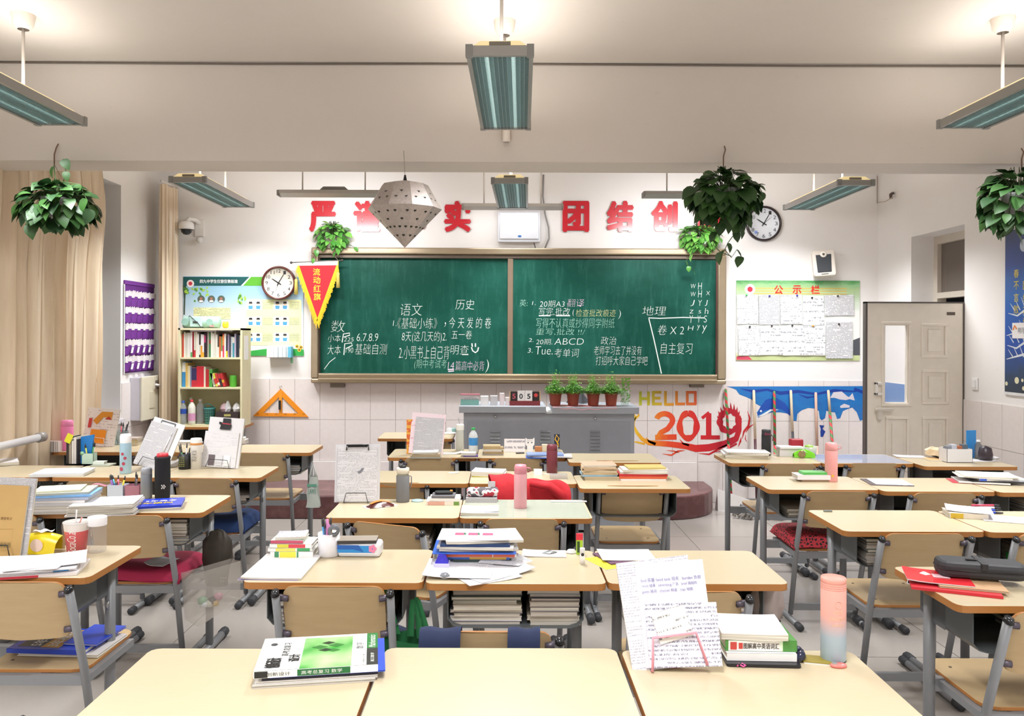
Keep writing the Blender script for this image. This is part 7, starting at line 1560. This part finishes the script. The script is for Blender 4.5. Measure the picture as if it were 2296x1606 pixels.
# ---- l2 row
x, y = place(490, 1051); T0 = LEAN(x, y+.02, TOP+.004, -4, 78, -3)
lean_sheet('pile of loose worksheets leaning with hat figure on top sheet', T0, .225, .31, wpap, .016, off=(.012, 0, 0)); o = lean_sheet('front worksheet with faint notes in the hat figure stand', T0, .22, .22, PR[3], .004, off=(-.004, 0, .018))
MB().poly([(-.025, .235), (.045, .235), (.05, .26), (.042, .275), (.04, .305), (-.01, .305), (-.01, .277), (-.032, .283), (-.034, .270), (-.02, .262)], z=.024).build('hat_figure', M('#202024', .6), [o_ for o_ in bpy.data.objects if o_.get('label', '').startswith('pile of loose worksheets')][0])
MB().ribbon([(-.012, .272), (.042, .270)], .006, z=.0245).build('red_stripe', M('#b9354a', .6), [o_ for o_ in bpy.data.objects if o_.get('label', '').startswith('pile of loose worksheets')][0])
s = MB(); [s.mat(k).add([(-.07+k*.05, .01, .0255), (-.03+k*.05, .01, .0255), (-.03+k*.05, .075, .0255), (-.07+k*.05, .075, .0255)], [(0, 1, 2, 3)]) for k in range(3)]; s.build('small_pictures', [M('#6a5f63', .5), M('#d9d9de', .5), M('#fafafa', .5)], o)
wire_stand('dark wire stand of the hat figure worksheets', T0, .15, '#3a3b3e', .045, .16, .038)
sheaf('orange edged board behind the hat figure worksheets', x-.12, y+.10, TOP+.001, .05, .06, .003, 5, M('#d9a05a', .5), curl=0)
t = cyl('steel_tumbler', 'white tumbler with wooden lid ring and black words', 'bottle', 437, 1053, .035, .190, [('tumbler_body', [(0, 0), (.9, 0), (1, .80)], M('#ecebe9', .35)), ('wooden_ring', [(1.03, .79), (1.03, .85), (.98, .86)], M('#c98a4a', .5)), ('tumbler_lid', [(.99, .855), (.97, .96), (.9, 1), (0, 1)], M('#efeeec', .35))]); s = MB()
for i, w__ in enumerate(('LOVE', 'WHAT', 'YOU', 'DO')): s.text(w__, -.014, .105-i*.018, .014, .118-i*.018, Matrix.Translation((0, -.0345, 0)) @ Matrix.Rotation(math.pi/2, 4, 'X'))
s.build('tumbler_lettering', M('#3c3c40', .5), t)
t = cyl('pen_pot', 'black mesh pen pot with green pen between clipboard and tumbler', 'pen holder', 411, 1053, .036, .095, [('pot_wall', [(0, .01), (1, 0), (1, 1), (.95, 1), (.93, .05)], M('#222326', .5))]); pens('the black mesh pot', t.location.x, t.location.y, TOP, .145, [('#e8e6e6', 'white pen'), ('#2b2b30', 'black pen'), ('#e0902c', 'orange pen'), ('#2f8a4a', 'green marker'), ('#d9d9dd', 'silver pen'), ('#3a3a42', 'charcoal pen')], .025, .02, 9)
s = MB(); [s.box(-.02+j*.012, -.0365, .02+i*.011, -.012+j*.012, -.0355, .024+i*.011) for i in range(6) for j in range(3)]; s.build('pot_slots', M('#8c8f4a', .5), t)
sheaf('crumpled small paper beside the black mesh pen pot', *place(388, 1046), TOP+.003, .09, .09, .001, 20, wpap, curl=.08)
x, y = place(335, 1054); T0 = LEAN(x-.01, y+.03, TOP+.004, -8, 70, -14)
o = lean_sheet('white clipboard leaning with closely printed papers', T0, .225, .31, M('#eeedf2', .35), .005, name='clipboard', cat='clipboard'); MB().mat(0, True).tube([(-.05, .285, .012), (-.05, .300, .012), (.05, .300, .012), (.05, .285, .012)], .003, 6).build('metal_clip', M('#5a5c62', .3, .5), o)
lean_sheet('closely printed grey paper on the white clipboard', T0, .19, .28, PR[1], .006, off=(-.02, .0, .007)); wire_stand('thin black wire stand of the white clipboard', T0, .14, '#2d2e31', .055, .16, .03)
pen('white pen clipped over the closely printed paper', T0 @ Vector((.05, .10, .018)), T0 @ Vector((.055, .25, .018)), '#e6e4e6', .005, '#dcdce0')
t = cyl('pastel_flask', 'white topped pastel blue flask with red bear prints', 'bottle', 278, 1063, .033, .235, [('flask_body', [(0, 0), (.95, 0), (1, .02), (1, .78)], M('#a9c9da', .35)), ('flask_lid', [(.98, .78), (.98, .94), (.85, 1), (0, 1)], M('#f1f0f2', .35))]); s = MB()
for z, r_, a in ((.03, .012, -.3), (.062, .010, .1), (.095, .009, .35), (.12, .009, -.1)): s.disc(0, 0, r_, 14, Matrix.Rotation(a, 4, 'Z') @ Matrix.Translation((0, -.0337, z)) @ Matrix.Rotation(math.pi/2, 4, 'X'))
s.build('bear_prints', M('#b5485c', .5), t)
pile('the clear ring binder pile beside the upright books', 140, 1064, [('clear ring binder', 'f', .30, .19, .016, '#d9d9d4', 0, 0, 8), ('violet tinted transparent folder', 'f', .29, .18, .006, '#dfe0ee', .01, .006, 9)])
for k, (w_, c, l) in enumerate(((.016, '#33302f', 'dark spiral notebook'), (.018, '#9d9488', 'taupe diary'), (.012, '#e6e3de', 'white thin book'), (.016, '#ded9d6', 'white red-marked book'), (.008, '#2a2a2e', 'black thin book'))):
    x, y = place(150, 1041); o = simple('book', f'{l} standing upright beside the blue folder', 'book', lambda s: s.mat(0).box(0, 0, 0, w_-.001, .15, .17-.012*(k % 3)).mat(1).box(.001, .001, .17-.012*(k % 3), w_-.002, .149, .1705-.012*(k % 3)), [M(c, .5), pgs], (x-.01+[0, .017, .036, .049, .066][k], y+.01, TOP+.0005), 0, 'upright books beside the blue folder')
simple('folder', 'bright blue folder standing fanned behind the mint pen holder', 'folder', lambda s: s.add([(0, 0, 0), (.07, -.02, 0), (.10, -.03, .19), (.0, 0, .17), (0, .012, 0), (.07, -.008, 0), (.10, -.018, .19), (0, .012, .17)], [(0, 1, 2, 3), (7, 6, 5, 4), (0, 4, 5, 1), (1, 5, 6, 2), (2, 6, 7, 3), (3, 7, 4, 0)]), M('#2580d0', .35), (place(172, 1041)[0]+.01, place(172, 1041)[1]+.03, TOP+.0005))
simple('sticky_note', 'yellow sticky tab on the dark spiral notebook', 'note', lambda s: s.box(-.02, 0, -.03, .02, .001, .03), M('#e0dc2e', .5), (place(154, 1041)[0], place(154, 1041)[1]+.0, TOP+.165), rot=(0, math.radians(25), 0))
t = penbox('pen_holder', 'mint green bear shaped pen holder before the blue folder', 196, 1042, .075, .05, .07, '#c4e0cf'); MB().mat(0, True).lathe([(0, -.004), (.014, 0), (0, .004)], 14, Matrix.Translation((-.035, -.024, .07)) @ Matrix.Rotation(math.pi/2, 4, 'X')).build('ear', M('#9fd6b0', .4), t)
pens('the mint holder', t.location.x, t.location.y, TOP, .13, [('#2d4fc4', 'blue pen'), ('#4a9a5a', 'green pen'), ('#cfd94a', 'lime highlighter'), ('#26262a', 'black pen'), ('#f0ece6', 'white pen')], .025, .02, 12)
pile('the small pale pile beside the mint pen holder', 232, 1044, [('grey green booklet', 'b', .12, .10, .008, '#b4b9a9', 0, 0, 3), ('white green box', 'b', .07, .05, .018, '#dfe9e0', -.02, 0, 0)])
sheaf('white papers at the left edge in front of the curtain', *place(8, 1042), TOP+.002, .16, .16, .02, 35, wpap, curl=.03)
tray('l2r', 'the tray above the navy blue cushion', 3, .2, .12, 41, (.012, .02)); tray('l2m', 'the tray under the white clipboard', 4, .2, 0, 42)
# ---- l3 row
flask('pink_flask', 'plump bright pink flask before the wide curtain', 146, 1011, .042, .215, '#f084b8', '#f18dbd')
x, y = place(215, 1003); T0 = LEAN(x, y+.03, TOP+.004, -4, 78, -4); o = lean_sheet('newspaper poster with orange roof picture standing on desk', T0, .25, .28, m_print('news_print', '#ece8e8', '#b9a9a4', .02, .35, 80, .5, .1), .006)
MB().ribbon([(-.05, .17), (.0, .235), (.075, .235)], .045, z=.013).build('roof_picture', M('#d9922c', .5), o); MB().poly([(.02, .20), (.08, .20), (.05, .225)], z=.0132).build('red_gable', M('#b93a2c', .5), o); MB().box(-.10, .13, .0125, -.075, .20, .0128).build('red_title', M('#c93a3a', .5), o); MB().box(-.07, .02, .0125, .05, .12, .0128).build('orange_card', M('#f0981f', .5), o)
wire_stand('white wire stand of the orange roof poster', T0, .12, '#dcdcdc', .06, .14, .02)
t = cyl('pen_cup', 'clear cup crowded with dark pens beside the orange roof poster', 'pen holder', 266, 997, .055, .10, [('cup_wall', [(0, .01), (.95, 0), (1, 1)], M('#8fa9b0', .1, alpha=.6, mottled=0))]); pens('the crowded clear cup', t.location.x, t.location.y, TOP, .155, [(c, n_) for c, n_ in (('#2a2a2e', 'black pen'), ('#33333a', 'black gel pen'), ('#cf3a4f', 'red capped pen'), ('#44444a', 'grey pen'), ('#26262c', 'slim black pen'), ('#5a5a62', 'charcoal pen'), ('#1f1f24', 'thick black pen'), ('#3c3c44', 'dark pen'), ('#8a8a90', 'silver pen'))], .045, .03, 14)
simple('paper_box', 'small white carton with printed lines beside the pink flask', 'box', lambda s: s.box(-.04, -.03, 0, .04, .03, .075), m_print('carton_print', '#e6dcd8', '#55504e', .09, .5, 260, .5, -.3), (*place(122, 1013), TOP))
pile('the striped notepads beyond the white clipboard', 300, 998, [('cream notepad', 'b', .10, .09, .02, '#d9cdb4', 0, 0, 0), ('green and pink notepad', 'b', .09, .09, .02, '#c4b98f', 0, 0, 4), ('grey notepad', 'b', .10, .09, .015, '#b9aaa0', 0, 0, -5)])
pile('the flat papers behind the black mesh pen pot', 420, 996, [('white booklet', 'b', .20, .12, .012, '#e6e3e3', 0, 0, 2), ('silver wrapped booklet', 'p', .18, .11, .01, '', 0, 0, -3, PR[3])])
pile('the red and white boxes behind the hat figure stand', 535, 994, [('white red-ended carton', 'b', .13, .09, .03, '#efe9e9', 0, 0, 0, [(0, .2, '#c92f4a')]), ('crumpled white sheet', 'p', .10, .08, .012, '', 0, 0, 12, wpap)])
tray('l3r', 'the tray beside the hanging plastic bag', 5, .2, .12, 45); tray('l3m', 'the tray of the desk behind the pen pot', 3, .2, 0, 46)
# ================================================================ block beside the door
t = thing('pencil_case', 'large soft black pencil case with strap lying on red folders', 'pencil case', (*place(2196, 1306), TOP+.022), math.radians(-14))
MB().prism(chamfer(-.135, -.055, .135, .055, .035), 0, .052).build('case_body', M('#2e2f33', .6), t, bevel=.014); MB().mat(0, True).tube([(x_, y_, .027) for x_, y_ in chamfer(-.136, -.056, .136, .056, .036)+[chamfer(-.136, -.056, .136, .056, .036)[0]]], .0022, 5).build('zipper_line', M('#1a1a1d', .4), t)
MB().box(-.010, -.058, .03, .010, .055, .0545).build('strap', M('#26272a', .6), t, bevel=.002); MB().box(-.045, -.014, .0535, -.012, -.002, .057).build('rubber_badge', M('#1d1d20', .35), t); MB().mat(0, True).tube([(.135, -.02, .03), (.15, -.01, .03), (.15, .01, .03), (.135, .02, .03)], .004, 6).build('zip_pull', M('#1b1b1e', .3), t)
x, y = place(2140, 1318)
book('red spotted hardcover notebook at the bottom beneath the black case', x-.0, y+.01, TOP+.0005, .26, .17, .008, -22, '#cf2634', spine='near'); book('tan kraft notebook between red notebook and red folder', x+.05, y+.005, TOP+.009, .20, .14, .007, -18, '#c9a37c', spine='none')
sheaf('shiny red folder with pink tag below the black case', x-.03, y+.05, TOP+.017, .20, .15, .003, -20, M('#e0303a', .2), name='folder', cat='folder', curl=.01); sheaf('small pink paper tag on the red folder', x-.015, y+.055, TOP+.021, .05, .04, .0012, -18, M('#efc4cc', .6), curl=0)
book('white exercise book under the red spotted notebook corner', x-.06, y+.055, TOP+.0001, .12, .10, .0006, -30, '#e4e4e8', spine='none')
tray('r3l', 'the tray under the black pencil case', 7, .2, .10, 51)
simple('eraser', 'tiny grey eraser alone on the long bare desk', 'eraser', lambda s: s.box(-.02, -.006, 0, .02, .006, .008), M('#7f8682', .6), (*place(1856, 1148), TOP), bevel=.002)
pile('the pile past the eraser desk', 2165, 1158, [('thick yellow and red spined book', 'b', .16, .12, .024, '#e4dccf', -.005, 0, -12, [(.02, .35, '#d9b93a')])], 'the tilted note book')
sheaf('white sheet of blue handwritten notes lying aslant on the thick book', *(lambda p: (p[0]+.02, p[1]+.01))(place(2165, 1158)), TOP+.027, .19, .14, .002, -26, m_print('blue_notes', '#eef1f6', '#4f6aa0', .014, .5, 160, .5, .0), curl=.01)
sheaf('grey printed sheet under clear film at the right edge', *place(2262, 1166), TOP+.001, .22, .15, .002, -22, PR[1], curl=0)
for k, c in enumerate(('#2b46b8', '#3a5ad0', '#e6e6ea', '#d9506a')): pen(['navy blue pen', 'bright blue pen', 'white pen', 'pink striped pen'][k]+' lying in the tray cut off by the edge', (2.20+.01*k, 3.78, TOP+.006+.010*k), (2.36, 3.75+.01*k, TOP+.006+.010*k), c, .005, '#2c2c34')
tray('r2l', 'the tray under the eraser desk', 8, .19, -.09, 52); tray('r2r', 'the tray beyond the chair behind the black case', 7, .2, -.05, 53)
t = flask('loop_flask', 'salmon pink flask with a carrying loop lid', 1867, 1081, .035, .222, '#eda6a4', '#e9a3a3', '#e7a0a2'); MB().box(-.012, -.0362, .03, .0, -.0345, .042).build('star_print', M('#e0b93a', .4), t)
pile('the green wrapped box pile', 1818, 1078, [('brown woven pouch', 'f', .16, .09, .012, '#a58a72', .012, 0, 0), ('white plastic box', 'b', .19, .10, .026, '#e9e6e8', 0, 0, 0), ('green packet of wipes', 'f', .14, .08, .014, '#5db55a', .012, 0, 0)])
o = simple('folder', 'grey black folder with printed sheet at the desk corner', 'folder', lambda s: s.mat(0).box(-.13, -.10, 0, .10, .10, .003).mat(1).box(-.10, -.095, .003, .10, .09, .006), [M('#5f5456', .35), PR[1]], (*place(1994, 1083), TOP+.0005), math.radians(-8))
pile('the messy white sheet pile near the blue wall poster', 2215, 1082, [('red cornered folder', 'f', .20, .14, .003, '#cf3f4f', -.10, .02, -14), ('white notebook', 'b', .26, .17, .008, '#e6e6e6', -.04, .01, -16), ('black plastic wallet', 'f', .28, .17, .006, '#26272c', .03, 0, -12), ('blue tabbed notebook', 'b', .26, .16, .012, '#dfe3e9', .05, 0, -6, [(0, .15, '#2f55c9')]), ('cream sheet', 'p', .27, .17, .004, '', -.03, .01, -18, M('#e4dcc2', .7)), ('curling blank sheet', 'p', .28, .18, .006, '', 0, .01, -14, wpap)])
tray('r1l', 'the tray beside the animal print cushion chair', 4, .2, -.08, 54, (.008, .014)); tray('r1r', 'the tray below the messy white sheet pile', 8, .19, -.03, 55)
o = simple('pink_bag', 'shiny pink bag tucked into the dark tray', 'bag', lambda s: s.add([(-.05, 0, .10), (.05, 0, .10), (.06, .0, .02), (.03, -.005, -.03), (-.01, -.01, .01), (-.045, 0, .05), (0, -.02, .05)], [(0, 5, 6), (5, 4, 6), (4, 3, 6), (3, 2, 6), (2, 1, 6), (1, 0, 6)]), M('#e0559a', .2), (2.27, 4.345, .64))
# r0 row
pile('the paper pile before the mural', 1672, 1026, [('cream workbook', 'b', .30, .14, .009, '#cfc6b0', 0, 0, -4), ('pale workbook', 'b', .29, .14, .010, '#ddd6c6', -.006, 0, -6), ('white worksheet bundle', 'p', .30, .15, .012, '', -.01, 0, -8, PR[3]), ('folded clear film', 'p', .29, .15, .010, '', .004, 0, -4, PR[3])])
t = cyl('black_tumbler', 'matte black tumbler with wrist strap before the broom handles', 'bottle', 1720, 1022, .0325, .180, [('tumbler_body', [(0, 0), (.96, 0), (1, .02), (1, .80)], M('#26282c', .5)), ('tumbler_lid', [(.97, .80), (.97, .97), (.9, 1), (0, 1)], M('#303236', .45))]); me = MB().text('Bless', -.02, .145, .02, .16, Matrix.Translation((0, -.0322, 0)) @ Matrix.Rotation(math.pi/2, 4, 'X')); me.build('tumbler_lettering', M('#b03a60', .4), t); MB().mat(0, True).tube([(.032, 0, .145), (.048, 0, .13), (.045, 0, .10)], .003, 5).build('wrist_strap', M('#26262a', .6), t)
x, y = place(1775, 1024); book('white carton lying behind the red bag shape', x+.0, y+.05, TOP, .16, .08, .05, 0, '#e2e0e0', name='carton', cat='box'); simple('carton', 'open flat white box lid on top of the carton', 'box', lambda s: s.box(-.08, -.05, 0, .09, .05, .012), M('#ebebee', .5), (x, y+.05, TOP+.053))
simple('red_pouch', 'dark red pouch standing behind the green snack bag', 'pouch', lambda s: s.prism(chamfer(-.045, -.03, .045, .03, .012), 0, .11), M('#a8202f', .5), (place(1787, 1020)[0], place(1787, 1020)[1]+.02, TOP), bevel=.01)
t = thing('snack_bag', 'torn bright green snack bag on the desk', 'snack bag', (*place(1802, 1026), TOP), -.1); MB().mat(0, True).grid(12, 8, lambda u, v: (-.07+.14*u, -.03+.05*v, .002+.055*math.sin(math.pi*v)**.7*(.5+.5*math.sin(math.pi*u)))).build('bag_film', M('#78cf2c', .2), t); MB().mat(0, True).lathe([(.026, 0), (.020, .004), (0, .006)], 14, Matrix.Translation((-.02, -.032, .027)) @ Matrix.Rotation(math.pi/2, 4, 'X')).build('torn_opening', M('#a5906a', .2, .6), t)
t = cyl('white_bowl', 'grey white plastic bowl with green packet inside', 'bowl', 1818, 1022, .055, .06, [('bowl_wall', [(0, 0), (.8, 0), (1, 1), (.95, 1), (.78, .06), (0, .05)], M('#cfd3c4', .3))]); simple('packet', 'lime green packet inside the plastic bowl', 'packet', lambda s: s.mat(0).lathe([(0, 0), (.04, .01), (.03, .05), (0, .06)], 6), M('#9ad04a', .3), (t.location.x, t.location.y, TOP+.015))
simple('clear_cover', 'shiny bluish clear sheet covering the desk near the door', 'cover', lambda s: s.box(-.29, -.19, 0, .29, .19, .0015), M('#c9d0e6', .05, alpha=.5, mottled=0), (2.116+.304, 5.25+.21, TOP+.0002))
sheaf('grey newspaper sheet at the corner beside the brown envelope', *place(2040, 1025), TOP+.001, .20, .10, .003, -10, PR[1]); sheaf('flat brown paper envelope beneath a black pen', *place(2118, 1032), TOP+.001, .24, .12, .003, -10, M('#d3ac7a', .7), name='envelope', cat='envelope')
pen('thin black pen lying on the brown envelope', (place(2090, 1025)[0], place(2090, 1025)[1], TOP+.008), (place(2112, 1032)[0], place(2112, 1032)[1], TOP+.008), '#26262a', .004); sheaf('small pale green notepad beside the black pen', *place(2125, 1030), TOP+.005, .09, .04, .006, -8, M('#cfdfd3', .6))
s = MB().mat(0); rr = random.Random(3); s.lathe([(0, 0), (.09, .01), (.085, .05), (.04, .065), (0, .06)], 12, sy=.6); s.v = [v+Vector([rr.uniform(-.008, .008) for _ in range(3)]) for v in s.v]; tag(s.build('bread_bag', M('#e3cfae', .5), None, (*place(2102, 1027), TOP+.008)), 'crumpled cream paper bag behind the brown envelope', 'bag')
t = penbox('storage_box', 'white open storage box filled with stationery near the wall', 2152, 1038, .17, .10, .09, '#e4e3e4'); tt = t
for k, (c, l) in enumerate((('#8a8f96', 'grey notepad'), ('#c9ccd6', 'silver packet'), ('#b06a4a', 'brown packet'), ('#5b6a78', 'slate blue packet'))): simple('packet', f'{l} sticking up from the white storage box', 'packet', lambda s: s.box(-.018, -.02, 0, .018, .02, .10+.01*(k % 2)), M(c, .4), (tt.location.x-.055+k*.036, tt.location.y, TOP+.006), bevel=.002)
simple('folder', 'sky blue folder standing upright beside the storage box', 'folder', lambda s: s.box(0, 0, 0, .075, .012, .19), M('#2f8fd8', .35), (3.215, 5.50, TOP+.0005), .3)
for k, (px, py, l) in enumerate(((2205, 1028, 'white tissue wad near the wall end of the desk'), (2228, 1032, 'second white tissue wad at the very end of the desk'))): s = MB().mat(0); rr = random.Random(k+50); s.lathe([(0, 0), (.03, .004), (.028, .018), (0, .026)], 8); s.v = [v+Vector([rr.uniform(-.007, .007) for _ in range(2)]+[0]) for v in s.v]; tag(s.build('tissue_wad', wpap, None, (*place(px, py), TOP+.001)), l, 'tissue')
t = cyl('dark_bottle', 'dark ball shaped gadget with white straps by the wall', 'gadget', 2215, 1034, .045, .10, [('gadget_body', [(0, 0), (.9, .05), (1, .4), (.8, .85), (0, 1)], M('#3a3038', .35))]); t = cyl('glass_bottle', 'small clear bottle between the blue folder and dark gadget', 'bottle', 2196, 1030, .022, .13, [('bottle_body', [(0, 0), (1, 0), (1, .7), (.5, .85), (.5, .92)], M('#7a7f86', .1, alpha=.6, mottled=0)), ('cap', [(.6, .9), (.6, 1), (0, 1)], white)])
sheaf('white tissue sheet beneath the wads at the wall end', *place(2190, 1033), TOP+.0005, .22, .10, .001, -6, wpap, curl=.005); sheaf('yellow wrapper in front of the storage box', *place(2170, 1022), TOP+.003, .06, .03, .008, -6, M('#e0cf6a', .4))
tray('r0l', 'the tray at the aisle end before the mural', 5, .2, -.05, 56); tray('r0m', 'the tray under the shiny clear sheet', 4, .2, -.12, 57); tray('r0r', 'the tray under the brown envelope', 5, .22, -.05, 58)
# ================================================================ cushions, bags
def cushion(key, label, m, hgt=.05, w_=.40, d_=.40):
    cx_, cy_, o = CHAIRS[key]
    def f(u, v): e = (1-(2*u-1)**6)*(1-(2*v-1)**6); return (-w_/2+w_*u, -.02+d_*v, hgt*e**.5+.006*math.sin(7*u+3*v))
    t = thing('seat_cushion', label, 'cushion', (cx_, cy_+.13, SZ))
    MB().mat(0, True).grid(20, 20, f).mat(0, True).grid(4, 4, lambda u, v: (-w_/2+w_*(1-u), -.02+d_*v, -.0+.0005)).build('cushion_top', m, t)
    for sx in (-1, 1): MB().mat(0, True).tube([(sx*w_*.46, -.015, .01), (sx*.205, -.05, .0), (sx*.205, -.03, .04)], .006, 6).build('tie_band', m, t)
    return t
cushion('l1r', 'crimson seat cushion on the chair below the study guides', M('#a01f45', .85)); cushion('l2r', 'thick navy blue seat cushion on a chair', M('#1d3766', .9), .07)
lp_ = N('animal_print'); v_ = lp_.n('ShaderNodeTexVoronoi', {'Vector': lp_.obj(), 'Scale': 55.0}, feature='DISTANCE_TO_EDGE').outputs[0]
cushion('r1l', 'puffy red and black animal print seat cushion', lp_.fin(lp_.mix(lp_.math('LESS_THAN', v_, .16), '#2a1418', '#b5303a'), .8), .075)
cushion('c1l', 'dark navy seat cushion behind the green mathematics book', M('#232c47', .9))
cx_, cy_, _o = CHAIRS['l1r']; sheaf('folded printed paper lying on the crimson cushion', cx_+.06, cy_+.24, SZ+.055, .10, .14, .002, -10, PR[0], curl=.03)
t = thing('navy_jacket', 'navy jacket with sleeves hanging over a chair backrest', 'jacket', CHAIRS['c1m'][:2]+(0,)); nv = M('#222d4d', .85)
for x0, x1 in ((-.20, -.085), (.045, .135)): MB().mat(0, True).grid(8, 14, lambda u, v: (x0+(x1-x0)*u+.01*(v-.5), (.03 if v > .5 else -.03)*min(1, abs(v-.5)*8)-.006, .785-.18*max(0, abs(v-.5)-.06)*2+.003*math.sin(8*u))).build('jacket_panel', nv, t)
# green tote bag hung between two chairs
t = thing('green_tote', 'dark green tote bag with long straps hanging at a chair', 'bag'); gm_ = M('#1d6a3c', .8); gy = 2.72
MB().mat(0, True).grid(14, 6, lambda u, v: (at(850, 1400, gy).x+.20*u, gy+.02*math.sin(5*u), .47+.10*v-.02*math.sin(math.pi*u)*v)).mat(0, True).grid(14, 6, lambda u, v: (at(850, 1400, gy).x+.20*(1-u), gy+.07+.02*math.sin(5*u), .47+.10*v)).build('bag_body', gm_, t)
for a, b_, c, d_ in (((862, 1322), (848, 1400), 0, 0), ((868, 1330), (888, 1425), 0, 0), ((925, 1345), (918, 1430), 0, 0), ((933, 1340), (940, 1435), 0, 0), ((937, 1345), (958, 1430), 0, 0)):
    A_, B_ = at(*a, gy), at(*b_, gy); MB().mat(0, True).add([(A_.x-.008, gy, A_.z), (A_.x+.008, gy, A_.z), (B_.x+.014, gy+.01, B_.z), (B_.x-.010, gy+.01, B_.z), (A_.x-.008, gy+.003, A_.z), (A_.x+.008, gy+.003, A_.z), (B_.x+.014, gy+.013, B_.z), (B_.x-.010, gy+.013, B_.z)], [(0, 1, 2, 3), (7, 6, 5, 4), (0, 3, 7, 4), (1, 5, 6, 2)]).build('bag_strap', gm_, t)
# dark bag and clear bag hanging on desk l1r
hx, hy = DESKS['l1r'][0]+DW+.02, DESKS['l1r'][1]+.235
def sack(name, label, cat, cx_, cy_, zt, zb, prof, m, parts=(), sy=.45, jit=.006, seed=2, alpha=None):
    t = thing(name, label, cat, (cx_, cy_, 0)); s = MB().mat(0, True); rr = random.Random(seed)
    s.lathe([(r_, zb+(zt-zb)*f) for r_, f in prof], 18, sy=sy); s.v = [v+Vector([rr.uniform(-jit, jit) for _ in range(3)]) for v in s.v]; s.build('bag_body', m, t); return t
dk_ = M('#3a342c', .55); p = at(487, 1250, hy)
t = sack('dark_bag', 'dark olive cloth bag hanging from the desk side hook', 'bag', p.x, hy, at(487, 1188, hy).z, at(487, 1315, hy).z, [(0, 0), (.055, .03), (.06, .25), (.075, .5), (.07, .8), (.035, .97), (0, 1)], dk_)
MB().mat(0, True).tube([(-.045, 0, at(0, 1195, hy).z), (-.055, -.01, at(0, 1240, hy).z), (-.05, -.01, at(0, 1275, hy).z)], .007, 6).build('bag_strap', M('#26221e', .5), t); s = MB(); [s.lathe([(.005, 0), (0, .003)], 8, Matrix.Translation((.03+.012*(k % 3), -.030, at(0, 1290+8*(k//3), hy).z)) @ Matrix.Rotation(math.pi/2, 4, 'X')) for k in range(5)]; s.build('metal_studs', M('#b9b4aa', .25, .8), t)
zt_, zb_ = at(0, 1262, hy).z, at(0, 1368, hy).z; xa, xb = at(413, 1300, hy-.12).x, at(530, 1300, hy-.12).x
t = thing('clear_bag', 'translucent plastic tote with small items hanging beside the dark bag', 'bag'); cbm = M('#c4bdb4', .12, alpha=.38, mottled=0)
MB().add([(xa, hy-.16, zt_), (xa+.09, hy-.2, zt_+.01), (xb, hy-.06, zt_+.03), (xb-.06, hy-.02, zt_+.03), (xa+.02, hy-.16, zb_+.01), (xa+.10, hy-.2, zb_-.01), (xb-.0, hy-.06, zb_+.08), (xb-.06, hy-.02, zb_+.08)], [(0, 1, 5, 4), (1, 2, 6, 5), (2, 3, 7, 6), (3, 0, 4, 7), (4, 5, 6, 7)]).build('bag_film', cbm, t)
for k, (c, u, v) in enumerate((('#7fae8a', .25, .3), ('#d9d9c9', .45, .12), ('#c98fa0', .7, .3), ('#3a3a3e', .55, .2), ('#d9b86a', .6, .1), ('#dfe6ea', .3, .15))): MB().mat(0, True).lathe([(0, -.02), (.02, -.012), (.022, .01), (0, .02)], 10, Matrix.Translation((xa+.05+(xb-xa-.10)*u, hy-.13+.05*u, zb_+.045+.12*v+.03*u))).build('bag_item', M(c, .4), t)
# plastic bag hanging at desk l3r
hx, hy = DESKS['l3r'][0]+DW+.0, DESKS['l3r'][1]+.10; p = at(702, 1100, hy)
s = MB().mat(0, True); t = thing('shopping_bag', 'thin white shopping bag with green print hanging from a desk', 'bag', (p.x, hy, 0)); Z = lambda py: at(702, py, hy).z
s.grid(10, 10, lambda u, v: ((-.048+.10*u)*(1-.45*v)+.006*math.sin(9*v), -.02-.012*math.sin(math.pi*u), Z(1137)+(Z(1068)-Z(1137))*v)).grid(10, 10, lambda u, v: ((-.048+.10*(1-u))*(1-.45*v), .02, Z(1137)+(Z(1068)-Z(1137))*v)).build('bag_film', M('#c9d0c9', .3, alpha=.85), t)
for sx in (-1, 1): MB().mat(0, True).tube([(sx*.022, -.01, Z(1070)), (sx*.012, -.008, Z(1052)), (sx*.003, -.005, Z(1042))], [.010, .006, .004], 6).build('bag_handle', M('#d3d9d3', .3), t)
MB().box(-.036, -.0345, Z(1090), .034, -.033, Z(1084)).text('', 0, 0, 0, 0).build('green_print', M('#6aa590', .5), t); MB().text('LAWSI', -.026, Z(1106), .028, Z(1094), Matrix.Translation((0, -.0345, 0)) @ Matrix.Rotation(math.pi/2, 4, 'X')).build('bag_lettering', M('#5a9a86', .5), t)
simple('green_packet', 'bright green packet corner visible under the row of desks', 'packet', lambda s: s.box(-.05, 0, 0, .08, .02, .05), M('#2f9a3f', .4), (2.26, 3.47, .615), .0)
